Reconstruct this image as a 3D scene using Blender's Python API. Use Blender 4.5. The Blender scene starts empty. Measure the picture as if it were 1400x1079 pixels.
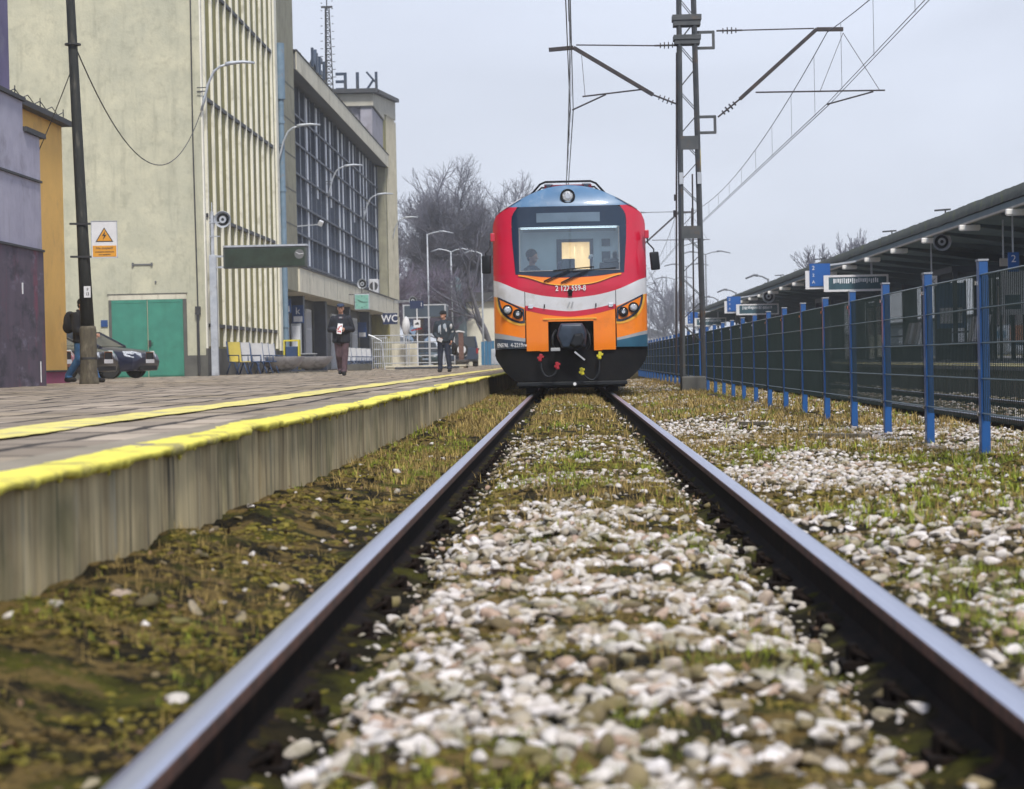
import bpy, bmesh, math, random
import numpy as np
from mathutils import Vector, Matrix
random.seed(7); RNG = np.random.default_rng(7)
R = math.radians
scene = bpy.context.scene
COL = scene.collection

# ------------------------------------------------------------------ camera
H = 0.63
cam_d = bpy.data.cameras.new('camera'); cam = bpy.data.objects.new('camera', cam_d); COL.objects.link(cam)
scene.camera = cam
cam_d.sensor_width = 36; cam_d.lens = 72.0
cam_d.clip_start = 0.1; cam_d.clip_end = 5000
YAW, PITCH, ROLL = R(1.5952), R(0.9383), R(1.2)
fw = Vector((-math.sin(YAW)*math.cos(PITCH), math.cos(YAW)*math.cos(PITCH), -math.sin(PITCH)))
rt = Vector((math.cos(YAW), math.sin(YAW), 0)); up = rt.cross(fw)
r2 = rt*math.cos(ROLL) - up*math.sin(ROLL); u2 = rt*math.sin(ROLL) + up*math.cos(ROLL)
mw = Matrix((r2, u2, -fw)).transposed().to_4x4(); mw.translation = (0, 0, H)
cam.matrix_world = mw
cam_d.dof.use_dof = True; cam_d.dof.focus_distance = 24; cam_d.dof.aperture_fstop = 5.4
scene.render.resolution_x = 1024; scene.render.resolution_y = 789

# ------------------------------------------------------------------ world and sun (overcast)
SUN_EL, SUN_AZ = R(52), R(165)      # sun high behind the camera, a little to its right
w = bpy.data.worlds.new('World'); scene.world = w; w.use_nodes = True
nt = w.node_tree; nt.nodes.clear()
def WN(t): return nt.nodes.new(t)
sky = WN('ShaderNodeTexSky'); sky.sky_type = 'NISHITA'; sky.sun_disc = False
sky.sun_elevation = SUN_EL; sky.sun_rotation = SUN_AZ; sky.dust_density = 4; sky.air_density = 1.0
hs = WN('ShaderNodeHueSaturation'); hs.inputs['Saturation'].default_value = 0.12; hs.inputs['Value'].default_value = 0.45
tc = WN('ShaderNodeTexCoord'); sx = WN('ShaderNodeSeparateXYZ')
rmp = WN('ShaderNodeValToRGB')      # cloud layer brightness by elevation of the sky itself
e = rmp.color_ramp.elements
e[0].position = 0.0; e[0].color = (6.7, 7.15, 8.0, 1)
e[1].position = 0.45; e[1].color = (4.4, 5.0, 6.6, 1)
nz = WN('ShaderNodeTexNoise'); nz.inputs['Scale'].default_value = 3.2; nz.inputs['Detail'].default_value = 4; nz.inputs['Distortion'].default_value = 0.6
mpn = WN('ShaderNodeMapping'); mpn.inputs['Scale'].default_value = (1, 1, 2.2)
rm2 = WN('ShaderNodeMapRange'); rm2.inputs['From Min'].default_value = 0.3; rm2.inputs['From Max'].default_value = 0.7
rm2.inputs['To Min'].default_value = 0.87; rm2.inputs['To Max'].default_value = 1.12
mul = WN('ShaderNodeVectorMath'); mul.operation = 'SCALE'
mix = WN('ShaderNodeMixRGB'); mix.inputs[0].default_value = 0.88
bg = WN('ShaderNodeBackground'); bg.inputs['Strength'].default_value = 0.1
wo = WN('ShaderNodeOutputWorld')
L = nt.links.new
L(tc.outputs['Generated'], sx.inputs[0]); L(sx.outputs['Z'], rmp.inputs[0])
L(tc.outputs['Generated'], mpn.inputs[0]); L(mpn.outputs[0], nz.inputs['Vector']); L(nz.outputs[0], rm2.inputs[0])
L(rmp.outputs[0], mul.inputs[0]); L(rm2.outputs[0], mul.inputs['Scale'])
L(sky.outputs[0], hs.inputs['Color']); L(hs.outputs[0], mix.inputs[1]); L(mul.outputs[0], mix.inputs[2])
L(mix.outputs[0], bg.inputs['Color']); L(bg.outputs[0], wo.inputs[0])
sd = bpy.data.lights.new('sun', 'SUN'); sd.energy = 2.7; sd.angle = R(10); sd.color = (1.0, 0.95, 0.87)
sun = bpy.data.objects.new('sun', sd); COL.objects.link(sun)
sdir = Vector((math.sin(SUN_AZ)*math.cos(SUN_EL), math.cos(SUN_AZ)*math.cos(SUN_EL), math.sin(SUN_EL)))
sun.rotation_euler = sdir.to_track_quat('Z', 'Y').to_euler()
vs = scene.view_settings
vs.view_transform = 'Standard'; vs.look = 'None'; vs.exposure = 0.48; vs.gamma = 1.0
scene.cycles.volume_bounces = 2

# ------------------------------------------------------------------ materials
M = {}
def mat(name, c1, c2=None, rough=0.7, metal=0.0, scale=4.0, detail=5, stretch=(1, 1, 1), bump=0.0, bscale=None,
        spec=0.5, coat=0.0, lo=0.35, hi=0.65, c3=None, s3=0.6, lo3=0.55, hi3=0.7, emit=0.0, coord='Object'):
    """principled material: two base colours mixed by noise, a third colour in patches, bump from noise"""
    m = bpy.data.materials.new(name); m.use_nodes = True; t = m.node_tree; n = t.nodes; l = t.links.new
    b = n['Principled BSDF']; b.inputs['Roughness'].default_value = rough; b.inputs['Metallic'].default_value = metal
    b.inputs['Specular IOR Level'].default_value = spec; b.inputs['Coat Weight'].default_value = coat
    b.inputs['Base Color'].default_value = (*c1, 1)
    if c2 is None: c2 = tuple(c*0.82 for c in c1)
    tcn = n.new('ShaderNodeTexCoord'); mp = n.new('ShaderNodeMapping'); mp.inputs['Scale'].default_value = stretch
    l(tcn.outputs[coord], mp.inputs[0])
    nz = n.new('ShaderNodeTexNoise'); nz.inputs['Scale'].default_value = scale; nz.inputs['Detail'].default_value = detail
    nz.inputs['Roughness'].default_value = 0.6
    l(mp.outputs[0], nz.inputs['Vector'])
    mr = n.new('ShaderNodeMapRange'); mr.inputs['From Min'].default_value = lo; mr.inputs['From Max'].default_value = hi
    l(nz.outputs[0], mr.inputs[0])
    mx = n.new('ShaderNodeMixRGB'); mx.inputs[1].default_value = (*c1, 1); mx.inputs[2].default_value = (*c2, 1)
    l(mr.outputs[0], mx.inputs[0]); out = mx.outputs[0]
    if c3 is not None:
        n3 = n.new('ShaderNodeTexNoise'); n3.inputs['Scale'].default_value = s3; n3.inputs['Detail'].default_value = 6
        n3.inputs['Roughness'].default_value = 0.65
        l(mp.outputs[0], n3.inputs['Vector'])
        m3 = n.new('ShaderNodeMapRange'); m3.inputs['From Min'].default_value = lo3; m3.inputs['From Max'].default_value = hi3
        l(n3.outputs[0], m3.inputs[0])
        x3 = n.new('ShaderNodeMixRGB'); x3.inputs[2].default_value = (*c3, 1)
        l(m3.outputs[0], x3.inputs[0]); l(out, x3.inputs[1]); out = x3.outputs[0]
    l(out, b.inputs['Base Color'])
    if emit:
        l(out, b.inputs['Emission Color']); b.inputs['Emission Strength'].default_value = emit
    if bump:
        nb = n.new('ShaderNodeTexNoise'); nb.inputs['Scale'].default_value = bscale or scale*4; nb.inputs['Detail'].default_value = 6
        l(mp.outputs[0], nb.inputs['Vector'])
        bp = n.new('ShaderNodeBump'); bp.inputs['Strength'].default_value = 1.0; bp.inputs['Distance'].default_value = bump
        l(nb.outputs[0], bp.inputs['Height']); l(bp.outputs[0], b.inputs['Normal'])
    m['out'] = 0
    M[name] = m; return m
def sub(m, fn):
    """edit a material: fn(nodes, link, principled)"""
    fn(m.node_tree.nodes, m.node_tree.links.new, m.node_tree.nodes['Principled BSDF']); return m
def base_socket(m):
    b = m.node_tree.nodes['Principled BSDF']; return b.inputs['Base Color'].links[0].from_socket

# ------------------------------------------------------------------ objects
def link(o): COL.objects.link(o); return o
def tag(o, label=None, cat=None, group=None, kind=None):
    if label: o['label'] = label
    if cat: o['category'] = cat
    if group: o['group'] = group
    if kind: o['kind'] = kind
    return o
def empty(name, loc=(0, 0, 0), rz=0.0, label=None, cat=None, group=None):
    o = bpy.data.objects.new(name, None); o.empty_display_size = 0.2; link(o)
    o.location = loc; o.rotation_euler = (0, 0, rz); return tag(o, label, cat, group)
class MB:
    def __init__(s): s.v = []; s.f = []
    def add(s, vs, fs):
        k = len(s.v); s.v += [tuple(v) for v in vs]; s.f += [tuple(i+k for i in f) for f in fs]; return s
    def box(s, x0, x1, y0, y1, z0, z1):
        if x0 > x1: x0, x1 = x1, x0
        if y0 > y1: y0, y1 = y1, y0
        if z0 > z1: z0, z1 = z1, z0
        return s.add([(x0,y0,z0),(x1,y0,z0),(x1,y1,z0),(x0,y1,z0),(x0,y0,z1),(x1,y0,z1),(x1,y1,z1),(x0,y1,z1)],
                     [(0,3,2,1),(4,5,6,7),(0,1,5,4),(1,2,6,5),(2,3,7,6),(3,0,4,7)])
    def bar(s, a, b, w, h=None, n=4, w2=None):
        """straight bar from a to b; n=4 square, more = round"""
        a = Vector(a); b = Vector(b); d = (b-a)
        if d.length < 1e-6: return s
        d.normalize(); h = h or w
        u = d.cross(Vector((0, 0, 1)))
        if u.length < 1e-3: u = Vector((1, 0, 0))
        u.normalize(); v = u.cross(d)
        vs = []
        k = 1.0 if w2 is None else w2/w
        for p, q in ((a, 1.0), (b, k)):
            for i in range(n):
                t = 2*math.pi*(i+.5)/n; c = 1.0 if n > 4 else math.sqrt(2)
                vs.append(p + u*(math.cos(t)*w/2*c*q) + v*(math.sin(t)*h/2*c*q))
        fs = [(i, (i+1) % n, n+(i+1) % n, n+i) for i in range(n)] + [tuple(range(n))[::-1], tuple(range(n, 2*n))]
        return s.add(vs, fs)
    def tube(s, pts, r, n=8, r2=None):
        pts = [Vector(p) for p in pts]; m = len(pts); rings = []
        pu = None
        for i, p in enumerate(pts):
            d = (pts[min(i+1, m-1)] - pts[max(i-1, 0)]).normalized()
            if pu is None:
                pu = d.cross(Vector((0, 0, 1)))
                if pu.length < 1e-3: pu = Vector((1, 0, 0))
            u = (pu - d*pu.dot(d)).normalized(); pu = u; v = d.cross(u)
            rr = r if r2 is None else r + (r2-r)*i/(m-1)
            rings.append([p + (u*math.cos(2*math.pi*k/n) + v*math.sin(2*math.pi*k/n))*rr for k in range(n)])
        vs = [q for rg in rings for q in rg]; fs = []
        for i in range(m-1):
            for k in range(n):
                a = i*n+k; b = i*n+(k+1) % n; fs.append((a, b, b+n, a+n))
        fs += [tuple(range(n))[::-1], tuple(range((m-1)*n, m*n))]
        return s.add(vs, fs)
    def lathe(s, prof, c=(0, 0, 0), n=20, axis='z', sx=1.0, sy=1.0):
        """prof: list of (radius, height)"""
        vs = []
        for r, z in prof:
            for k in range(n):
                t = 2*math.pi*k/n; p = (r*math.cos(t)*sx, r*math.sin(t)*sy, z)
                if axis == 'y': p = (p[0], z, p[1])
                if axis == 'x': p = (z, p[0], p[1])
                vs.append((p[0]+c[0], p[1]+c[1], p[2]+c[2]))
        fs = []
        for i in range(len(prof)-1):
            for k in range(n):
                a = i*n+k; b = i*n+(k+1) % n; fs.append((a, b, b+n, a+n))
        fs += [tuple(range(n))[::-1], tuple(range((len(prof)-1)*n, len(prof)*n))]
        return s.add(vs, fs)
    def prism(s, poly, y0, y1, axis='y'):
        """poly in (x,z) extruded along y (axis y), or (y,z) along x, or (x,y) along z"""
        n = len(poly)
        def P(a, b, t): return (a, t, b) if axis == 'y' else ((t, a, b) if axis == 'x' else (a, b, t))
        vs = [P(a, b, y0) for a, b in poly] + [P(a, b, y1) for a, b in poly]
        fs = [tuple(range(n)), tuple(range(n, 2*n))[::-1]] + [(i, i+n, (i+1) % n+n, (i+1) % n) for i in range(n)]
        return s.add(vs, fs)
    def build(s, name, m, parent=None, smooth=False, bevel=0, label=None, recalc=True, auto=None):
        me = bpy.data.meshes.new(name); me.from_pydata(s.v, [], s.f)
        if recalc or bevel:
            bm = bmesh.new(); bm.from_mesh(me)
            bmesh.ops.recalc_face_normals(bm, faces=bm.faces)
            if bevel:
                bmesh.ops.bevel(bm, geom=[e for e in bm.edges if len(e.link_faces) == 2 and e.calc_face_angle(0) > 0.5],
                                offset=bevel, segments=2, profile=0.5, affect='EDGES', clamp_overlap=True)
            bm.to_mesh(me); bm.free()
        me.materials.append(m if not isinstance(m, str) else M[m])
        if smooth:
            me.polygons.foreach_set('use_smooth', [True]*len(me.polygons))
            if auto: me.set_sharp_from_angle(angle=R(auto))
        o = bpy.data.objects.new(name, me); link(o)
        if parent is not None: o.parent = parent
        if label: o['label'] = label
        return o
def npmesh(name, V, F, m, parent=None, smooth=False):
    """big mesh from numpy: V (n,3), F (m,k)"""
    me = bpy.data.meshes.new(name); k = F.shape[1]
    me.vertices.add(len(V)); me.vertices.foreach_set('co', V.astype(np.float32).ravel())
    me.loops.add(F.size); me.loops.foreach_set('vertex_index', F.astype(np.int32).ravel())
    me.polygons.add(len(F)); me.polygons.foreach_set('loop_start', np.arange(0, F.size, k, dtype=np.int32))
    me.polygons.foreach_set('loop_total', np.full(len(F), k, dtype=np.int32))
    if smooth: me.polygons.foreach_set('use_smooth', np.ones(len(F), dtype=bool))
    me.update(calc_edges=True); me.validate()
    me.materials.append(m if not isinstance(m, str) else M[m])
    o = bpy.data.objects.new(name, me); link(o)
    if parent is not None: o.parent = parent
    return o
def copy_tree(o, loc=None, rz=None, parent=None, **tags):
    c = o.copy(); link(c)
    if parent is not None: c.parent = parent
    if loc is not None: c.location = loc
    if rz is not None: c.rotation_euler = (0, 0, rz)
    for k, v in tags.items(): c[k] = v
    for ch in [x for x in bpy.data.objects if x.parent == o]: copy_tree(ch, parent=c)
    return c
def text_obj(name, body, size, m, parent=None, loc=(0, 0, 0), rot=(R(90), 0, 0), ext=0.004, align='CENTER', sx=1.0, bold=0.0):
    cu = bpy.data.curves.new(name, 'FONT'); cu.body = body; cu.size = size; cu.extrude = ext
    cu.align_x = align; cu.align_y = 'CENTER'; cu.offset = bold; cu.resolution_u = 3
    t = bpy.data.objects.new('tmp', cu); link(t)
    bpy.context.view_layer.update()
    me = bpy.data.meshes.new_from_object(t.evaluated_get(bpy.context.evaluated_depsgraph_get()))
    bpy.data.objects.remove(t); me.materials.clear(); me.materials.append(M[m] if isinstance(m, str) else m)
    o = bpy.data.objects.new(name, me); link(o); o.location = loc; o.rotation_euler = rot; o.scale = (sx, 1, 1)
    if parent is not None: o.parent = parent
    return o

# numpy value noise
def _h(ix, iy, s):
    n = (ix*374761393 + iy*668265263 + s*2147483647) & 0xffffffff
    n = ((n ^ (n >> 13))*1274126177) & 0xffffffff
    return ((n ^ (n >> 16)) & 0xffff)/65535.0
def vn(x, y, s=0):
    x = np.asarray(x, dtype=float); y = np.asarray(y, dtype=float)
    ix = np.floor(x).astype(np.int64); iy = np.floor(y).astype(np.int64); fx = x-ix; fy = y-iy
    fx = fx*fx*(3-2*fx); fy = fy*fy*(3-2*fy)
    a = _h(ix, iy, s); b = _h(ix+1, iy, s); c = _h(ix, iy+1, s); d = _h(ix+1, iy+1, s)
    return (a*(1-fx)+b*fx)*(1-fy) + (c*(1-fx)+d*fx)*fy
def fbm(x, y, s=0, o=4):
    t = 0; a = .5; k = 0
    for i in range(o): t = t + a*vn(x, y, s+i*17); k += a; x = x*2.03+5.1; y = y*2.03+3.7; a *= .5
    return t/k
def sm(a, b, x): t = np.clip((x-a)/(b-a), 0, 1); return t*t*(3-2*t)
# ================================================================== ground, track, platforms
TC = 0.058; RL, RR = -0.685, 0.801          # track centre, rail centres (x); rail top is z = 0
T2 = 4.84                                    # centre of the second track
PX, PZ = -1.43, 0.355                        # platform edge and level
P2X, P2Z = 6.4, 0.40

def ground_z(x, y):
    x = np.asarray(x, dtype=float); y = np.asarray(y, dtype=float)
    z = np.full(x.shape, -0.07)
    z = z - 0.095*np.exp(-((x-RL-0.14)/0.10)**2) - 0.105*np.exp(-((x-RR+0.14)/0.10)**2)
    z = z - 0.05*np.exp(-((x-RL)/0.07)**2) - 0.05*np.exp(-((x-RR)/0.07)**2)
    z = z + 0.02*np.exp(-((x-TC)/0.3)**2)
    lf = sm(-0.80, -1.35, x); z = z + lf*0.085*(1-sm(6, 14, y)*0.6)
    z = z + 0.045*sm(1.0, 1.9, x)
    z = z - 0.10*np.exp(-((x-(T2-.75))/0.3)**2) - 0.10*np.exp(-((x-(T2+.75))/0.3)**2) - 0.03*sm(3.2, 4, x)
    amp = 0.045*(0.35+0.65*sm(0.1, 0.35, np.minimum(abs(x-RL), abs(x-RR))))
    z = z + amp*(fbm(x*3.1, y*3.1, 3)-.5)*1.6 + 0.018*(fbm(x*14, y*14, 9)-.5)*1.6
    z = z + 0.05*sm(-.95, -1.2, x)*(fbm(x*5, y*4, 21)-.5)*1.5
    far = sm(90, 200, y); z = z*(1-far) + (-0.15)*far
    return z
xs = np.concatenate([[-3000, -600, -120, -40, -15, -6, -2.2, -1.7], np.arange(-1.5, 3.2, 0.022), np.arange(3.25, 6.6, .1), [7, 9, 15, 40, 120, 600, 3000]])
ys = np.concatenate([[-400, -60, -10, -2, 1, 2], np.arange(2.5, 6, .02), np.arange(6, 12, .035), np.arange(12, 24, .08), np.arange(24, 60, .3), np.arange(60, 200, 4), [250, 400, 900, 4000]])
GX, GY = np.meshgrid(xs, ys); GZ = ground_z(GX, GY)
out = (GX < -1.6) | (GX > 6.7); GZ = np.where(out, -0.15, GZ)
nx, ny = len(xs), len(ys); idx = np.arange(nx*ny).reshape(ny, nx)
F = np.stack([idx[:-1, :-1], idx[:-1, 1:], idx[1:, 1:], idx[1:, :-1]], -1).reshape(-1, 4)
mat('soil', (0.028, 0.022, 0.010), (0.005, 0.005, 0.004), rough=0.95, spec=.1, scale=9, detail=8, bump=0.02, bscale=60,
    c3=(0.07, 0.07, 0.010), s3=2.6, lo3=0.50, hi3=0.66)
def _soil(n, l, b):
    # brown dry-litter patches on moss and soil; dark gaps paint shaded hollows and wet soil
    tcn = n.new('ShaderNodeTexCoord'); nz = n.new('ShaderNodeTexNoise'); nz.inputs['Scale'].default_value = 5.5; nz.inputs['Detail'].default_value = 9
    nz.inputs['Roughness'].default_value = .7
    mp = n.new('ShaderNodeMapping'); mp.inputs['Location'].default_value = (3, 7, 1); l(tcn.outputs['Object'], mp.inputs[0]); l(mp.outputs[0], nz.inputs['Vector'])
    mr = n.new('ShaderNodeMapRange'); mr.inputs['From Min'].default_value = .50; mr.inputs['From Max'].default_value = .58; l(nz.outputs[0], mr.inputs[0])
    # litter masked out beside the rails; trench shade is painted as darker soil
    gx = n.new('ShaderNodeSeparateXYZ'); l(tcn.outputs['Object'], gx.inputs[0]); out_ = mr.outputs[0]
    for c_ in (RL+.12, RR-.12, RL-.08, RR+.06):
        s1 = n.new('ShaderNodeMath'); s1.operation = 'SUBTRACT'; s1.inputs[1].default_value = c_; l(gx.outputs['X'], s1.inputs[0]); s2 = n.new('ShaderNodeMath'); s2.operation = 'ABSOLUTE'; l(s1.outputs[0], s2.inputs[0])
        s3 = n.new('ShaderNodeMapRange'); s3.inputs['From Min'].default_value = .07; s3.inputs['From Max'].default_value = .13; l(s2.outputs[0], s3.inputs[0]); s4 = n.new('ShaderNodeMath'); s4.operation = 'MULTIPLY'; l(out_, s4.inputs[0]); l(s3.outputs[0], s4.inputs[1]); out_ = s4.outputs[0]
    mr = type('o', (), {'outputs': [out_]})
    src = b.inputs['Base Color'].links[0].from_socket
    mx = n.new('ShaderNodeMixRGB'); mx.inputs[2].default_value = (0.13, 0.09, 0.032, 1); l(mr.outputs[0], mx.inputs[0]); l(src, mx.inputs[1]); l(mx.outputs[0], b.inputs['Base Color'])
sub(M['soil'], _soil)
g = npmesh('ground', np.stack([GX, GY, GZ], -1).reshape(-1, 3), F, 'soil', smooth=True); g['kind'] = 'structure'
del GX, GY, GZ, F, idx

# ---- loose material: which cover where
def stone_density(x, y):
    d = fbm(x*1.5, y*1.1, 40, 4)
    mid = sm(RL+.16, RL+.32, x)*sm(RR-.16, RR-.34, x)
    c_near = 1-sm(6.5, 12, y)
    sl = 0.5+0.5*np.cos(2*np.pi*(y-3.98)/0.62)             # moss lies along the buried sleepers
    slm = sm(.45, .75, sl)*sm(.40, .52, fbm(x*1.6, y*1.2, 77))
    gap = .12+.88*sm(.38, .52, fbm(x*6.5, y*6.0, 83, 3))
    m = mid*(c_near*.9 + (1-c_near)*0.60*sm(.38, .50, d)*(1-.6*sm(14, 24, y)))*(0.35+.65*sm(.34, .48, d))*(1-.93*slm)*gap
    near_rail = 0.07*(sm(RL+.05, RL+.1, x)*sm(RR-.05, RR-.1, x))*(1-mid)
    rgt = sm(RR+.07, RR+.2, x)*(x < 2.9)*(0.15+.85*sm(.44, .54, fbm(x*.95, y*.34, 61, 3)))*(1-.45*sm(16, 32, y))
    rgt = rgt*(1-.75*sm(2.0, 2.4, x)*(fbm(x*2, y*1, 5) < .55))
    rgt2 = (x > 2.9)*0.35
    lft = (x < RL-.07)*0.009*(fbm(x*3, y*2, 91) > .45)
    return np.clip(m+near_rail+rgt+rgt2+lft, 0, 1)
def ico(sub):
    bm = bmesh.new(); bmesh.ops.create_icosphere(bm, subdivisions=sub, radius=1.0)
    V = np.array([v.co[:] for v in bm.verts]); F = np.array([[v.index for v in f.verts] for f in bm.faces]); bm.free(); return V, F
def stone_variants(sub, n, seed):
    V, F = ico(sub); r = np.random.default_rng(seed); out = []
    for i in range(n):
        v = V.copy()
        for k in range(r.integers(6, 10)):                   # chop with planes -> broken facets
            d = r.normal(size=3); d /= np.linalg.norm(d); h = r.uniform(.28, .72); t = v@d
            v = v - np.outer(np.maximum(t-h, 0), d)
        v = v*(1+.02*r.normal(size=(len(v), 1)))*np.array([1.25, r.uniform(.7, 1.1), r.uniform(.5, .85)])
        out.append(v)
    return out, F
def scatter(name, pts, sizes, variants, F, m, zfrac=.25, tilt=.6, smooth=False, seed=0):
    r = np.random.default_rng(seed); n = len(pts); k = len(variants); nv = len(variants[0])
    A = np.stack(variants)[r.integers(0, k, n)]
    a = r.uniform(0, 2*np.pi, n); tx = r.normal(size=n)*tilt*.5; ty = r.normal(size=n)*tilt*.5
    ca, sa = np.cos(a), np.sin(a)
    x = A[..., 0]*ca[:, None]-A[..., 1]*sa[:, None]; y = A[..., 0]*sa[:, None]+A[..., 1]*ca[:, None]; z = A[..., 2]
    c, s_ = np.cos(tx)[:, None], np.sin(tx)[:, None]; y, z = y*c-z*s_, y*s_+z*c
    c, s_ = np.cos(ty)[:, None], np.sin(ty)[:, None]; x, z = x*c+z*s_, -x*s_+z*c
    S = sizes[:, None]
    V = np.stack([x*S+pts[:, 0:1], y*S+pts[:, 1:2], z*S+pts[:, 2:3]+S*zfrac], -1).reshape(-1, 3)
    FF = (F[None]+(np.arange(n)*nv)[:, None, None]).reshape(-1, F.shape[1])
    return npmesh(name, V, FF, m, smooth=smooth)
mat('ballast', (0.60, 0.57, 0.55), (0.42, 0.39, 0.37), rough=0.85, scale=25, detail=4, bump=0.003, bscale=160)
def _bal(n, l, b):
    g = n.new('ShaderNodeNewGeometry'); r = n.new('ShaderNodeValToRGB'); e = r.color_ramp.elements
    r.color_ramp.interpolation = 'LINEAR'
    e[0].position = 0; e[0].color = (0.14, 0.12, 0.06, 1); e[1].position = 1; e[1].color = (1.32, 1.31, 1.33, 1)
    for p, c in ((.10, (.25, .20, .11)), (.22, (.50, .42, .24)), (.34, (.80, .76, .66)), (.42, (.72, .52, .40)), (.54, (.92, .88, .80)), (.78, (1.1, 1.09, 1.07))):
        q = e.new(p); q.color = (*c, 1)
    l(g.outputs['Random Per Island'], r.inputs[0])
    mx = n.new('ShaderNodeMixRGB'); mx.blend_type = 'MULTIPLY'; mx.inputs[0].default_value = 1
    src = b.inputs['Base Color'].links[0].from_socket; l(src, mx.inputs[1]); l(r.outputs[0], mx.inputs[2])
    # moss film in world-scale patches
    tcn = n.new('ShaderNodeTexCoord'); nz = n.new('ShaderNodeTexNoise'); nz.inputs['Scale'].default_value = 4.5; nz.inputs['Detail'].default_value = 7
    l(tcn.outputs['Object'], nz.inputs['Vector']); mr = n.new('ShaderNodeMapRange')
    mr.inputs['From Min'].default_value = .52; mr.inputs['From Max'].default_value = .68; mr.inputs['To Max'].default_value = .75; l(nz.outputs[0], mr.inputs[0])
    m2 = n.new('ShaderNodeMixRGB'); m2.inputs[2].default_value = (.13, .12, .028, 1); l(mr.outputs[0], m2.inputs[0]); l(mx.outputs[0], m2.inputs[1])
    l(m2.outputs[0], b.inputs['Base Color'])
sub(M['ballast'], _bal)
def stones(y0, y1, per_m2, smin, smax, sub_, seed, x0=-1.42, x1=6.3, dark=0):
    r = np.random.default_rng(seed); n = int((x1-x0)*(y1-y0)*per_m2)
    x = r.uniform(x0, x1, n); y = r.uniform(y0, y1, n)
    k = r.uniform(0, 1, n) < stone_density(x, y)
    # only what lies inside the cone the place shows, with a margin
    k &= (x > -0.36*y-1.0) & (x < 0.32*y+1.0)
    x, y = x[k], y[k]
    k = (abs(x-RL) > .062) & (abs(x-RR) > .062); x, y = x[k], y[k]
    s = smin+(smax-smin)*r.uniform(0, 1, len(x))**2.2
    z = ground_z(x, y); 
    return np.stack([x, y, z], -1), s
ps, ss = [], []
va, Fa = stone_variants(2, 14, 3); vb, Fb = stone_variants(1, 14, 4)
p, s = stones(2.4, 9, 3300, .007, .036, 2, 11)
o = scatter('ballast_stones', p, s, va, Fa, 'ballast', seed=1); tag(o, 'pale crushed ballast stones lying loose between and beside the near rails', 'ballast stones', kind='stuff')
p1, s1 = stones(9, 20, 1500, .009, .030, 1, 12); p2_, s2_ = stones(20, 62, 260, .015, .038, 1, 13)
p = np.concatenate([p1, p2_]); s = np.concatenate([s1, s2_])
o = scatter('ballast_stones', p, s, vb, Fb, 'ballast', seed=2); tag(o, 'distant ballast stones scattered among dry grass towards the train', 'ballast stones', kind='stuff')

# ---- moss cushions, grass and weeds
def leafy(n):
    m = bpy.data.materials.new(n); m.use_nodes = True; M[n] = m; return m
mat('moss', (0.22, 0.175, 0.035), (0.060, 0.062, 0.014), rough=.95, spec=.1, scale=30, detail=6, bump=.006, bscale=220, c3=(.13, .09, .035), s3=3, lo3=.45, hi3=.6)
mat('green_grass', (0.25, 0.30, 0.020), (0.14, 0.17, 0.016), rough=.8, scale=6)
mat('dry_grass', (0.40, 0.29, 0.090), (0.20, 0.135, 0.045), rough=.85, scale=7)
def cover_density(x, y, kind):
    q = stone_density(x, y)
    if kind == 'moss':
        return np.clip((.75-q)*1.2, 0, 1)*(.10+.90*sm(.46, .54, fbm(x*2.6, y*1.8, 55, 4)))
    if kind == 'green':
        return np.clip((.8-q), 0, 1)*sm(.50, .64, fbm(x*1.7, y*.8, 33, 4))*((abs(x-TC) < .6)*.5+(x > 1.0)*1.0+(x < RL-.1)*(.12+.4*sm(7, 12, y)))
    return np.clip((.85-q), 0, 1)*(.12+.88*sm(.42, .6, fbm(x*1.1, y*.5, 66, 4)))*(.3+.7*sm(8, 18, y))
def cpts(kind, y0, y1, per, seed, x0=-1.42, x1=3.6):
    r = np.random.default_rng(seed); n = int((x1-x0)*(y1-y0)*per)
    x = r.uniform(x0, x1, n); y = r.uniform(y0, y1, n)
    k = (r.uniform(0, 1, n) < cover_density(x, y, kind)) & (abs(x-RL) > .06) & (abs(x-RR) > .06) & (x > -.36*y-1) & (x < .32*y+1)
    k &= ~(((abs(x-RL-.135) < .09) | (abs(x-RR+.135) < .09)) & (r.uniform(0, 1, n) < .93))
    return x[k], y[k], r
def moss():
    Ps, Ss = [], []
    for (y0, y1, per, s0, s1, sd_) in ((2.4, 8, 800, .004, .015, 1), (8, 18, 320, .008, .024, 2), (18, 45, 90, .015, .04, 3)):
        x, y, r = cpts('moss', y0, y1, per*2.2, sd_+100); Ps.append(np.stack([x, y, ground_z(x, y)], -1)); Ss.append(r.uniform(s0, s1, len(x)))
    V, F = ico(2); r = np.random.default_rng(5); var = []
    for i in range(8):
        v = V*(1+.16*r.normal(size=(len(V), 1))); v[:, 2] *= .45; var.append(v)
    o = scatter('moss', np.concatenate(Ps), np.concatenate(Ss), var, F, 'moss', zfrac=.02, tilt=.3, smooth=True, seed=8)
    tag(o, 'olive moss cushions growing over the soil and old ballast', 'moss', kind='stuff')
moss()
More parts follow.
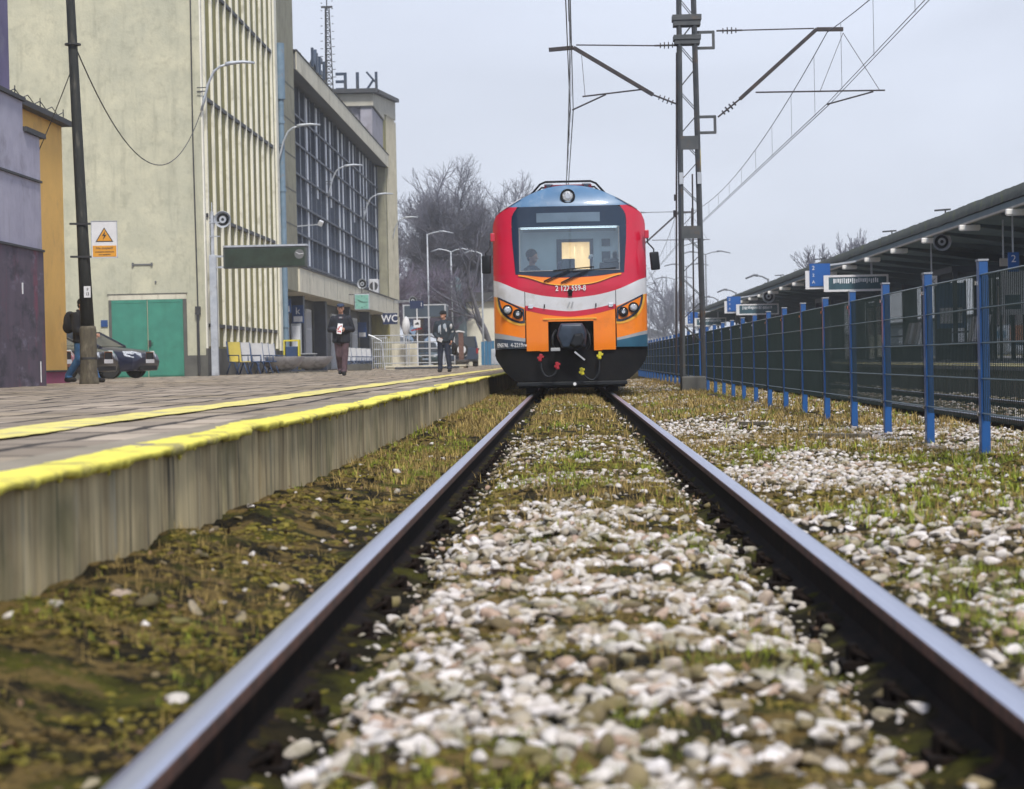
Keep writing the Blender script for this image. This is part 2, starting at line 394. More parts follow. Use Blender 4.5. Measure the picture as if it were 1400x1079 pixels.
def blades(name, kind, m, bands, hmin, hmax, lean, label, flat=0.0, seed=0):
    Vs, n0 = [], 0; Fs = []
    for (y0, y1, per, wd, nb, hs_) in bands:
        x, y, r = cpts(kind, y0, y1, per, seed+int(y0)); n = len(x)
        if n == 0: continue
        x = np.repeat(x, nb)+r.normal(size=n*nb)*.014; y = np.repeat(y, nb)+r.normal(size=n*nb)*.02
        k = (abs(x-RL) > .05) & (abs(x-RR) > .05); x, y = x[k], y[k]; n = len(x)
        z = ground_z(x, y); h = r.uniform(hmin, hmax, n)*hs_; a = r.uniform(0, 2*np.pi, n); ln = r.uniform(.1, 1, n)*lean
        dx, dy = np.cos(a), np.sin(a); wx, wy = -dy*wd/2, dx*wd/2
        k1 = h*.5; l1 = ln*h*.35; l2 = ln*h
        zz = np.sqrt(np.maximum(1-np.minimum(ln, .98)**2, .02))*h
        P = np.stack([np.stack([x-wx, y-wy, z-.005], -1), np.stack([x+wx, y+wy, z-.005], -1),
                      np.stack([x+dx*l1+wx*.8, y+dy*l1+wy*.8, z+zz*.6], -1), np.stack([x+dx*l1-wx*.8, y+dy*l1-wy*.8, z+zz*.6], -1),
                      np.stack([x+dx*l2+wx*.15, y+dy*l2+wy*.15, z+zz], -1), np.stack([x+dx*l2-wx*.15, y+dy*l2-wy*.15, z+zz], -1)], 1)
        Vs.append(P.reshape(-1, 3)); b = (np.arange(n)*6)[:, None]+n0
        Fs.append(np.concatenate([b+np.array([[0, 1, 2, 3]]), b+np.array([[3, 2, 4, 5]])])); n0 += n*6
    o = npmesh(name, np.concatenate(Vs), np.concatenate(Fs), m); tag(o, label, kind if kind == 'x' else 'grass', kind='stuff')
def _isl(lo, hi):
    def f(n, l, b):
        g = n.new('ShaderNodeNewGeometry'); mr = n.new('ShaderNodeMapRange'); mr.inputs['To Min'].default_value = lo; mr.inputs['To Max'].default_value = hi
        l(g.outputs['Random Per Island'], mr.inputs[0]); mx = n.new('ShaderNodeVectorMath'); mx.operation = 'SCALE'
        src = b.inputs['Base Color'].links[0].from_socket; l(src, mx.inputs[0]); l(mr.outputs[0], mx.inputs['Scale']); l(mx.outputs[0], b.inputs['Base Color'])
    return f
for k in ('green_grass', 'dry_grass', 'moss'): sub(M[k], _isl(.5, 1.5))
blades('grass', 'green', 'green_grass', ((2.5, 8, 900, .0020, 8, .55), (8, 18, 230, .005, 6, .8), (18, 45, 90, .009, 5, 1.1)), .02, .07, .9,
       'short green grass tufts growing through the ballast and trackside moss', seed=300)
blades('dry_grass', 'dry', 'dry_grass', ((2.5, 8, 700, .0018, 5, .6), (8, 18, 330, .0045, 5, .9), (18, 62, 170, .009, 5, 1.15)), .02, .085, 1.0,
       'dry straw coloured grass and dead leaves along the track', seed=500)
# dead leaves and twigs
def litter():
    r = np.random.default_rng(77); n = 2600
    y = 2.5+r.uniform(0, 1, n)**1.6*24; x = r.uniform(-1.42, 3.4, n); k = (abs(x-RL) > .05) & (abs(x-RR) > .05) & (x < .32*y+1)
    k &= r.uniform(0, 1, n) < (.35+.65*(x < RL)); x, y = x[k], y[k]; n = len(x)
    z = ground_z(x, y)+r.uniform(.008, .03, n); s = r.uniform(.005, .015, n); a = r.uniform(0, 6.28, n); t = r.normal(size=n)*.4; u = r.normal(size=n)*.4
    q = []
    for (lx, ly, lz) in ((-1, 0, 0), (-.2, .5, .25), (.6, .4, .1), (1.1, 0, .2), (.5, -.45, .15), (-.3, -.45, .3)):
        q.append(np.stack([x+s*(lx*np.cos(a)-ly*np.sin(a)), y+s*(lx*np.sin(a)+ly*np.cos(a)), z+s*(lz+lx*t+ly*u)], -1))
    o = npmesh('dead_leaves', np.stack(q, 1).reshape(-1, 3), np.arange(n*6).reshape(-1, 6), 'leaf_litter'); tag(o, 'scattered brown dead leaves lying on the moss by the rails', 'dead leaves', kind='stuff')
mat('leaf_litter', (.17, .10, .05), (.09, .05, .025), rough=.8, scale=20); sub(M['leaf_litter'], _isl(.35, 1.6))
litter()

# ---- rails
mat('rail_steel', (.74, .75, .84), (.60, .61, .70), rough=.33, metal=1.0, scale=3, stretch=(40, .6, 1), lo=.3, hi=.7)
mat('rail_rust', (.13, .055, .035), (.055, .028, .020), rough=.85, scale=18, bump=.002, bscale=90, c3=(.03, .02, .015), s3=5)
mat('rail_web', (.016, .011, .009), (.008, .007, .007), rough=.9, spec=.1, scale=14, bump=.002, bscale=80, c3=(.035, .020, .013), s3=7, lo3=.55, hi3=.7)  # web and foot near black: shade below the rail head put into the colour
prof = [(-.036, -.010), (-.034, -.004), (-.028, -.0008), (-.010, .0006), (.010, .0006), (.028, -.0008), (.034, -.004), (.036, -.010),
        (.036, -.032), (.022, -.045), (.009, -.052), (.009, -.125), (.025, -.138), (.062, -.150), (.062, -.160), (-.062, -.160), (-.062, -.150), (-.025, -.138), (-.009, -.125), (-.009, -.052), (-.022, -.045), (-.036, -.032)]
def rail(xc, y0, y1, label, z=0.0):
    r_ = empty('rail', (xc, y0, z), label=label, cat='rail', group='running rails of the two tracks')
    b = MB()
    n = len(prof); L_ = y1-y0; vs = [(a, 0, c) for a, c in prof]+[(a, L_, c) for a, c in prof]
    fq = lambda S: [(i, i+n, (i+1) % n+n, (i+1) % n) for i in S]
    b.add(vs, [tuple(range(n)), tuple(range(n, 2*n))[::-1]]+fq(range(9, n-2))); b.build('rail_web_and_foot', 'rail_web', r_)
    for S in ((6, 7, 8), (0, n-1, n-2)): q = MB(); q.add(vs, fq(S)); q.build('head_side', 'rail_rust', r_)
    h = MB(); h.add([(a, t, c) for t in (0, L_) for a, c in prof[1:7]], [(i, i+1, i+7, i+6) for i in range(5)])
    h.build('polished_top', 'rail_steel', r_, smooth=True, recalc=False)
    if label.startswith(('left', 'right')):
        for k in range(26):
            yy = 3.36+.62*k-y0
            for s in (-1, 1):
                c = MB(); c.box(s*.062, s*.125, yy-.055, yy+.055, -.165, -.148); c.tube([(s*.05, yy-.035, -.146), (s*.085, yy-.03, -.128), (s*.10, yy, -.120), (s*.085, yy+.03, -.128), (s*.05, yy+.035, -.146)], .009, 6)
                c.lathe([(.017, -.15), (.017, -.112), (.010, -.105)], (s*.095, yy, 0), 6)
                c.build('rail_clip', 'rail_web', r_)
    return r_
rail(RL, 1.2, 62, 'left shiny rail in front of the train, nearer the platform')
rail(RR, 1.2, 62, 'right shiny rail in front of the train, on the fence side')
rail(T2-.75, 8, 150, 'nearer rail of the second track, seen through the blue fence')
rail(T2+.75, 8, 150, 'farther rail of the second track, running below the far platform')

# ---- platform on the left: slab body (structure) with its top paving
def platform_body():
    # wall with vertical board-marked joints, slightly uneven
    ysn = np.concatenate([np.arange(-4, 14, .03), np.arange(14, 40, .1), np.arange(40, 160, 1.0)]); zs_ = np.linspace(-.3, PZ-.02, 9)
    Y, Z = np.meshgrid(ysn, zs_)
    X = PX-.045+.006*(fbm(Y*2.2, Z*3, 5)-.5)*2
    ph = (Y/1.02) % 1.0; jn = np.exp(-((ph-.5)*1.02/.014)**2); X = X-.022*jn
    idx = np.arange(X.size).reshape(X.shape); F = np.stack([idx[:-1, :-1], idx[:-1, 1:], idx[1:, 1:], idx[1:, :-1]], -1).reshape(-1, 4)
    o = npmesh('platform_wall', np.stack([X, Y, Z], -1).reshape(-1, 3), F, 'wall_concrete', smooth=True); o['kind'] = 'structure'
mat('wall_concrete', (.62, .51, .29), (.27, .205, .105), rough=.9, scale=1.0, detail=7, stretch=(1, 7, .55), bump=.004, bscale=30, lo=.36, hi=.66,
    c3=(.46, .41, .28), s3=1.7, lo3=.55, hi3=.72)
def _wl(n, l, b):
    tcn = n.new('ShaderNodeTexCoord'); mp = n.new('ShaderNodeMapping'); mp.inputs['Scale'].default_value = (1, 16, .9); l(tcn.outputs['Object'], mp.inputs[0])
    nz = n.new('ShaderNodeTexNoise'); nz.inputs['Scale'].default_value = 1.3; nz.inputs['Detail'].default_value = 5; l(mp.outputs[0], nz.inputs['Vector'])
    mr = n.new('ShaderNodeMapRange'); mr.inputs['From Min'].default_value = .55; mr.inputs['From Max'].default_value = .7; l(nz.outputs[0], mr.inputs[0])
    src = b.inputs['Base Color'].links[0].from_socket
    mx = n.new('ShaderNodeMixRGB'); mx.inputs[2].default_value = (.030, .028, .020, 1); l(mr.outputs[0], mx.inputs[0]); l(src, mx.inputs[1])
    m2 = n.new('ShaderNodeTexNoise'); m2.inputs['Scale'].default_value = 2.2; m2.inputs['Detail'].default_value = 6; l(tcn.outputs['Object'], m2.inputs['Vector'])
    r2_ = n.new('ShaderNodeMapRange'); r2_.inputs['From Min'].default_value = .5; r2_.inputs['From Max'].default_value = .68; r2_.inputs['To Max'].default_value = .6; l(m2.outputs[0], r2_.inputs[0])
    x2 = n.new('ShaderNodeMixRGB'); x2.inputs[2].default_value = (.10, .105, .035, 1); l(r2_.outputs[0], x2.inputs[0]); l(mx.outputs[0], x2.inputs[1]); l(x2.outputs[0], b.inputs['Base Color'])
sub(M['wall_concrete'], _wl)
platform_body()
# paving top: one sheet reaching the station forecourt, slabs by brick texture
mat('paving', (.40, .335, .265), (.28, .235, .185), rough=.8, scale=1.1, detail=7, c3=(.25, .20, .13), s3=.5, lo3=.45, hi3=.65, bump=.004, bscale=25)
def _pav(n, l, b):
    tcn = n.new('ShaderNodeTexCoord'); mp = n.new('ShaderNodeMapping'); mp.inputs['Rotation'].default_value = (0, 0, R(90)); l(tcn.outputs['Object'], mp.inputs[0])
    nz = n.new('ShaderNodeTexNoise'); nz.inputs['Scale'].default_value = 1.3; nz.inputs['Detail'].default_value = 3; l(tcn.outputs['Object'], nz.inputs['Vector'])
    ad = n.new('ShaderNodeMixRGB'); ad.blend_type = 'LINEAR_LIGHT'; ad.inputs[0].default_value = .04; l(mp.outputs[0], ad.inputs[1]); l(nz.outputs['Color'], ad.inputs[2])
    br = n.new('ShaderNodeTexBrick'); br.inputs['Scale'].default_value = 1; br.inputs['Brick Width'].default_value = .7; br.inputs['Row Height'].default_value = .5
    br.inputs['Mortar Size'].default_value = .035; br.inputs['Mortar Smooth'].default_value = .3; br.inputs['Color1'].default_value = (.62, .60, .57, 1); br.inputs['Color2'].default_value = (1.15, 1.13, 1.10, 1)
    br.inputs['Mortar'].default_value = (.10, .09, .08, 1); l(ad.outputs[0], br.inputs['Vector'])
    src = b.inputs['Base Color'].links[0].from_socket; mx = n.new('ShaderNodeMixRGB'); mx.blend_type = 'MULTIPLY'; mx.inputs[0].default_value = 1
    l(src, mx.inputs[1]); l(br.outputs[0], mx.inputs[2]); l(mx.outputs[0], b.inputs['Base Color'])
    iv = n.new('ShaderNodeMath'); iv.operation = 'MULTIPLY'; iv.inputs[1].default_value = -.012; l(br.outputs['Fac'], iv.inputs[0])
    b2 = n.new('ShaderNodeBump'); b2.inputs['Distance'].default_value = 1.0; l(iv.outputs[0], b2.inputs['Height'])
    old = b.inputs['Normal'].links[0].from_socket; l(old, b2.inputs['Normal']); l(b2.outputs[0], b.inputs['Normal'])
sub(M['paving'], _pav)
def paving():
    xs_ = np.concatenate([[-70, -40, -20], np.arange(-14, PX-.29, .22), [PX-.3]]); ys_ = np.concatenate([np.arange(-4, 24, .14), np.arange(24, 160, .8)])
    X, Y = np.meshgrid(xs_, ys_); Z = PZ-.004+.012*(fbm(X*.8, Y*.8, 14)-.5)*2*(X > -14)
    # slabs tipped a little against each other
    Z = Z+.006*(_h(np.floor(X/.5).astype(np.int64), np.floor(Y/.7).astype(np.int64), 4)-.5)*(X > -13)
    idx = np.arange(X.size).reshape(X.shape); F = np.stack([idx[:-1, :-1], idx[:-1, 1:], idx[1:, 1:], idx[1:, :-1]], -1).reshape(-1, 4)
    o = npmesh('platform', np.stack([X, Y, Z], -1).reshape(-1, 3), F, 'paving'); o['kind'] = 'structure'
paving()
MB().box(-70, PX-.06, 159.9, 420, -.6, PZ-.01).build('forecourt', mat('asphalt', (.16, .16, .17), (.12, .12, .13), rough=.85, scale=.4), None)['kind'] = 'structure'
# yellow painted coping
mat('yellow_paint', (.88, .79, .14), (.62, .55, .12), rough=.92, spec=.15, scale=5, detail=8, stretch=(1, 1, 1), lo=.3, hi=.7, c3=(.34, .30, .13), s3=5, lo3=.55, hi3=.66, bump=.010, bscale=22)
mat('concrete_slab', (.30, .26, .20), (.22, .19, .14), rough=.9, scale=2, detail=7, bump=.004, bscale=30, c3=(.16, .14, .08), s3=1.2, lo3=.5, hi3=.65)
def coping():
    ysn = np.concatenate([np.arange(-4, 16, .012), np.arange(16, 40, .05), np.arange(40, 160, .5)])
    s = np.zeros_like(ysn)
    # profile points: outer paint underside, face, rounded top edge, top inward
    wob = .05*(fbm(ysn*.8, ysn*0, 3, 3)-.5)*2 + .03*(fbm(ysn*7, ysn*0, 8, 4)-.5)*2
    seg = np.floor(ysn/1.02); so = (_h(seg.astype(np.int64), np.zeros(len(seg), np.int64), 5)-.5)*.022; zo = (_h(seg.astype(np.int64), np.zeros(len(seg), np.int64), 9)-.5)*.022+.004*(fbm(ysn*6, ysn*0, 71, 4)-.5)
    drip = .018+.05*np.maximum(0, fbm(ysn*9, ysn*0, 31, 4)-.45)*2+.03*np.maximum(0, fbm(ysn*30, ysn*0, 41, 2)-.6)
    P = []
    fx = PX+so+.5*wob
    P.append((fx-.034, PZ-.018-.45*drip+zo)); P.append((fx-.008, PZ-.015-.45*drip+zo)); P.append((fx-.002, PZ-.008+zo)); P.append((fx-.008, PZ-.002+zo)); P.append((fx-.022, PZ+.004+zo))
    P.append((fx-.11-wob*.7, PZ+.004+zo)); P.append((fx-.16-wob*1.3-.02*fbm(ysn*5, ysn*0, 12), PZ+.002+zo*.6)); 
    V = np.stack([np.stack([px, ysn, pz+0*ysn], -1) for px, pz in P], 0); m, n = len(P), len(ysn)
    idx = np.arange(m*n).reshape(m, n); F = np.stack([idx[:-1, :-1], idx[:-1, 1:], idx[1:, 1:], idx[1:, :-1]], -1).reshape(-1, 4)
    o = npmesh('platform_edge', V.reshape(-1, 3), F[:, ::-1], 'yellow_paint', smooth=True); o['kind'] = 'structure'
    # the bare strip behind the paint
    V2 = np.stack([np.stack([fx-.10, ysn, PZ-.001+zo*.5], -1), np.stack([np.full_like(ysn, PX-.31), ysn, np.full_like(ysn, PZ-.001)], -1)], 0)
    idx = np.arange(2*n).reshape(2, n); F = np.stack([idx[:-1, :-1], idx[:-1, 1:], idx[1:, 1:], idx[1:, :-1]], -1).reshape(-1, 4)
    o = npmesh('coping_slabs', V2.reshape(-1, 3), F[:, ::-1], 'concrete_slab'); o['kind'] = 'structure'
    # paint runs down the wall
    dr = MB()
    r = random.Random(5); y = 3.0
    while y < 26:
        y += r.uniform(.10, 1.1)*(1+y*.02); wd = r.uniform(.006, .03); ln = r.uniform(.01, .045)
        x = PX-.036; zt = PZ-.035
        dr.add([(x, y-wd, zt), (x, y+wd, zt), (x-.002, y+wd*.6, zt-ln*.7), (x-.004, y, zt-ln), (x-.002, y-wd*.6, zt-ln*.7), (x-.012, y-wd, zt), (x-.012, y+wd, zt), (x-.012, y, zt-ln)],
               [(0, 1, 2, 3, 4), (0, 4, 3, 7, 5), (1, 6, 7, 3, 2)])
    o = dr.build('paint_runs', 'yellow_paint', smooth=False); o['kind'] = 'structure'
coping()
def safety_line():
    ysn = np.concatenate([np.arange(-4, 20, .05), np.arange(20, 150, .4)]); w = .015*(fbm(ysn*3, ysn*0, 2, 4)-.5)*2
    def zz(X): return PZ+.006+.012*(fbm(X*.8, ysn*.8, 14)-.5)*2
    xa = np.full_like(ysn, -2.30)+w+.05*(fbm(ysn*.3, ysn*0, 7, 2)-.5); xb = xa-.34-w*1.3
    V = np.stack([np.stack([x, ysn, zz(x)], -1) for x in (xa, (xa+xb)/2, xb)], 0); n = len(ysn)
    idx = np.arange(3*n).reshape(3, n); F = np.stack([idx[:-1, :-1], idx[:-1, 1:], idx[1:, 1:], idx[1:, :-1]], -1).reshape(-1, 4)
    o = npmesh('yellow_safety_line', V.reshape(-1, 3), F[:, ::-1], 'yellow_line', smooth=True); o['kind'] = 'structure'
mat('yellow_line', (.80, .70, .20), (.62, .54, .16), rough=.75, scale=4, detail=8, lo=.35, hi=.65, c3=(.36, .32, .22), s3=3, lo3=.53, hi3=.62)
safety_line()

# ---- far platform on the right
mat('far_wall', (.17, .16, .12), (.085, .08, .06), rough=.9, scale=1.3, stretch=(1, 5, .7), detail=6)
MB().box(P2X, 40, -5, 220, -.5, P2Z-.06).build('far_platform_wall', 'far_wall')['kind'] = 'structure'
MB().box(P2X-.05, 40, -5, 220, P2Z-.06+.003, P2Z).build('far_platform', mat('far_paving', (.26, .25, .25), (.19, .19, .19), rough=.85, scale=.8, c3=(.14, .13, .12), s3=.5))['kind'] = 'structure'
MB().box(P2X-.04, P2X+.12, -5, 220, P2Z+.004, P2Z+.008).build('far_platform_edge_line', 'yellow_line')['kind'] = 'structure'
MB().box(P2X+.75, P2X+1.0, -5, 220, P2Z+.004, P2Z+.008).build('far_safety_line', 'yellow_line')['kind'] = 'structure'
# ================================================================== the train
mat('red_paint', (.55, .008, .040), (.48, .007, .036), rough=.28, scale=1.2, detail=6, coat=.35, c3=(.44, .018, .04), s3=1.6, lo3=.5, hi3=.75)
mat('white_paint', (.62, .63, .67), (.54, .55, .58), rough=.3, scale=1.5, detail=7, coat=.3, c3=(.44, .43, .41), s3=2.2, lo3=.52, hi3=.72)
mat('orange_paint', (.86, .225, .008), (.80, .195, .008), rough=.32, scale=1.3, detail=6, coat=.3, c3=(.66, .17, .015), s3=2, lo3=.52, hi3=.75)
mat('yellow_trim', (.88, .46, .05), (.80, .40, .05), rough=.35, scale=2)
mat('grey_band', (.36, .37, .39), (.30, .31, .33), rough=.4, scale=3)
mat('teal_band', (.030, .115, .185), (.024, .09, .15), rough=.35, scale=3)
mat('slate_band', (.045, .07, .11), (.035, .055, .09), rough=.35, scale=3)
mat('roof_blue', (.075, .185, .34), (.06, .15, .28), rough=.38, scale=1.6, detail=7, coat=.2, c3=(.17, .25, .36), s3=3, lo3=.5, hi3=.7)
mat('black_mask', (.010, .026, .055), (.008, .020, .042), rough=.14, scale=2, coat=.4)
mat('black_metal', (.008, .009, .011), (.013, .013, .014), rough=.7, scale=6, bump=.002, bscale=30, spec=.15)
mat('black_plastic', (.010, .012, .016), (.014, .017, .021), rough=.5, spec=.25, scale=6)
mat('white_letter', (.78, .78, .80), rough=.5, scale=20)
mat('chrome', (.75, .76, .78), (.6, .6, .62), rough=.12, metal=1, scale=4)
mat('lens_dark', (.05, .055, .065), (.03, .035, .04), rough=.1, scale=12, coat=.6)
mat('lens_clear', (.60, .63, .68), (.25, .27, .30), rough=.08, scale=28, coat=.8, lo=.4, hi=.6)
mat('mirror_glass', (.09, .12, .17), (.06, .09, .13), rough=.15, scale=2)
mat('hose_red', (.38, .010, .025), rough=.5, scale=10)
mat('hose_yellow', (.62, .56, .03), rough=.5, scale=10)
def glass_mat(name, tint, refl=.04, rough=.02, trans=(.75, .85, .88)):
    m = bpy.data.materials.new(name); m.use_nodes = True; n = m.node_tree.nodes; l = m.node_tree.links.new
    n.remove(n['Principled BSDF']); o = n['Material Output']
    t = n.new('ShaderNodeBsdfTransparent'); t.inputs[0].default_value = (*trans, 1)
    gl = n.new('ShaderNodeBsdfGlossy'); gl.inputs['Roughness'].default_value = rough; gl.inputs['Color'].default_value = (*tint, 1)
    lw = n.new('ShaderNodeFresnel'); lw.inputs['IOR'].default_value = 1.5
    ad = n.new('ShaderNodeMath'); ad.operation = 'ADD'; ad.inputs[1].default_value = refl; l(lw.outputs[0], ad.inputs[0])
    mx = n.new('ShaderNodeMixShader'); l(ad.outputs[0], mx.inputs[0]); l(t.outputs[0], mx.inputs[1]); l(gl.outputs[0], mx.inputs[2]); l(mx.outputs[0], o.inputs[0])
    M[name] = m; return m
glass_mat('cab_glass', (.9, .95, 1), refl=.05, trans=(.88, .95, .97))

TY = 37.0                                     # front of the train
def tf(x, z):
    """y of the front skin: bulges in plan, leans back above the windscreen sill, rolls into the roof"""
    x = np.asarray(x, dtype=float); z = np.asarray(z, dtype=float)
    y = .06*x*x + .11*np.abs(x)**4*.35 + .18*np.maximum(z-1.95, 0)**1.0*.9 + .28*np.maximum(z-3.40, 0)**1.6*3.0
    y = y + .10*np.maximum(.9-z, 0)
    e = np.maximum(np.abs(x)-1.12, 0); y = y + 2.6*e**2.2
    return TY + y
def F_(p): return float(p)
def interp(pts):
    xs_ = np.array([p[0] for p in pts]); zs_ = np.array([p[1] for p in pts]); return lambda x: np.interp(x, xs_, zs_)
def smoothf(pts):
    f = interp(pts)
    def g(x):
        x = np.asarray(x, dtype=float); return sum(f(x+o)*w_ for o, w_ in zip((-.21, -.14, -.07, 0, .07, .14, .21), (1, 3, 5, 6, 5, 3, 1)))/24
    return g
train = empty('electric_train', (TC, TY, 0), label='red, white and orange electric train with blue-grey roof facing us on the track', cat='train')
def tchild(o, parent=train):
    o.parent = parent; return o
def skin(name, top, bot, x0, x1, m, off=0.0, nx=None, nz=None, thick=.02, parent=None, sx=None):
    """front panel between two z curves; real thickness; coordinates relative to the train root"""
    nx = nx or max(2, int(abs(x1-x0)/.035)); nz = nz or 10
    X = np.linspace(x0, x1, nx+1) if sx is None else sx
    nx = len(X)-1
    Zt = top(X) if callable(top) else np.full(nx+1, top); Zb = bot(X) if callable(bot) else np.full(nx+1, bot)
    t = np.linspace(0, 1, nz+1)[:, None]; Z = Zb+(Zt-Zb)*t; XX = np.broadcast_to(X, Z.shape)
    Y = tf(XX, Z)-TY-off
    front = np.stack([XX, Y, Z], -1).reshape(-1, 3); back = front+np.array([0, thick, 0])
    n = (nx+1)*(nz+1); I = np.arange(n).reshape(nz+1, nx+1)
    F = np.stack([I[:-1, :-1], I[:-1, 1:], I[1:, 1:], I[1:, :-1]], -1).reshape(-1, 4)
    ring = np.concatenate([I[0, :], I[1:, -1], I[-1, -2::-1], I[-2:0:-1, 0]]); q = np.roll(ring, -1)
    S = np.stack([q, ring, ring+n, q+n], -1)
    o = npmesh(name, np.concatenate([front, back]), np.concatenate([F, F[:, ::-1]+n, S]), m, smooth=True)
    o.data.set_sharp_from_angle(angle=R(40)); tchild(o, parent or train); return o
def plate(name, poly, m, off=.02, thick=.02, parent=None, sub_=.04):
    """a 2D outline (x,z) laid on the front skin with real thickness"""
    bm = bmesh.new(); vs = [bm.verts.new((x, 0, z)) for x, z in poly]; f = bm.faces.new(vs)
    x0, x1 = min(p[0] for p in poly), max(p[0] for p in poly); z0, z1 = min(p[1] for p in poly), max(p[1] for p in poly)
    for k in range(1, int((x1-x0)/sub_)+1):
        bmesh.ops.bisect_plane(bm, geom=bm.verts[:]+bm.edges[:]+bm.faces[:], plane_co=(x0+k*sub_+.0013, 0, 0), plane_no=(1, 0, 0))
    for k in range(1, int((z1-z0)/.08)+1):
        bmesh.ops.bisect_plane(bm, geom=bm.verts[:]+bm.edges[:]+bm.faces[:], plane_co=(0, 0, z0+k*.08+.0011), plane_no=(0, 0, 1))
    r = bmesh.ops.extrude_face_region(bm, geom=bm.faces[:]); ev = [v for v in r['geom'] if isinstance(v, bmesh.types.BMVert)]
    evs = set(ev)
    for v in bm.verts:
        y = float(tf(v.co.x, v.co.z))-TY-off; v.co.y = y + (thick if v in evs else 0)
    bmesh.ops.recalc_face_normals(bm, faces=bm.faces)
    me = bpy.data.meshes.new(name); bm.to_mesh(me); bm.free(); me.materials.append(M[m])
    me.polygons.foreach_set('use_smooth', [True]*len(me.polygons)); me.set_sharp_from_angle(angle=R(40))
    o = bpy.data.objects.new(name, me); link(o); return tchild(o, parent or train)

HW = 1.395
# outline of the body in section
OUT = [(-HW, .86), (-HW, 3.02), (-1.385, 3.15), (-1.33, 3.28), (-1.20, 3.385), (-1.02, 3.49), (-.86, 3.58), (-.62, 3.70), (-.33, 3.795), (0, 3.83),
       (.33, 3.795), (.62, 3.70), (.86, 3.58), (1.02, 3.49), (1.20, 3.385), (1.33, 3.28), (1.385, 3.15), (HW, 3.02), (HW, .86)]
topf = smoothf(OUT[1:-1])
# car body behind the front: side walls in painted bands, roof shell
def side_bands():
    ys = [0.0, .15, 61.0]
    for s in (-1, 1):
        for nm, z0, z1, m in (('side_skirt_panel', .86, 1.08, 'teal_band'), ('side_panel', 1.08, 1.8, 'orange_paint'), ('side_panel', 1.8, 2.12, 'white_paint'), ('side_panel', 2.12, 3.10, 'red_paint')):
            b = MB(); y0 = F_(tf(HW, z1))-TY
            if z1 > 3: b.box(s*(HW-.05), s*HW, 2.2, 61, z0, z1); b.box(s*(HW-.05), s*HW, y0+.02, 2.2, 2.95, z1)
            else: b.box(s*(HW-.05), s*HW, y0+.02, 61, z0, z1)
            b.v = b.v; b.build(nm, m, train)
        for k in range(18):
            y = 5.0+k*3.1; b = MB(); b.box(s*(HW-.02), s*(HW+.004), y, y+1.9, 2.05, 2.85); b.build('side_window', 'black_mask', train)
        b = MB(); b.box(s*(HW-.02), s*(HW+.004), 2.3, 3.1, 1.15, 2.95); b.build('cab_door', 'red_paint', train)
    roof = OUT[1:-1]; n = len(roof); b = MB(); rows = []
    for y, k, dz in ((0.0, 1, 0), (61.0, 1, 0)):
        for x, z in roof:
            yy = y + (F_(tf(x, z))-TY if y == 0 else 0); rows.append((x, yy, z-.0))
    b.add(rows, [(i, i+1, n+i+1, n+i) for i in range(n-1)]); b.build('roof', 'roof_blue', train, smooth=True, auto=50)
    # bogies and underframe boxes along the train
    for y in (3.0, 14.0, 21.5, 36, 43, 57):
        b = MB(); b.box(-1.1, 1.1, y-1.3, y+1.3, .25, .75)
        for sy in (-1.0, 1.0):
            for sx in (-.74, .74): b.lathe([(.46, -.06), (.46, .06)], (sx, y+sy, .46), 24, 'x')
        b.build('bogie', 'black_metal', train)
side_bands()
XL, XR = -HW, HW
whiteT = smoothf([(-1.40, 2.125), (-1.13, 2.0), (-.87, 1.88), (-.47, 1.785), (0, 1.74), (.47, 1.785), (.87, 1.88), (1.13, 2.0), (1.40, 2.125)])
whiteB_c = smoothf([(-.84, 1.635), (-.45, 1.55), (0, 1.495), (.45, 1.55), (.84, 1.635)])
whiteB_s = smoothf([(-1.40, 1.83), (-1.1, 1.69), (-.83, 1.57)]); whiteB_sr = smoothf([(.83, 1.57), (1.1, 1.69), (1.40, 1.83)])
redB = smoothf([(-.84, 1.555), (-.66, 1.5), (-.45, 1.45), (0, 1.40), (.45, 1.45), (.66, 1.5), (.84, 1.555)])
CX_ = .815                                                  # where the centre apron meets the corner panels
maskB = smoothf([(-1.0, 2.20), (-.5, 2.135), (0, 2.115), (.5, 2.135), (1.0, 2.20)])
# window mask outline and its pieces: frame around an opening
def mask_half(z):                                           # half width of the mask at height z
    return np.interp(z, [2.19, 2.8, 3.15, 3.25, 3.33, 3.385, 3.42], [.985, 1.035, 1.045, 1.035, 1.0, .955, .88])
# red corners beside the mask: bounded by body outline and mask outline
def red_side(s):
    zz = np.linspace(2.19, 3.43, 26); nz = len(zz); nx = 12; V = []
    for z in zz:
        xi = float(mask_half(min(z, 3.42))) if z < 3.42 else .93
        xo = float(np.interp(z, [2.19, 3.02, 3.15, 3.28, 3.385, 3.43], [HW, HW, 1.385, 1.33, 1.20, 1.12]))
        for k in range(nx+1):
            x = s*(xi+(xo-xi)*k/nx); V.append((x, F_(tf(x, z))-TY, z))
    F = []
    for i in range(nz-1):
        for k in range(nx): a = i*(nx+1)+k; F.append((a, a+1, a+nx+2, a+nx+1))
    b = MB(); b.add(V, F); o = b.build('corner_panel', 'red_paint', train, smooth=True); return o
red_side(-1); red_side(1)
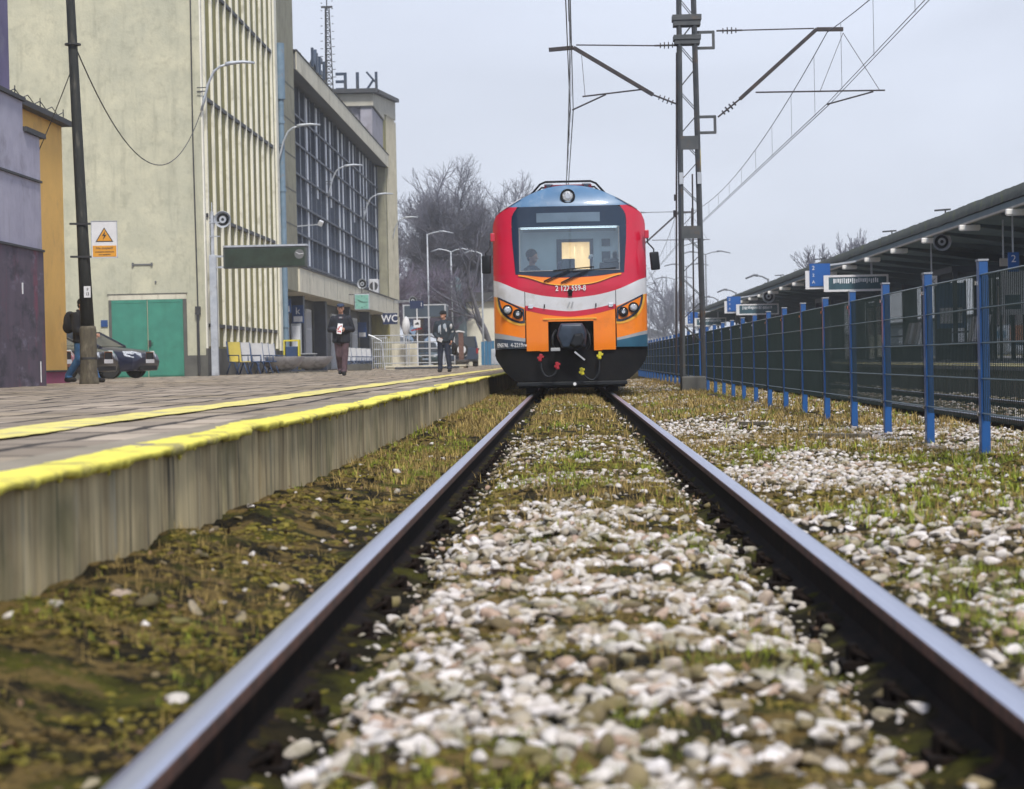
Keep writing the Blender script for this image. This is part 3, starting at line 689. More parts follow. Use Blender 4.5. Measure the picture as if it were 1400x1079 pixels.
# red under the mask, down to the white band
low = lambda x: np.minimum(maskB(x), 2.19)
skin('nose_panel', low, whiteT, -.985, .985, 'red_paint', nz=8)
for s in (-1, 1):
    skin('nose_panel', 2.19, whiteT, *( (-HW, -.985) if s < 0 else (.985, HW)), 'red_paint', nz=6)
skin('white_stripe', whiteT, whiteB_c, -CX_, CX_, 'white_paint', nz=5)
skin('white_stripe', whiteT, whiteB_s, -HW, -CX_-.012, 'white_paint', nz=5); skin('white_stripe', whiteT, whiteB_sr, CX_+.012, HW, 'white_paint', nz=5)
skin('red_stripe', whiteB_c, redB, -CX_, CX_, 'red_paint', nz=3, off=.004)
# orange apron with the coupler opening
skin('apron', redB, 1.365, -.56, .56, 'orange_paint', nz=3)
skin('apron', redB, .80, -CX_+.01, -.56, 'orange_paint', nz=12); skin('apron', redB, .80, .56, CX_-.01, 'orange_paint', nz=12)
for s in (-1, 1):
    x0, x1 = (-.56, -.41) if s < 0 else (.41, .56)
    skin('apron_cheek', 1.365, .79, x0, x1, 'orange_paint', nz=10, off=.015, thick=.05)
skin('coupler_lip', 1.365, 1.325, -.41, .41, 'orange_paint', off=.03, nz=2, thick=.06)
skin('coupler_lip', 1.385, 1.362, -.50, .47, 'yellow_trim', off=.04, nz=1, thick=.03)
# corner panels
cl = smoothf([(-1.40, 1.15), (-1.1, 1.09), (-.8, 1.02)]); cr = smoothf([(.8, 1.0), (1.1, 1.07), (1.40, 1.15)])
gl_ = smoothf([(-1.40, 1.05), (-.8, .965)]); gr_ = smoothf([(.8, .955), (1.40, 1.08)])
for a, b_, T, G, W, band in ((-HW, -CX_-.012, cl, gl_, whiteB_s, 'slate_band'), (CX_+.012, HW, cr, gr_, whiteB_sr, 'teal_band')):
    skin('corner_apron', W, T, a, b_, 'orange_paint', nz=8)
    skin('grey_stripe', T, G, a, b_, 'grey_band', nz=2); skin('lower_band', G, .845 if band == 'teal_band' else .85, a, b_, band, nz=3)
# dark seam lines between the panels come from the 12 mm gaps; a backing behind them
def backing():
    zz = np.linspace(.86, 2.1, 8); b = MB(); X = np.linspace(-HW+.02, HW-.02, 30); V = []
    for z in zz:
        for x in X: V.append((x, F_(tf(x, z))-TY+.05, z))
    n = len(X); F = []
    for i in range(len(zz)-1):
        for k in range(n-1):
            if abs((X[k]+X[k+1])/2) < .45 and zz[i] < 1.3: continue
            a = i*n+k; F.append((a, a+1, a+n+1, a+n))
    b.add(V, F); b.build('front_frame', 'black_metal', train)
backing()
# dome
domeB = interp([(-1.12, 3.43), (-.93, 3.425), (0, 3.42), (.93, 3.425), (1.12, 3.43)])
skin('roof_dome', lambda x: np.maximum(topf(x), domeB(x)+.002), domeB, -1.12, 1.12, 'roof_blue', nz=14, nx=60)
for s in (-1, 1):
    b = MB(); b.tube([(s*1.25, F_(tf(1.25, 3.3))-TY-.004, 3.355), (s*1.10, F_(tf(1.1, 3.4))-TY-.02, 3.445), (s*.86, F_(tf(.86, 3.56))-TY-.02, 3.585)], .010, 6); b.build('dome_seam', 'white_paint', train)

# windscreen mask with real opening
def mask():
    z0, z1, xa = 2.235, 3.045, .915
    # below, above, sides
    skin('windscreen_mask', lambda x: np.full_like(x, z0), maskB, -.985, .985, 'black_mask', off=.006, nz=4)
    def zt(x): return np.interp(np.abs(x), [0, .88, .955, 1.0, 1.035], [3.42, 3.42, 3.385, 3.33, 3.25])
    top_o = skin('windscreen_mask', zt, z1, -1.035, 1.035, 'black_mask', off=.006, nz=10, nx=80)
    for s in (-1, 1):
        V = []; zz = np.linspace(z0, z1, 12); nx = 4
        for z in zz:
            xo = float(mask_half(z))
            for k in range(nx+1):
                x = s*(xa+(xo-xa)*k/nx); V.append((x, F_(tf(x, z))-TY-.006, z))
        for z in zz:
            xo = float(mask_half(z))
            for k in range(nx+1):
                x = s*(xa+(xo-xa)*k/nx); V.append((x, F_(tf(x, z))-TY+.02, z))
        F = []; N = len(zz)*(nx+1)
        for i in range(len(zz)-1):
            for k in range(nx): a = i*(nx+1)+k; F += [(a, a+1, a+nx+2, a+nx+1), (a+N, a+1+N, a+nx+2+N, a+nx+1+N)]
            a = i*(nx+1); F.append((a, a+nx+1, a+nx+1+N, a+N))
        b = MB(); b.add(V, F); b.build('windscreen_mask', 'black_mask', train, smooth=True, auto=40)
    # glass
    skin('windscreen', z1+.01, z0-.01, -xa-.01, xa+.01, 'cab_glass', off=.0, nx=30, nz=10, thick=.003)
    # pale rubber line round the glass
    e = MB(); y = lambda x, z: F_(tf(x, z))-TY-.010
    loop = [(-.90+k*.09, 2.245) for k in range(21)]; loop2 = [(.90-k*.09, 3.03) for k in range(21)]
    pts = [(x, y(x, z), z) for x, z in loop]; e.tube(pts, .006, 4); e.tube([(x, y(x, z), z) for x, z in loop2], .006, 4)
    for s in (-1, 1): e.tube([(s*.90, y(.9, z), z) for z in np.linspace(2.245, 3.03, 8)], .006, 4)
    e.build('windscreen_seal', 'grey_band', train)
    # destination display behind the dark glass
    skin('destination_display', 3.30, 3.13, -.585, .565, 'display_glass', off=.012, nx=20, nz=3, thick=.012)
mat('display_glass', (.115, .17, .23), (.095, .14, .19), rough=.2, scale=3, coat=.3)
mask()
# orange lip under the windscreen
lipT = smoothf([(-.95, 2.205), (-.5, 2.138), (0, 2.118), (.5, 2.138), (.95, 2.205)])
lipB = smoothf([(-.95, 2.185), (-.68, 2.125), (-.55, 2.06), (-.44, 2.02), (-.2, 1.985), (.06, 1.98), (.43, 2.01), (.62, 2.07), (.72, 2.12), (.95, 2.185)])
skin('wiper_cowl', lambda x: lipT(x)-.012, lipB, -.93, .93, 'orange_paint', off=.022, nx=60, nz=4, thick=.03)
skin('cowl_trim', lambda x: lipB(x)+.001, lambda x: lipB(x)-.012, -.93, .93, 'yellow_trim', off=.026, nx=60, nz=1, thick=.03)
# headlamp on the dome
def lamp(x, z, r, parent=None, inner='lens_clear', rimm='black_metal', depth=.07, back=.03):
    o = empty('headlight', (x, F_(tf(x, z))-TY, z)); o.parent = parent or train
    b = MB(); b.lathe([(r*.80, -depth), (r, -depth), (r*1.02, .02), (r*.9, back+.02), (r*.78, back+.02)], (0, 0, 0), 28, 'y'); b.f = [f for f in b.f if len(f) == 4]
    b.build('rim', rimm, o, smooth=True, auto=40)
    b = MB(); b.lathe([(r*.82, -depth+.02), (r*.6, -depth+.006), (r*.25, -depth-.002), (.001, -depth-.003)], (0, 0, 0), 24, 'y'); b.build('lens', inner, o, smooth=True)
    b = MB(); b.lathe([(r*.34, -depth-.006), (r*.38, -depth+.01)], (0, 0, 0), 18, 'y'); b.build('bulb', 'chrome', o)
    return o
lamp(-.01, 3.60, .135)
# headlight clusters
for s in (-1, 1):
    P = [(-1.325, 1.80), (-1.09, 1.685), (-.838, 1.56), (-.826, 1.31), (-.90, 1.305), (-.98, 1.322), (-1.07, 1.355), (-1.15, 1.405), (-1.215, 1.46), (-1.265, 1.53), (-1.30, 1.62), (-1.32, 1.72)]
    Q = [(-1.285, 1.745), (-1.08, 1.645), (-.872, 1.53), (-.862, 1.355), (-.93, 1.345), (-1.02, 1.375), (-1.10, 1.42), (-1.17, 1.475), (-1.225, 1.545), (-1.26, 1.63)]
    Y = [(x*1.0+(-.035 if i > 5 else 0), z-(.0 if i < 3 else .045)) for i, (x, z) in enumerate(P)]
    mir = lambda L: [(-s*x if s > 0 else x, z) for x, z in (L if s < 0 else L[::-1])]
    hc = empty('headlight_cluster', (0, 0, 0)); hc.parent = train
    plate('cluster_trim', mir(P[:0]+[(-.822, 1.36), (-.822, 1.268), (-.92, 1.265), (-1.02, 1.29), (-1.12, 1.335), (-1.2, 1.39), (-1.27, 1.465), (-1.32, 1.56), (-1.35, 1.66), (-1.365, 1.80), (-1.33, 1.79), (-1.30, 1.62), (-1.15, 1.40), (-.98, 1.32)]), 'yellow_trim', off=.010, thick=.02, parent=hc)
    plate('cluster_frame', mir(P), 'black_mask', off=.018, thick=.03, parent=hc)
    plate('cluster_bowl', mir(Q), 'orange_paint', off=.024, thick=.02, parent=hc)
    lamp(s*1.14, 1.555, .092, hc, depth=.075); lamp(s*.955, 1.475, .090, hc, inner='lens_dark', depth=.065)
# writing
def on_front(body, x, z, size, m='white_letter', sx=1.0, bold=.004, ang=0.0, off=.016):
    y = F_(tf(x, z))-TY-off; d = F_(tf(x+.1, z)-tf(x-.1, z))/.2
    return text_obj('lettering', body, size, m, train, (x, y, z), (R(90), ang, math.atan(d)), .003, sx=sx, bold=bold)
on_front('2 122 559-8', 0.01, 1.918, .135, sx=.84, bold=.002)
on_front('EN57AL', -1.24, .912, .108, sx=.74, bold=0); on_front('4-2219', -.985, .912, .108, sx=.76, bold=0); on_front('rw', -.835, .91, .10, sx=.62, bold=0)
# small fittings on the nose
b = MB(); b.lathe([(.03, -.05), (.045, -.03), (.045, .02)], (0, F_(tf(0, 1.84))-TY, 1.86), 14, 'y'); b.box(-.035, .035, F_(tf(0, 1.8))-TY-.03, F_(tf(0, 1.8))-TY+.02, 1.78, 1.86); b.build('socket', 'black_metal', train, smooth=False)
for x in (-.72, .73):
    b = MB(); y = F_(tf(x, 1.6))-TY; b.box(x-.045, x+.045, y-.03, y+.01, 1.575, 1.635); b.build('step_bracket', 'chrome', train, bevel=.006)
for x in (-.47, .46):
    b = MB(); y = F_(tf(x, 1.6))-TY; b.tube([(x, y+.01, 1.635), (x, y-.05, 1.625), (x, y-.05, 1.59), (x, y+.01, 1.58)], .010, 6); b.build('grab_hook', 'black_metal', train)
# wordmark emblem, pale, in the white stripe: two slanted strokes
e_ = MB(); y = F_(tf(0, 1.62))-TY-.006
e_.add([(-.07, y, 1.56), (-.045, y, 1.56), (0, y, 1.66), (-.02, y, 1.68)], [(0, 1, 2, 3)]); e_.add([(.0, y, 1.56), (.03, y, 1.56), (.06, y, 1.67), (.035, y, 1.68)], [(0, 1, 2, 3)]); e_.build('emblem', 'grey_band', train)
# wipers
for (xa, za, xb, zb, xc, xd, zc, zd) in ((-.47, 2.055, .02, 2.265, -.30, .44, 2.245, 2.30), (-.16, 2.025, .33, 2.25, .05, .84, 2.225, 2.275)):
    o = empty('wiper', (0, 0, 0)); o.parent = train
    yy = lambda x, z, k: F_(tf(x, z))-TY-k
    b = MB(); b.bar((xa, yy(xa, za, .05), za), (xb, yy(xb, zb, .05), zb), .022, .02); b.bar((xa+.06, yy(xa, za, .05), za-.01), (xb+.05, yy(xb, zb, .05), zb-.01), .010, .01); b.build('arm', 'black_plastic', o)
    b = MB(); b.bar((xc, yy(xc, zc, .025), zc), (xd, yy(xd, zd, .025), zd), .016, .02); b.build('blade', 'black_plastic', o)
# mirrors
for s in (-1, 1):
    o = empty('mirror', (s*1.38, .35, 2.9)); o.parent = train
    b = MB(); b.box(-.03+s*.02, .05+s*.02, -.05, .08, -.09, .06); b.build('mirror_mount', 'red_paint', o, bevel=.01)
    if s < 0: pts = [(-.06, 0, -.06), (-.06, -.05, -.18), (-.10, -.10, -.26), (-.14, -.12, -.30), (-.14, -.12, -.36)]; c = (-.13, -.12, -.51); rz = 0.0
    else: pts = [(.04, 0, -.09), (.05, -.05, -.18), (.12, -.10, -.26), (.15, -.12, -.30), (.15, -.12, -.36)]; c = (.165, -.12, -.51); rz = -.09
    b = MB(); b.tube(pts, .014, 8); b.build('mirror_arm', 'black_plastic', o, smooth=True)
    b = MB(); b.box(-.085, .085, -.04, .04, -.165, .165); h = b.build('mirror_head', 'black_plastic', o, bevel=.025, smooth=True, auto=50); h.location = c; h.rotation_euler = (0, rz if s > 0 else 0, s*.35)
    b = MB(); b.box(-.065, .065, .041, .045, -.14, .14); q = b.build('mirror_glass', 'mirror_glass', h)
# rooftop rail and pantograph base
o = empty('roof_rack', (0, 1.2, 3.8)); o.parent = train
b = MB(); b.tube([(-.70, 0, -.10), (-.52, -.05, .10), (-.42, -.08, .14), (.42, -.08, .14), (.52, -.05, .10), (.70, 0, -.10)], .020, 8); b.tube([(-.72, .7, -.10), (-.50, .7, .10), (.50, .7, .10), (.72, .7, -.10)], .018, 8); b.build('hoop', 'black_metal', o, smooth=True)
b = MB(); b.box(-.44, .44, -.02, .5, 0, .09); b.build('equipment_box', 'red_dark', o, bevel=.01) if False else b.build('equipment_box', 'red_paint', o, bevel=.01)
for x in (-.36, .34):
    b = MB(); b.lathe([(.03, -.02), (.05, .0), (.03, .02), (.05, .04), (.03, .06), (.05, .08), (.03, .11)], (x, -.04, 0), 12); b.box(x-.08, x+.08, -.12, .0, .085, .105); b.build('insulator', 'grey_band', o)
# coupler: recess, head under its cover, hoses, hook bar
b = MB(); b.box(-.56, .56, .30, .34, .70, 1.36); b.box(-.56, -.46, .06, .34, .7, 1.36); b.box(.46, .56, .06, .34, .7, 1.36); b.box(-.56, .56, .06, .34, 1.34, 1.37)
b.build('coupler_recess', 'black_metal', train)
for s in (-1, 1):
    b = MB(); b.box(s*.41, s*.55, .03, .16, 1.02, 1.30); b.build('recess_panel', 'orange_paint', train)
cp = empty('coupler', (0, -.05, 1.05)); cp.parent = train
def poly_loft(b, rings):
    n = len(rings[0]); vs = [p for r in rings for p in r]; fs = []
    for i in range(len(rings)-1):
        for k in range(n): a = i*n+k; c = i*n+(k+1) % n; fs.append((a, c, c+n, a+n))
    fs += [tuple(range(n))[::-1], tuple(range((len(rings)-1)*n, len(rings)*n))]; b.add(vs, fs)
mat('coupler_cover', (.030, .050, .085), (.015, .026, .045), rough=.42, scale=3.5, detail=6, lo=.4, hi=.6)
b = MB(); S = [(-.185, .235), (.205, .235), (.255, .15), (.285, .05), (.255, -.19), (.10, -.24), (-.17, -.21), (-.26, .0), (-.225, .15)]
poly_loft(b, [[(x*k, y, z*k) for x, z in S] for y, k in ((.35, .7), (.2, 1.0), (-.12, 1.0), (-.2, .88))]); b.build('coupler_cover', 'coupler_cover', cp, bevel=.02, smooth=True, auto=35)
b = MB(); poly_loft(b, [[(.10+x*k, y, -.06+z*k) for x, z in [(-.14, -.10), (-.05, -.17), (.10, -.14), (.15, 0), (.10, .12), (-.05, .10)]] for y, k in ((-.18, 1.0), (-.27, .95), (-.31, .7))]); b.build('coupler_face', 'black_plastic', cp, bevel=.012)
b = MB(); b.bar((.06, -.2, -.28), (.24, -.22, -.43), .03, .03); b.build('release_lever', 'chrome', cp)
b = MB(); b.box(-.37, -.20, -.12, -.05, -.26, -.20); b.build('lamp_socket', 'grey_band', cp, bevel=.008)
for s in (-1, 1):
    b = MB(); b.tube([(s*.27, 0, .12), (s*.33, -.12, .02), (s*.34, -.12, -.14), (s*.28, -.05, -.24)], .02, 8); b.build('cable', 'black_plastic', cp, smooth=True)
def hose(pts, m, ends):
    o = empty('brake_hose', (0, 0, 0)); o.parent = train
    P = []
    for i in range(len(pts)-1):
        p0 = Vector(pts[max(i-1, 0)]); p1 = Vector(pts[i]); p2 = Vector(pts[i+1]); p3 = Vector(pts[min(i+2, len(pts)-1)])
        for t in np.linspace(0, 1, 6)[:-1]:
            P.append(.5*((2*p1)+(-p0+p2)*t+(2*p0-5*p1+4*p2-p3)*t*t+(-p0+3*p1-3*p2+p3)*t**3))
    P.append(Vector(pts[-1])); b = MB(); b.tube(P, .017, 8); b.build('hose', 'black_plastic', o, smooth=True)
    for (x, y, z, a) in ends:
        b = MB(); b.box(-.035, .035, -.03, .03, -.07, .08); b.box(.03, .075, -.02, .02, .0, .05); b.box(-.07, -.03, -.02, .02, -.04, .01); b.lathe([(.035, -.09), (.045, -.07), (.045, -.03)], n=10)
        q = b.build('cock', m, o, bevel=.008); q.location = (x, y, z); q.rotation_euler = (0, a, 0); q.scale = (.8, .8, .8)
hose([(-.55, -.02, .62), (-.55, -.05, .50), (-.50, -.08, .38), (-.42, -.10, .33), (-.32, -.10, .37), (-.27, -.08, .46)], 'hose_red', ((-.56, -.05, .68, .2), (-.26, -.09, .53, -.1)))
hose([(.50, -.02, .62), (.50, -.05, .50), (.47, -.08, .36), (.38, -.10, .26), (.28, -.10, .29), (.20, -.08, .38)], 'hose_yellow', ((.51, -.05, .70, .1), (.18, -.09, .42, -.25)))
# skirt / plough
SK = [(-1.385, .85), (-1.395, .74), (-1.37, .65), (-1.30, .55), (-1.22, .43), (-1.10, .32), (-.98, .245), (.98, .235), (1.10, .31), (1.24, .45), (1.35, .60), (1.39, .73), (1.39, .85), (.56, .82), (.56, .80), (-.56, .80)]
plate('plough_skirt', SK, 'black_metal', off=-.05, thick=.25, sub_=.1)
b = MB(); b.box(-1.0, 1.0, .02, .10, .165, .235); b.build('guard_beam', 'grey_dark', train) if 'grey_dark' in M else b.build('guard_beam', 'black_plastic', train, bevel=.01)
b = MB(); b.lathe([(.03, -.02), (.03, .02)], (.05, .0, .19), 12, 'y'); b.build('jacking_mark', 'white_letter', train)
for s in (-1, 1):
    b = MB(); b.box(s*.66, s*.84, .45, .55, .03, .30); b.box(s*.72, s*.78, .3, .6, .18, .34); b.build('rail_guard', 'black_metal', train)
b = MB(); b.box(-1.28, 1.28, .55, 4.5, .50, .85); b.box(-.98, .98, .5, 4.5, .12, .497); b.build('underframe', 'black_metal', train)

# ---- cab interior
mat('cab_wall', (.58, .68, .74), (.52, .62, .68), rough=.6, scale=3); mat('cab_dark', (.03, .04, .055), rough=.6, scale=3)
mat('cab_desk', (.12, .15, .18), (.09, .115, .14), rough=.5, scale=4)
mat('corridor', (.85, .74, .56), (.78, .67, .50), rough=.6, scale=4)
cab = empty('cab', (0, 0, 0)); cab.parent = train
b = MB(); yb = 2.1
b.box(-1.3, -.24, yb, yb+.03, 1.3, 3.4); b.box(.46, 1.3, yb, yb+.03, 1.3, 3.4); b.box(-.24, .46, yb, yb+.03, 2.93, 3.4)
b.build('cab_wall', 'cab_wall', cab)
b = MB(); b.box(-1.3, 1.3, .55, yb, 3.12, 3.15); b.build('cab_ceiling', 'cab_wall', cab)
b = MB(); b.box(-.24, -.14, yb-.03, yb+.05, 1.3, 2.93); b.box(.39, .46, yb-.03, yb+.05, 1.3, 2.93); b.box(-.14, .39, yb-.03, yb+.05, 2.87, 2.93); b.build('door_frame', 'cab_dark', cab)
b = MB(); b.box(-.6, -.58, yb+.05, 5, 1.3, 3.1); b.box(.78, .80, yb+.05, 5, 1.3, 3.1); b.box(-.6, .8, 5, 5.03, 1.3, 3.1); b.box(-.6, .8, yb+.05, 5, 3.1, 3.12); b.box(-.6, .8, yb+.05, 5, 1.28, 1.3); b.build('corridor_wall', 'corridor', cab)
b = MB(); b.box(.10, .12, yb+1.4, yb+1.6, 1.3, 2.85); b.box(.25, .27, yb+1.4, yb+1.42, 1.3, 2.85); b.box(.12, .25, yb+1.4, yb+1.41, 1.9, 2.0); b.build('corridor_door', 'corridor', cab)
mat('lamp_glow', (1.0, .86, .66), rough=.5, emit=7.5)
mat('fill_cool', (.80, .92, 1.0), rough=.5, emit=1.6); b = MB(); b.box(-.9, .9, 1.0, 1.5, 3.095, 3.118); b.build('cab_fill_panel', 'fill_cool', cab)  # glowing ceiling panel added to brighten the cab; no fitting there is known
b = MB(); b.box(-.1, .35, 2.5, 4.6, 3.085, 3.098); b.build('corridor_lamp', 'lamp_glow', cab)
b = MB(); b.box(-1.25, 1.25, .42, .95, 1.3, 2.28); b.box(-.15, .1, .95, 1.0, 2.1, 2.5); b.build('driving_desk', 'cab_desk', cab, bevel=.03)
b = MB(); b.box(.55, 1.2, .6, .95, 2.28, 2.40); b.box(.62, .9, .55, .75, 2.40, 2.47); b.build('instrument_panel', 'cab_dark', cab, bevel=.02)
b = MB(); b.box(-.22, .05, 1.2, 1.32, 1.7, 2.47); b.build('seat', mat('seat_blue', (.05, .06, .12), rough=.8), cab, bevel=.05, smooth=True, auto=50)
for z0, z1 in ((2.78, 2.92), (2.48, 2.68)):
    b = MB(); b.box(.62, .78, yb-.03, yb-.01, z0, z1); b.build('notice', 'cab_dark', cab)
b = MB(); b.lathe([(.07, -.02), (.07, .02)], (.83, .62, 2.52), 16, 'y'); b.box(.79, .87, .6, .66, 2.42, 2.62); b.build('gauge', 'white_letter', cab)
b = MB(); b.box(-.84, .85, .50, .53, 2.97, 3.03); b.build('sun_blind', 'grey_band', cab)
b = MB(); b.bar((.42, .55, 2.28), (.44, .55, 2.5), .015); b.lathe([(.04, 2.5), (.05, 2.52), (.02, 2.55)], (.40, .55, 0), 8); b.box(.34, .40, .54, .56, 2.47, 2.50); b.build('desk_lamp', 'white_letter', cab)
# ================================================================== station building and everything on the left
def streak(n, l, b, amt=.55, col=(.10, .095, .07), sc=(3.2, 3.2, .35), lo=.52, hi=.72):
    tcn = n.new('ShaderNodeTexCoord'); mp = n.new('ShaderNodeMapping'); mp.inputs['Scale'].default_value = sc; l(tcn.outputs['Object'], mp.inputs[0])
    nz = n.new('ShaderNodeTexNoise'); nz.inputs['Scale'].default_value = 1.0; nz.inputs['Detail'].default_value = 9; nz.inputs['Roughness'].default_value = .68; l(mp.outputs[0], nz.inputs['Vector'])
    mr = n.new('ShaderNodeMapRange'); mr.inputs['From Min'].default_value = lo; mr.inputs['From Max'].default_value = hi; mr.inputs['To Max'].default_value = amt; l(nz.outputs[0], mr.inputs[0])
    src = b.inputs['Base Color'].links[0].from_socket
    mx = n.new('ShaderNodeMixRGB'); mx.inputs[2].default_value = (*col, 1); l(mr.outputs[0], mx.inputs[0]); l(src, mx.inputs[1]); l(mx.outputs[0], b.inputs['Base Color'])
mat('render_green', (.56, .54, .40), (.44, .435, .33), rough=.9, scale=1.3, detail=10, c3=(.43, .43, .335), s3=.45, lo3=.45, hi3=.7, bump=.006, bscale=14); sub(M['render_green'], lambda n, l, b: (streak(n, l, b, .38, (.20, .20, .15)), streak(n, l, b, .4, (.24, .235, .17), (5, 5, 4), .5, .7)))
mat('olive_wall', (.31, .28, .10), (.21, .195, .075), rough=.9, scale=.9, detail=8, stretch=(1, 1.5, .4), c3=(.13, .125, .07), s3=.8, lo3=.5, hi3=.7, bump=.004, bscale=12); sub(M['olive_wall'], lambda n, l, b: streak(n, l, b, .5, (.10, .085, .045)))
mat('pier_concrete', (.29, .28, .20), (.22, .21, .155), rough=.9, scale=1.4, detail=8, c3=(.15, .145, .11), s3=.8, bump=.005, bscale=14); sub(M['pier_concrete'], lambda n, l, b: streak(n, l, b, .6))
mat('cream_band', (.66, .62, .50), (.56, .53, .43), rough=.85, scale=1.0, detail=8, c3=(.42, .39, .30), s3=.7, lo3=.52, hi3=.75, bump=.003, bscale=12); sub(M['cream_band'], lambda n, l, b: streak(n, l, b, .5, (.20, .18, .13), (5, 5, .6)))
mat('fin_cream', (.80, .78, .68), (.70, .68, .58), rough=.8, scale=1.5, c3=(.38, .36, .27), s3=1.2, lo3=.55, hi3=.75)
mat('dark_frame', (.035, .050, .085), (.025, .035, .060), rough=.5, scale=4)
mat('plinth', (.12, .12, .11), (.08, .08, .075), rough=.9, scale=2, bump=.004); sub(M['plinth'], lambda n, l, b: streak(n, l, b, .6, (.04, .04, .035)))
mat('plain_grey', (.14, .145, .15), (.11, .115, .12), rough=.85, scale=2)  # one even grey for hall back, roof slab, ground floor wall and fittings
mat('door_green', (.050, .25, .18), (.040, .20, .15), rough=.5, scale=2.2, detail=8, c3=(.035, .18, .13), s3=1.8, lo3=.52, hi3=.75, bump=.0015, bscale=9); sub(M['door_green'], lambda n, l, b: streak(n, l, b, .35, (.03, .13, .09), (4, 4, .5)))
mat('pipe_blue', (.17, .25, .33), (.12, .19, .26), rough=.55, scale=3, c3=(.22, .16, .12), s3=4, lo3=.6, hi3=.75)
mat('galv', (.50, .53, .57), (.38, .41, .46), rough=.5, metal=.3, scale=5, c3=(.30, .30, .31), s3=3)
mat('dark_iron', (.028, .030, .034), (.04, .04, .042), rough=.6, scale=6, c3=(.075, .045, .03), s3=6, lo3=.6, hi3=.7)
mat('roof_dark', (.04, .045, .05), (.055, .055, .06), rough=.8, scale=2)
def pane_mat(name, dark, rough, ):
    mat(name, dark, tuple(c*.6 for c in dark), rough=rough, spec=1.0, scale=.7, detail=3)
    return M[name]
pane_mat('glazing', (.10, .14, .20), .08)
def _gz(n, l, b):
    b.inputs['Metallic'].default_value = .0; b.inputs['Coat Weight'].default_value = .8; b.inputs['Coat Roughness'].default_value = .06
sub(M['glazing'], _gz)
mat('pale_white', (.80, .82, .86), (.70, .73, .78), rough=.7, scale=2)
G0 = PZ-.05
mat('tower_cream', (.46, .44, .37), (.38, .36, .30), rough=.9, scale=1.4, detail=8, c3=(.28, .27, .22), s3=.8)
WX = -11.79
st = empty('station_building', (0, 0, 0), label='pale green station building with ribbed flank and tall glazed hall beside the platform', cat='building')
def part(name, m, *boxes, bevel=0, parent=st):
    b = MB()
    for q in boxes: b.box(*q)
    return b.build(name, m, parent, bevel=bevel)
# end block: wall facing us, plinth, side wall behind the fins
part('end_wall', 'render_green', (-32, WX, 66.5, 84.0, G0, 21.0))
part('plinth', 'plinth', (-32, -14.9, 66.45, 66.5, G0, 1.03), (-12.5, WX-.003, 66.45, 66.5, G0, 1.03), (WX, WX+.05, 66.45, 84.0, G0, 1.25))
b = MB()
for z in (2.0, 5.61, 9.45, 13.27, 17.0): b.box(WX+.004, WX+.09, 66.9, 82.4, z-.05, z+.07)
b.build('joint_ledge', 'dark_iron', st)
part('flank_wall', 'olive_wall', (WX-.02, WX+.006, 66.75, 83.95, 1.25, 20.9))
for i in range(12):
    y = 67.05+i*1.40
    part('fin', 'fin_cream', (WX+.004, WX+.10, y-.07, y+.07, 1.32, 20.8))
part('corner_trim', 'fin_cream', (WX+.004, WX+.05, 66.5, 66.72, 1.25, 20.9)); part('corner_trim', 'fin_cream', (WX+.004, WX+.09, 83.4, 84.0, 1.25, 20.9))
part('pier', 'pier_concrete', (-20, WX+.02, 84.6, 89.65, 3.87, 21.0), (-20, WX-.25, 84.0, 84.6, G0, 21.0)); part('lower_pier', 'pier_concrete', (-20, WX-.9, 84.6, 89.65, G0, 3.868))
b = MB()
for z in (5.2, 6.7, 8.2, 9.7, 11.2, 12.7): b.box(WX+.02, WX+.028, 85.6, 89.6, z-.025, z+.025)
b.build('pier_joint', 'plinth', st)
# downpipe on the pier corner
dp = MB(); dp.tube([(WX+.16, 84.25, .4), (WX+.16, 84.25, 13.4)], .13, 14); dp.tube([(WX+.16, 84.25, 11.6), (WX+.16, 84.25, 13.9)], .20, 14)
for z in (2.2, 5.0, 7.8, 10.6): dp.tube([(WX+.16, 84.25, z), (WX+.16, 84.25, z+.12)], .16, 14)
dp.build('downpipe', 'pipe_blue', st, smooth=True, auto=40)
# cable conduit and small marks on the end wall
b = MB(); b.tube([(-12.02, 66.42, .4), (-12.02, 66.42, 3.0), (-12.06, 66.44, 8), (-12.0, 66.44, 20.5)], .022, 6); b.tube([(-12.02, 66.38, .4), (-12.02, 66.38, 2.4)], .045, 8); b.box(-12.10, -11.94, 66.34, 66.49, 2.35, 2.62); b.build('conduit', 'dark_iron', st)
b = MB(); b.box(-14.13, -13.5, 66.47, 66.5, 4.0, 4.05); b.box(-14.16, -14.10, 66.44, 66.5, 3.96, 4.09); b.box(-13.54, -13.48, 66.44, 66.5, 3.97, 4.08); b.box(-13.42, -13.37, 66.45, 66.5, 3.42, 3.48); b.build('wall_bracket', 'plain_grey', st)
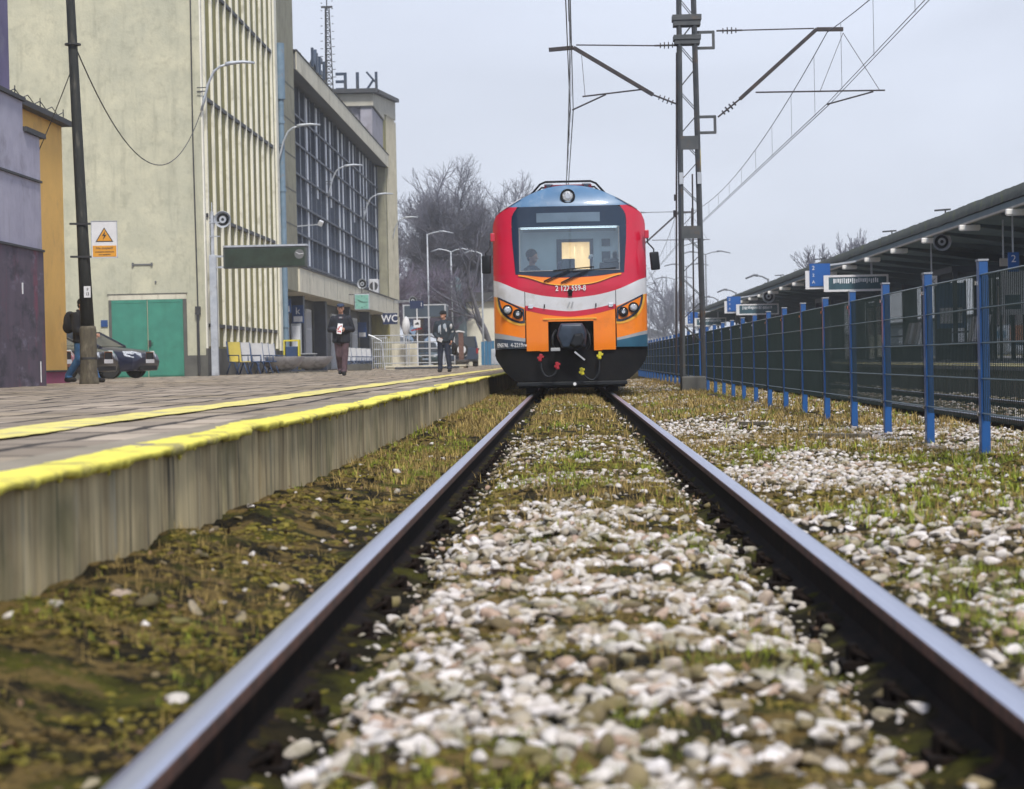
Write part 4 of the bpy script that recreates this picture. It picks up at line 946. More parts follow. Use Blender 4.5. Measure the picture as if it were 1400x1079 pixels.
# green double gate
gd = empty('gate', (0, 66.5, 0)); gd.parent = st
part('lintel', 'cream_band', (-14.95, -12.40, -.03, .0, 2.88, 3.05), parent=gd); part('jamb', 'plinth', (-14.96, -14.86, -.028, .0, G0, 2.88), (-12.52, -12.40, -.028, 0, G0, 2.88), (-14.99, -12.37, -.045, .0, 3.05, 3.08), parent=gd)
for a, b_ in ((-14.86, -13.70), (-13.67, -12.52)):
    lf = part('leaf', 'door_green', (a, b_, -.05, -.005, .36, 2.87), parent=gd, bevel=.006)
    q = MB(); q.box(a+.02, a+.06, -.063, -.048, .4, 2.83); q.box(b_-.06, b_-.02, -.063, -.048, .4, 2.83); q.box(a+.06, b_-.06, -.061, -.048, 2.78, 2.83); q.box(a+.06, b_-.06, -.061, -.048, .4, .46); q.build('leaf_frame', 'door_green', lf)
b = MB(); b.box(-13.66, -13.58, -.10, -.05, 1.35, 1.55); b.bar((-13.62, -.1, 1.46), (-13.5, -.1, 1.46), .02); b.build('handle', 'dark_iron', gd)
part('house_plaque', 'plaque_blue', (-15.20, -15.02, 66.46, 66.5, 2.10, 2.30)) if 'plaque_blue' in M else (mat('plaque_blue', (.02, .07, .22), rough=.4, scale=4), part('house_plaque', 'plaque_blue', (-15.22, -15.0, 66.46, 66.5, 2.02, 2.24)))
# glazed hall
part('hall_back', 'plain_grey', (-24, -12.75, 89.65, 135.0, 3.9, 14.3))
roof_sl = MB(); roof_sl.prism([(-24, 13.78), (-12.4, 13.78), (WX+.12, 13.60), (WX+.12, 14.42), (-24, 14.42)], 89.66, 135.7); roof_sl.build('roof_slab', 'plain_grey', st)
part('fascia', 'cream_band', (WX+.122, WX+.16, 89.6, 135.72, 13.58, 14.40)); part('roof_edge', 'roof_dark', (-24, WX+.19, 89.55, 135.8, 14.42, 14.47))
b = MB(); rr_ = random.Random(3)
for i in range(30): y = 91+i*1.5+rr_.uniform(-.4, .4); b.box(WX+.1, WX+.18, y, y+rr_.uniform(.1, .5), 14.47, 14.47+rr_.uniform(.02, .07))
b.build('roof_moss', 'moss', st)['kind'] = 'stuff'
GXp = -12.45
wn = empty('window_wall', (0, 0, 0)); wn.parent = st
part('panes', 'glazing', (GXp-.03, GXp, 89.7, 135.0, 4.95, 13.6), parent=wn)
b = MB(); rr_ = random.Random(9)
for i in range(46):
    y = 89.8+i*.98
    if rr_.random() < .6: b.box(GXp-.0, GXp+.012, y+.12, y+.86, 4.95 if rr_.random() < .7 else 9, 13.55)
b.build('pane_reflections', 'pale_white', wn)  # pale strips laid on the panes to paint the sky's reflection
for i in range(24):
    y = 89.75+i*1.96
    part('mullion', 'dark_frame', (GXp, GXp+.11, y-.07, y+.07, 4.93, 13.62), parent=wn)
b = MB()
for i in range(23): b.box(GXp, GXp+.035, 90.73+i*1.96-.03, 90.73+i*1.96+.03, 4.93, 13.6)
b.build('glazing_bar', 'dark_frame', wn)
for z in (5.35, 6.75, 8.1, 9.5, 10.9, 12.2): part('transom', 'dark_frame', (GXp+.006, GXp+.115, 89.72, 134.98, z-.045, z+.045), parent=wn)
part('end_return', 'pier_concrete', (-13.4, WX-.02, 135.0, 135.7, 4.95, 13.6)); part('near_return', 'cream_band', (-12.6, WX-.02, 89.652, 89.78, 4.95, 13.6))
part('balcony_band', 'cream_band', (-12.9, WX+.10, 89.6, 141.9, 3.87, 4.93)); part('band_cap', 'roof_dark', (GXp+.2, WX+.15, 89.55, 141.95, 4.932, 5.0))
b = MB()
for i in range(9): b.box(WX+.10, WX+.106, 93+i*5.6, 93.03+i*5.6, 3.9, 4.9)
b.build('band_joint', 'plinth', st)
# ground floor
part('ground_floor_wall', 'plain_grey', (-20, -13.0, 84.9, 142, G0, 3.86))
for i, (y, w_) in enumerate(((91.5, 3.0), (97.0, 2.5), (101, 1.8), (106, 3.2), (112, 2.5), (117, 3.0), (123, 2.2), (129, 2.6))):
    o = empty('glazed_door', (-13.0, y, 0)); o.parent = st
    part('door_glass', 'glazing', (.0, .03, 0, w_, .5, 3.3), parent=o)
    q = MB()
    for k in range(int(w_/.45)+1): q.box(.01, .12, k*w_/int(w_/.45)-.03, k*w_/int(w_/.45)+.03, .40, 3.4)
    q.box(.0, .1, 0, w_, 3.3, 3.42); q.box(.0, .1, 0, w_, 2.4, 2.46); q.build('door_frame', 'pale_white' if i % 2 == 0 else 'dark_frame', o)
for y in (95.2, 104.0, 115.4, 126.8, 138.0): part('column', 'dark_frame', (-12.9, -12.3, y, y+.6, G0, 3.87))
for y, z0, z1, m in ((92.2, 2.55, 3.35, 'plaque_blue'), (88.0, 2.9, 3.5, 'plaque_blue'), (121.0, 2.2, 3.1, 'plaque_blue')):
    b = MB(); b.box(-12.42, -11.9, y, y+.05, z0, z1); b.build('sign_panel', m, st)
    b = MB(); b.box(-12.36, -11.96, y-.012, y-.002, z0+.05, z0+.3); b.build('sign_face', 'white_letter', st)
text_obj('sign_letter', 'k', .45, 'white_letter', st, (-12.16, 92.18, 3.08), ext=.004)
# poster cabinet beside the doors
b = MB(); b.box(-12.35, -11.9, 91.2, 91.3, .5, 2.5); b.build('poster_cabinet', 'galv', st, bevel=.01)
b = MB(); b.box(-12.30, -11.95, 91.185, 91.199, .65, 2.4); b.build('poster', 'pale_white', st)
# stair tower with letters
part('tower_front', 'render_lilac', (-16.5, WX-.04, 127.0, 141, 14.5, 17.2)) if 'render_lilac' in M else (mat('render_lilac', (.36, .35, .40), (.28, .27, .31), rough=.9, scale=1.5, detail=8, c3=(.22, .20, .22), s3=.9), sub(M['render_lilac'], lambda n, l, b: streak(n, l, b, .5, (.16, .15, .15))), part('tower_front', 'render_lilac', (-16.5, WX-.75, 127.0, 141, 14.5, 17.1)))
part('tower_side', 'render_lilac', (WX-.75, WX-.03, 126.6, 134.0, 14.2, 16.5)); part('tower_side_cap', 'roof_dark', (WX-.78, WX+.02, 126.5, 134.1, 16.5, 16.58))
tw = MB(); tw.prism([(126.6, 16.6), (126.6, 17.35), (143.2, 18.85), (143.2, 17.6), (134.3, 17.0), (134.3, 16.6)], WX-5, WX+.06, 'x'); tw.build('tower_cornice', 'tower_cream', st)
tw = MB(); tw.prism([(126.2, 17.36), (126.2, 17.62), (143.6, 19.15), (143.6, 18.9)], WX-5.3, WX+.30, 'x'); tw.build('tower_roof', 'roof_dark', st)
part('tower_body', 'olive_wall', (-17, WX-.02, 135.72, 143.2, G0, 17.0), (-17, WX-.02, 134.3, 135.72, 14.6, 17.0))
for i in range(7):
    y = 136.1+i*1.12; part('tower_fin', 'tower_cream', (WX-.02, WX+.09, y-.07, y+.07, 5.05, 17.4 if i else 17.2)); part('tower_fin', 'tower_cream', (WX-.02, WX+.07, y-.09, y+.09, .4, 3.86))
b = MB(); b.tube([(-12.35, 126.9, 14.6), (-12.35, 126.9, 16.9)], .09, 8); b.box(-13.2, -12.0, 126.8, 127.0, 16.95, 17.1); b.build('rain_pipe', 'pipe_blue', st)
# air conditioner on the balcony band
ac = empty('air_conditioner', (0, 0, 0), label='white air conditioner unit on the ledge at the end of the glazed hall', cat='air conditioner')
b = MB(); b.box(-12.3, -11.72, 127.2, 128.0, 5.04, 5.9); b.build('case', 'white_paint', ac, bevel=.03)
b = MB(); b.lathe([(.26, -.01), (.26, .01)], (-12.0, 127.19, 5.47), 20, 'y'); b.build('fan_grille', 'dark_iron', ac); b = MB(); b.box(-12.05, -11.95, 127.17, 127.18, 5.1, 5.85); b.build('grille_bar', 'white_paint', ac)
# rooftop letters
mat('letter_navy', (.018, .035, .07), (.025, .045, .08), rough=.5, scale=4)
def letter(ch, x, y, z, h, rz, label, w=None):
    o = empty('roof_letter', (x, y, z), rz, label=label, cat='sign letter', group='letters of the station name on the roof'); t = .15*h
    b = MB(); W = w or h*.62
    if ch == 'K': b.box(0, t, -.06, .06, 0, h); b.bar((t, 0, h*.45), (W, 0, h), t*1.05, .12); b.bar((t*1.6, 0, h*.55), (W, 0, 0), t*1.05, .118)
    if ch == 'I': b.box(0, t*1.15, -.06, .06, 0, h)
    if ch == 'E': b.box(0, t*1.1, -.06, .06, 0, h); [b.box(t*1.1, W, -.06, .06, zz, zz+t) for zz in (0, (h-t)/2, h-t)]
    if ch == 'L': b.box(0, t*1.1, -.06, .06, 0, h); b.box(t*1.1, W, -.06, .06, 0, t)
    if ch == 'C': b.box(0, t, -.06, .06, t*.6, h-t*.6); b.box(t*.6, W, -.06, .061, 0, t); b.box(t*.6, W, -.061, .06, h-t, h)
    b.build('letter_face', 'letter_navy', o)
    b = MB(); b.bar((t/2, .1, -.25), (t/2, .1, h*.6), .04); b.bar((t/2, .1, h*.55), (t/2, .9, -.2), .04); b.build('letter_prop', 'dark_iron', o); return o
# facing away from us on the tower: seen mirrored from behind
letter('K', -11.50, 127.4, 17.68, 1.10, R(180), 'mirrored letter K, rightmost on the tower roof, seen from behind')
letter('I', -12.66, 127.4, 17.68, 1.10, R(180), 'mirrored letter I between the K and the E on the tower roof')
letter('E', -13.42, 127.4, 17.66, 1.12, R(180), 'mirrored letter E beside the lattice antenna mast on the roof')
b = MB(); b.box(-14.3, -11.4, 127.3, 127.5, 17.5, 17.62); b.build('letter_rail', 'dark_iron', st)
for k, (ch, y, lb) in enumerate((('K', 102.0, 'edge-on roof letter nearest the ribbed block'), ('I', 103.7, 'second edge-on roof letter above the glazed hall'), ('E', 105.0, 'third edge-on roof letter above the glazed hall'), ('L', 106.8, 'fourth edge-on roof letter, left of the antenna'))):
    letter(ch, -12.45, y, 14.9, 1.55, R(90), lb)
# lattice antenna mast
an = empty('antenna_mast', (-12.35, 108, 14.5), label='tall lattice antenna mast standing on the flat roof beside the letters', cat='antenna'); b = MB()
ht = 6.6
for i in range(3):
    a = 2*math.pi*i/3; b.bar((.26*math.cos(a), .26*math.sin(a), 0), (.12*math.cos(a), .12*math.sin(a), ht-1.6), .055)
for k in range(16):
    z0, z1 = k*(ht-1.6)/16, (k+1)*(ht-1.6)/16; r0 = .26-.14*z0/(ht-1.6); r1 = .26-.14*z1/(ht-1.6)
    for i in range(3):
        a, c = 2*math.pi*i/3, 2*math.pi*(i+1)/3; b.bar((r0*math.cos(a), r0*math.sin(a), z0), (r1*math.cos(c), r1*math.sin(c), z1), .028); b.bar((r0*math.cos(a), r0*math.sin(a), z0), (r0*math.cos(c), r0*math.sin(c), z0), .03)
b.build('lattice', 'dark_iron', an)
b = MB(); b.bar((0, 0, ht-1.7), (0, 0, ht+3), .06, n=8)
for k in range(12): z = 1.2+k*.4; b.bar((-.42+.01*k, 0, z), (-.24, 0, z), .03); b.bar((.24, 0, z+.1), (.42-.01*k, 0, z+.1), .03)
b.box(-.3, .3, -.04, .04, ht-1.66, ht-1.56); b.build('aerial', 'dark_iron', an)

# ---- wall lamps
def wall_lamp():
    o = empty('wall_lamp', (0, 0, 0)); b = MB()
    b.tube([(-.02, 0, -.15), (.10, 0, .28), (.22, 0, .72), (.42, 0, 1.12), (.62, 0, 1.27), (.85, 0, 1.33)], .045, 8, .038); b.build('arm', 'galv', o, smooth=True)
    b = MB(); [b.bar((-.15, 0, z), (.20, 0, z), .03) for z in (.48, .60)]; b.build('bracket', 'dark_iron', o)
    b = MB(); b.tube([(.80, 0, 1.33), (.95, 0, 1.37), (1.35, 0, 1.40), (1.75, 0, 1.36)], .075, 10, .04); b.build('lamp_head', 'galv', o, smooth=True); return o
wl = wall_lamp(); labs = ['curved arm lamp on the near corner of the ribbed block', 'curved arm lamp by the blue downpipe', 'curved arm lamp before the left half of the tall glazing', 'curved arm lamp low before the far end of the glazing', 'curved arm lamp on the tower at the far end of the station']
for i, y in enumerate((66.4, 84.0, 101.5, 119.0, 138.5)):
    o = wl if i == 0 else copy_tree(wl)
    o.location = (WX+.06+(0 if i != 3 else 0), y, 9.12); tag(o, labs[i], 'wall lamp', 'curved arm lamps along the station wall')
def horn(x, y, z, rz, label, arm=.5, group='round loudspeakers of the station'):
    o = empty('loudspeaker', (x, y, z), rz, label=label, cat='loudspeaker', group=group)
    b = MB(); b.lathe([(.10, .32), (.12, .22), (.18, .08), (.26, -.06), (.275, -.07), (.27, -.04), (.20, .04)], n=24, axis='y'); b.f = b.f[:-1]; b.build('horn', 'galv', o, smooth=True)
    b = MB(); b.lathe([(.195, .03), (.10, .0), (.02, -.04)], n=20, axis='y'); b.build('driver_cone', 'black_plastic', o, smooth=True)
    b = MB(); b.lathe([(.10, -.025), (.115, -.03), (.115, -.01)], n=20, axis='y'); b.build('inner_ring', 'galv', o)
    if arm: b = MB(); b.bar((-arm-.2, .12, .0), (-.1, .12, -.02), .045); b.bar((-arm-.2, .16, -.1), (-.1, .14, -.08), .03); b.build('bracket', 'galv', o)
    return o
horn(-11.12, 66.3, 5.42, 0, 'grey horn loudspeaker above the hanging information board', .25)
o = horn(-10.95, 109.6, 4.93, R(-15), 'horn loudspeaker on top of the square green clock', 0)
horn(-10.4, 138.0, 4.85, 0, 'small ring loudspeaker on a long arm at the far end of the station', 1.1)
# ---- floodlight arm over the glazing
fl = empty('floodlight', (WX+.2, 89.9, 6.75), label='white floodlight on a thin bar in front of the lower glazing', cat='floodlight'); b = MB(); b.bar((-.2, 0, 0), (.75, 0, .06), .045); b.build('bar', 'galv', fl)
b = MB(); b.box(-.1, .1, -.06, .12, -.12, .12); h = b.build('lamp_head', 'white_paint', fl, bevel=.02); h.location = (.82, -.02, .10); h.rotation_euler = (.3, .5, 0)
# ---- information board on a pole
pl = empty('information_board', (-11.42, 66.0, PZ), label='long dark information board hanging from a grey pole at the corner of the ribbed block', cat='information board')
b = MB(); b.box(-.11, .11, -.09, .09, 0, 3.9); b.box(-.045, .045, -.045, .045, 3.9, 5.3); b.build('post', 'galv', pl, bevel=.01)
mat('board_case', (.055, .065, .065), (.04, .05, .05), rough=.5, scale=4); mat('board_glass', (.018, .032, .030), (.030, .055, .048), rough=.12, scale=2.5, coat=.5)
b = MB(); b.box(.35, 3.06, -.10, .14, 3.45, 4.13); b.build('case', 'board_case', pl, bevel=.02); b = MB(); b.box(.35, 3.08, -.13, .17, 4.13, 4.19); b.build('lid', 'galv', pl)
b = MB(); b.box(.41, 2.99, -.115, -.101, 3.50, 4.08); b.build('display', 'board_glass', pl)
b = MB(); b.lathe([(.155, -.118), (.155, -.126), (.135, -.127)], (2.82, 0, 3.87), 24, 'y'); b.build('dial_ring', 'plain_grey', pl); b = MB(); b.bar((2.82, -.13, 3.87), (2.72, -.13, 3.93), .018); b.bar((2.82, -.13, 3.87), (2.95, -.13, 3.88), .016); b.build('clock_hands', 'white_letter', pl)
b = MB(); b.bar((.1, 0, 3.85), (.36, 0, 3.85), .06); b.bar((.1, 0, 3.50), (.36, 0, 3.50), .06); b.bar((0, 0, 3.0), (0, .0, 5.6), .03); [b.bar((-.1, -.05, z), (.25, -.05, z), .03) for z in (4.5, 4.95)]; b.build('bracket', 'galv', pl)
# ---- square clock
ck = empty('station_clock', (-10.98, 109.5, 3.55), label='square pale green clock hanging from the balcony band of the station', cat='clock')
b = MB(); b.box(-.40, .40, -.06, .12, -.02, .84); b.build('case', 'galv', ck, bevel=.02); mat('clock_face', (.22, .48, .40), (.19, .42, .35), rough=.4, scale=4)
b = MB(); b.box(-.355, .355, -.075, -.061, .03, .79); b.build('dial', 'clock_face', ck); b = MB()
for k in range(12): a = k*math.pi/6; b.bar((.28*math.sin(a), -.08, .41+.28*math.cos(a)), (.33*math.sin(a), -.08, .41+.33*math.cos(a)), .05, .01)
b.bar((.0, -.085, .41), (-.20, -.085, .53), .06, .01); b.bar((0, -.085, .41), (.26, -.085, .405), .05, .01); b.build('hands_and_marks', 'dark_iron', ck)
b = MB(); b.bar((-.8, 0, .8), (.4, 0, .88), .04); b.bar((-.42, 0, .85), (-.42, 0, .1), .03); b.bar((0, 0, .85), (0, 0, 1.2), .04); b.build('bracket', 'dark_iron', ck)
# ---- WC sign
ws = empty('toilet_sign', (-10.93, 126.0, 3.05), label='dark blue sign with the white letters WC at the far end of the station', cat='sign'); mat('sign_navy', (.015, .03, .09), rough=.4, scale=3)
b = MB(); b.box(-.45, .45, -.03, .03, 0, .68); b.build('panel', 'sign_navy', ws); text_obj('lettering', 'WC', .62, 'white_letter', ws, (-.02, -.04, .33), sx=.95, bold=.008)
b = MB(); b.bar((-1.0, 0, .6), (-.4, 0, .6), .04); b.build('arm', 'dark_iron', ws)

# ---- seats, planters, bin
mat('seat_steel', (.03, .07, .17), (.02, .05, .13), rough=.45, scale=4); mat('seat_yellow', (.62, .50, .10), (.52, .42, .09), rough=.6, scale=3); mat('seat_white', (.60, .60, .60), (.5, .5, .5), rough=.6, scale=3)
def seat(back, label, x, y, rz, group):
    o = empty('waiting_chair', (x, y, PZ), rz, label=label, cat='chair', group=group)
    b = MB(); b.add([(-.27, .20, .45), (.27, .20, .45), (.27, .27, 1.12), (-.27, .27, 1.12), (-.27, .23, .45), (.27, .23, .45), (.27, .30, 1.12), (-.27, .30, 1.12)], [(0, 1, 2, 3), (4, 7, 6, 5), (0, 4, 5, 1), (1, 5, 6, 2), (2, 6, 7, 3), (3, 7, 4, 0)]); b.build('backrest', back, o)
    b = MB(); b.box(-.27, .27, -.25, .20, .42, .455); b.build('seat_pan', 'seat_steel' if back == 'seat_white' else back, o, bevel=.01)
    b = MB()
    for s in (-.3, .3):
        b.tube([(s, -.25, .0), (s, -.05, .42), (s, .22, .45), (s, .32, 1.14)], .026, 6); b.tube([(s, .35, .0), (s, .15, .40)], .026, 6); b.tube([(s, -.28, .43), (s, -.27, .66), (s, .24, .66)], .022, 6)
    b.build('frame', 'seat_steel', o, smooth=True); return o
# the seats stand along the wall and face the track
SL = ['yellow backed blue seat, nearest of the row under the information board', 'second seat of the near row, white back, next to the yellow one', 'third seat of the near row, in the middle, white back', 'fourth seat of the near row, white back', 'fifth seat of the near row, beside the concrete bowl']
for i in range(5): seat('seat_yellow' if i == 0 else 'seat_white', SL[i], -11.15, (69.3, 71.3, 74.3, 75.8, 77.4)[i], R(52), 'blue seats along the station wall')
SL = ['nearest white backed seat of the far row, just right of the walking man', 'second white backed seat of the far row', 'third white backed seat of the far row', 'fourth white backed seat of the far row', 'last white backed seat of the far row, by the ramp railing']
for i in range(5): seat('seat_white', SL[i], -10.9, 102.5+i*2.6, R(52), 'blue seats along the station wall')
mat('bowl_concrete', (.44, .44, .48), (.34, .34, .37), rough=.85, scale=2.5, detail=8, c3=(.10, .10, .10), s3=2, bump=.004, bscale=20)
def bowl(x, y, r, label):
    o = empty('planter_bowl', (x, y, PZ), label=label, cat='planter', group='concrete bowl planters by the seats')
    b = MB(); b.lathe([(.30, .0), (.32, .10), (.55, .16), (.80, .32), (.98, .56), (1.0, .62), (.94, .62), (.88, .54)], n=36); b.v = [(px*r, py*r, pz) for px, py, pz in b.v]; b.build('bowl', 'bowl_concrete', o, smooth=True, auto=40)
    b = MB(); b.lathe([(.88*r, .545), (.4*r, .57), (.01, .58)], n=24); b.build('soil_fill', 'soil', o, smooth=True)
    b = MB(); b.box(-.55, .55, -.55, .55, -.0, .05); b.build('base_slab', 'plinth', o)
bowl(-10.75, 76.6, .88, 'round concrete bowl planter nearer the seats'); bowl(-10.35, 82.5, .86, 'round concrete bowl planter farther along, left of the walking man')
bn = empty('litter_bin', (-11.2, 82.9, PZ), label='blue litter bin in a yellow frame behind the concrete bowls', cat='litter bin')
b = MB(); b.box(-.24, .24, -.2, .2, .5, 1.05); b.build('bin_body', 'seat_steel', bn, bevel=.02); b = MB(); b.box(-.32, .32, -.25, .25, 1.26, 1.32); b.box(-.32, -.27, -.25, .25, .1, 1.26); b.box(.27, .32, -.25, .25, .1, 1.26); b.build('frame', 'seat_yellow_bright', bn) if 'seat_yellow_bright' in M else (mat('seat_yellow_bright', (.75, .65, .04), rough=.5, scale=3), b.build('frame', 'seat_yellow_bright', bn))
pb = empty('wall_box', (-11.5, 88.7, PZ), label='low dark blue box standing at the foot of the pier', cat='box'); b = MB(); b.box(-.5, .5, -.4, .4, 0, .75); b.build('box_body', 'dark_frame', pb, bevel=.02); b = MB(); b.box(-.55, .55, -.45, .45, .75, .79); b.build('box_lid', 'galv', pb)

# ================================================================== lilac building, yellow wall
mat('lilac_wall', (.42, .41, .50), (.34, .33, .42), rough=.9, scale=1.5, detail=9, c3=(.25, .24, .29), s3=.9, bump=.004, bscale=14); sub(M['lilac_wall'], lambda n, l, b: streak(n, l, b, .4, (.20, .18, .22)))
mat('purple_wall', (.17, .15, .27), (.13, .115, .21), rough=.9, scale=1.2, detail=8, c3=(.20, .19, .27), s3=.7, bump=.003)
mat('tagged_wall', (.115, .09, .125), (.085, .07, .095), rough=.85, scale=1.2, detail=9, stretch=(1, 2.0, .6), c3=(.20, .055, .09), s3=.8, lo3=.54, hi3=.66, bump=.004, bscale=14); sub(M['tagged_wall'], lambda n, l, b: streak(n, l, b, .8, (.20, .18, .24), (1, 1.2, 3.5), .56, .66)); sub(M['tagged_wall'], lambda n, l, b: streak(n, l, b, .8, (.035, .035, .05), (.6, 1.0, 2.2), .50, .62))
mat('yellow_wall', (.78, .47, .12), (.70, .42, .11), rough=.85, scale=1.2, detail=8, c3=(.50, .30, .10), s3=.8, bump=.003)
mat('pink_plinth', (.36, .08, .17), (.30, .07, .14), rough=.85, scale=2, c3=(.25, .12, .15), s3=2)
lb = empty('lilac_building', (0, 0, 0), label='lilac plastered building with dark painted graffiti base at the left edge', cat='building')
X1 = -9.66
part('lower_wall', 'tagged_wall', (-16, X1, 20, 37.65, G0, 2.82), parent=lb); part('upper_wall', 'lilac_wall', (-16, X1-.02, 20, 36.5, 2.86, 5.46), (-16, X1-.02, 36.5, 37.64, 2.86, 4.93), parent=lb)
for q in ((-16, X1+.03, 20, 37.66, 2.82, 2.86), (-12, X1+.02, 20, 37.64, 4.09, 4.13), (-16, X1+.04, 36.54, 37.9, 4.93, 5.02), (-16, X1+.04, 20, 36.53, 5.46, 5.53)): part('ledge', 'roof_dark', q, parent=lb)
part('upper_storey', 'purple_wall', (-16, -10.55, 20, 38.9, 5.0, 12), parent=lb)
b = MB(); b.box(X1, X1+.012, 36.1, 36.16, 2.0, 2.2); b.build('chalk_mark', 'white_letter', lb); b = MB(); b.bar((X1+.02, 37.2, .42), (X1+.02, 37.2, .8), .015); b.build('marker_rod', 'white_letter', lb)
yb_ = empty('yellow_building', (0, 0, 0), label='ochre yellow wall with pink plinth between the lilac building and the station', cat='building')
part('wall', 'yellow_wall', (-18, -11.26, 39.5, 45.75, .62, 6.1), parent=yb_); part('plinth', 'pink_plinth', (-18, -11.2, 39.5, 45.72, G0, .62), parent=yb_); part('ledge', 'roof_dark', (-18, -11.05, 39.4, 45.9, 6.1, 6.22), parent=yb_); part('ledge', 'roof_dark', (-18, -11.17, 39.4, 45.8, .60, .635), parent=yb_)
b = MB(); pts = [(-11.15, 39.5+i*.5, 6.32+.06*math.cos(i*math.pi)) for i in range(13)]; b.tube(pts, .012, 4)
for i in range(0, 13, 4): b.bar((-11.15, 39.5+i*.5, 6.2), (-11.15, 39.5+i*.5, 6.45), .02)
b.build('lightning_wire', 'dark_iron', yb_)

# ---- concrete and steel pole with warning sign
mat('pole_dark', (.016, .019, .018), (.028, .030, .028), rough=.75, scale=6, stretch=(3, 3, .5), c3=(.09, .085, .07), s3=4); mat('pole_stub', (.11, .095, .065), (.06, .05, .038), rough=.95, scale=5, detail=8, stretch=(2, 2, .7), bump=.012, bscale=10, c3=(.17, .15, .11), s3=4)
po = empty('overhead_line_pole', (-9.36, 39.75, PZ), label='tall dark leaning pole on a stone stub at the left platform edge of the buildings', cat='pole')
b = MB(); b.tube([(0, 0, .9), (-.06, 0, 3.0), (-.19, 0, 7.6), (-.32, 0, 12)], .135, 14, .06); b.build('shaft', 'pole_dark', po, smooth=True)
b = MB(); b.lathe([(.20, -.05), (.19, .05), (.165, .3), (.165, 1.05), (.15, 1.12), (.10, 1.14)], n=16); o = b.build('stub', 'pole_stub', po, smooth=True); b = MB(); b.lathe([(.17, 0), (.17, .04)], (0, 0, .48), 16); b.build('strap', 'dark_iron', po)
b = MB(); [b.bar((-.28, -.12, z), (.28, -.12, z-.01), .035, .04) for z in (3.12, 2.48)]; b.lathe([(.16, 6.6), (.16, 6.63)], (-.16, 0, 0), 14); b.build('clamp', 'dark_iron', po)
b = MB(); b.box(-.02, .11, -.175, -.165, 1.68, 1.90); q = b.build('number_plate', 'white_letter', po); text_obj('lettering', 'F\nI3', .085, 'dark_iron', po, (.055, -.18, 1.79), ext=.002)
sg = empty('warning_sign', (-8.96, 39.60, 2.75), R(8), label='white and orange high voltage warning sign clamped to the dark pole', cat='sign')
mat('sign_white', (.70, .70, .72), (.62, .62, .64), rough=.5, scale=5); mat('sign_orange', (.72, .33, .03), (.62, .28, .03), rough=.5, scale=5)
b = MB(); b.box(-.245, .245, -.006, .006, .05, .76); b.build('plate', 'sign_white', sg); b = MB()
for q in ((-.25, .25, .755, .768), (-.25, .25, .042, .055), (-.252, -.238, .042, .768), (.238, .252, .042, .768)): b.box(q[0], q[1], -.014, .008, q[2], q[3])
b.build('rim', 'galv', sg); b = MB(); b.prism([(-.17, .36), (.17, .36), (0, .64)], -.011, -.007); b.build('triangle', 'dark_iron', sg); b = MB(); b.prism([(-.14, .376), (.14, .376), (0, .608)], -.014, -.0115); b.build('triangle_fill', 'sign_orange', sg)
b = MB(); b.prism([(.02, .57), (-.045, .47), (-.005, .478), (-.03, .39), (.045, .50), (.005, .492)], -.017, -.0145); b.build('lightning_bolt', 'dark_iron', sg)
b = MB(); b.box(-.225, .225, -.012, -.0065, .07, .285); b.build('text_field', 'sign_orange', sg)
for t, z, s_ in (('Nie dotykać!', .235, .062), ('Urządzenie elektryczne', .165, .038), ('pod napięciem', .112, .038)): text_obj('lettering', t, s_, 'dark_iron', sg, (0, -.0135, z), ext=.001, bold=.0008)
# cables from the pole
def wire(name, pts, r, m, label, cat='cable', group=None, n=5):
    b = MB(); b.tube(pts, r, n); o = b.build(name, m, smooth=True); return tag(o, label, cat, group)
def sag(a, b, s, n=20): a = Vector(a); b = Vector(b); return [a.lerp(b, t)-Vector((0, 0, 4*s*t*(1-t))) for t in np.linspace(0, 1, n+1)]
wire('hanging_cable', sag((-9.52, 39.75, 7.05), (-11.76, 66.3, 8.9), 2.05, 26), .014, 'dark_iron', 'thin slack cable hanging from the dark pole to the ribbed block')
wire('stay_cable', sag((-9.53, 39.75, 6.55), (-11.2, 42.6, 4.75), .05, 8), .010, 'dark_iron', 'short thin cable from the dark pole to the yellow wall')

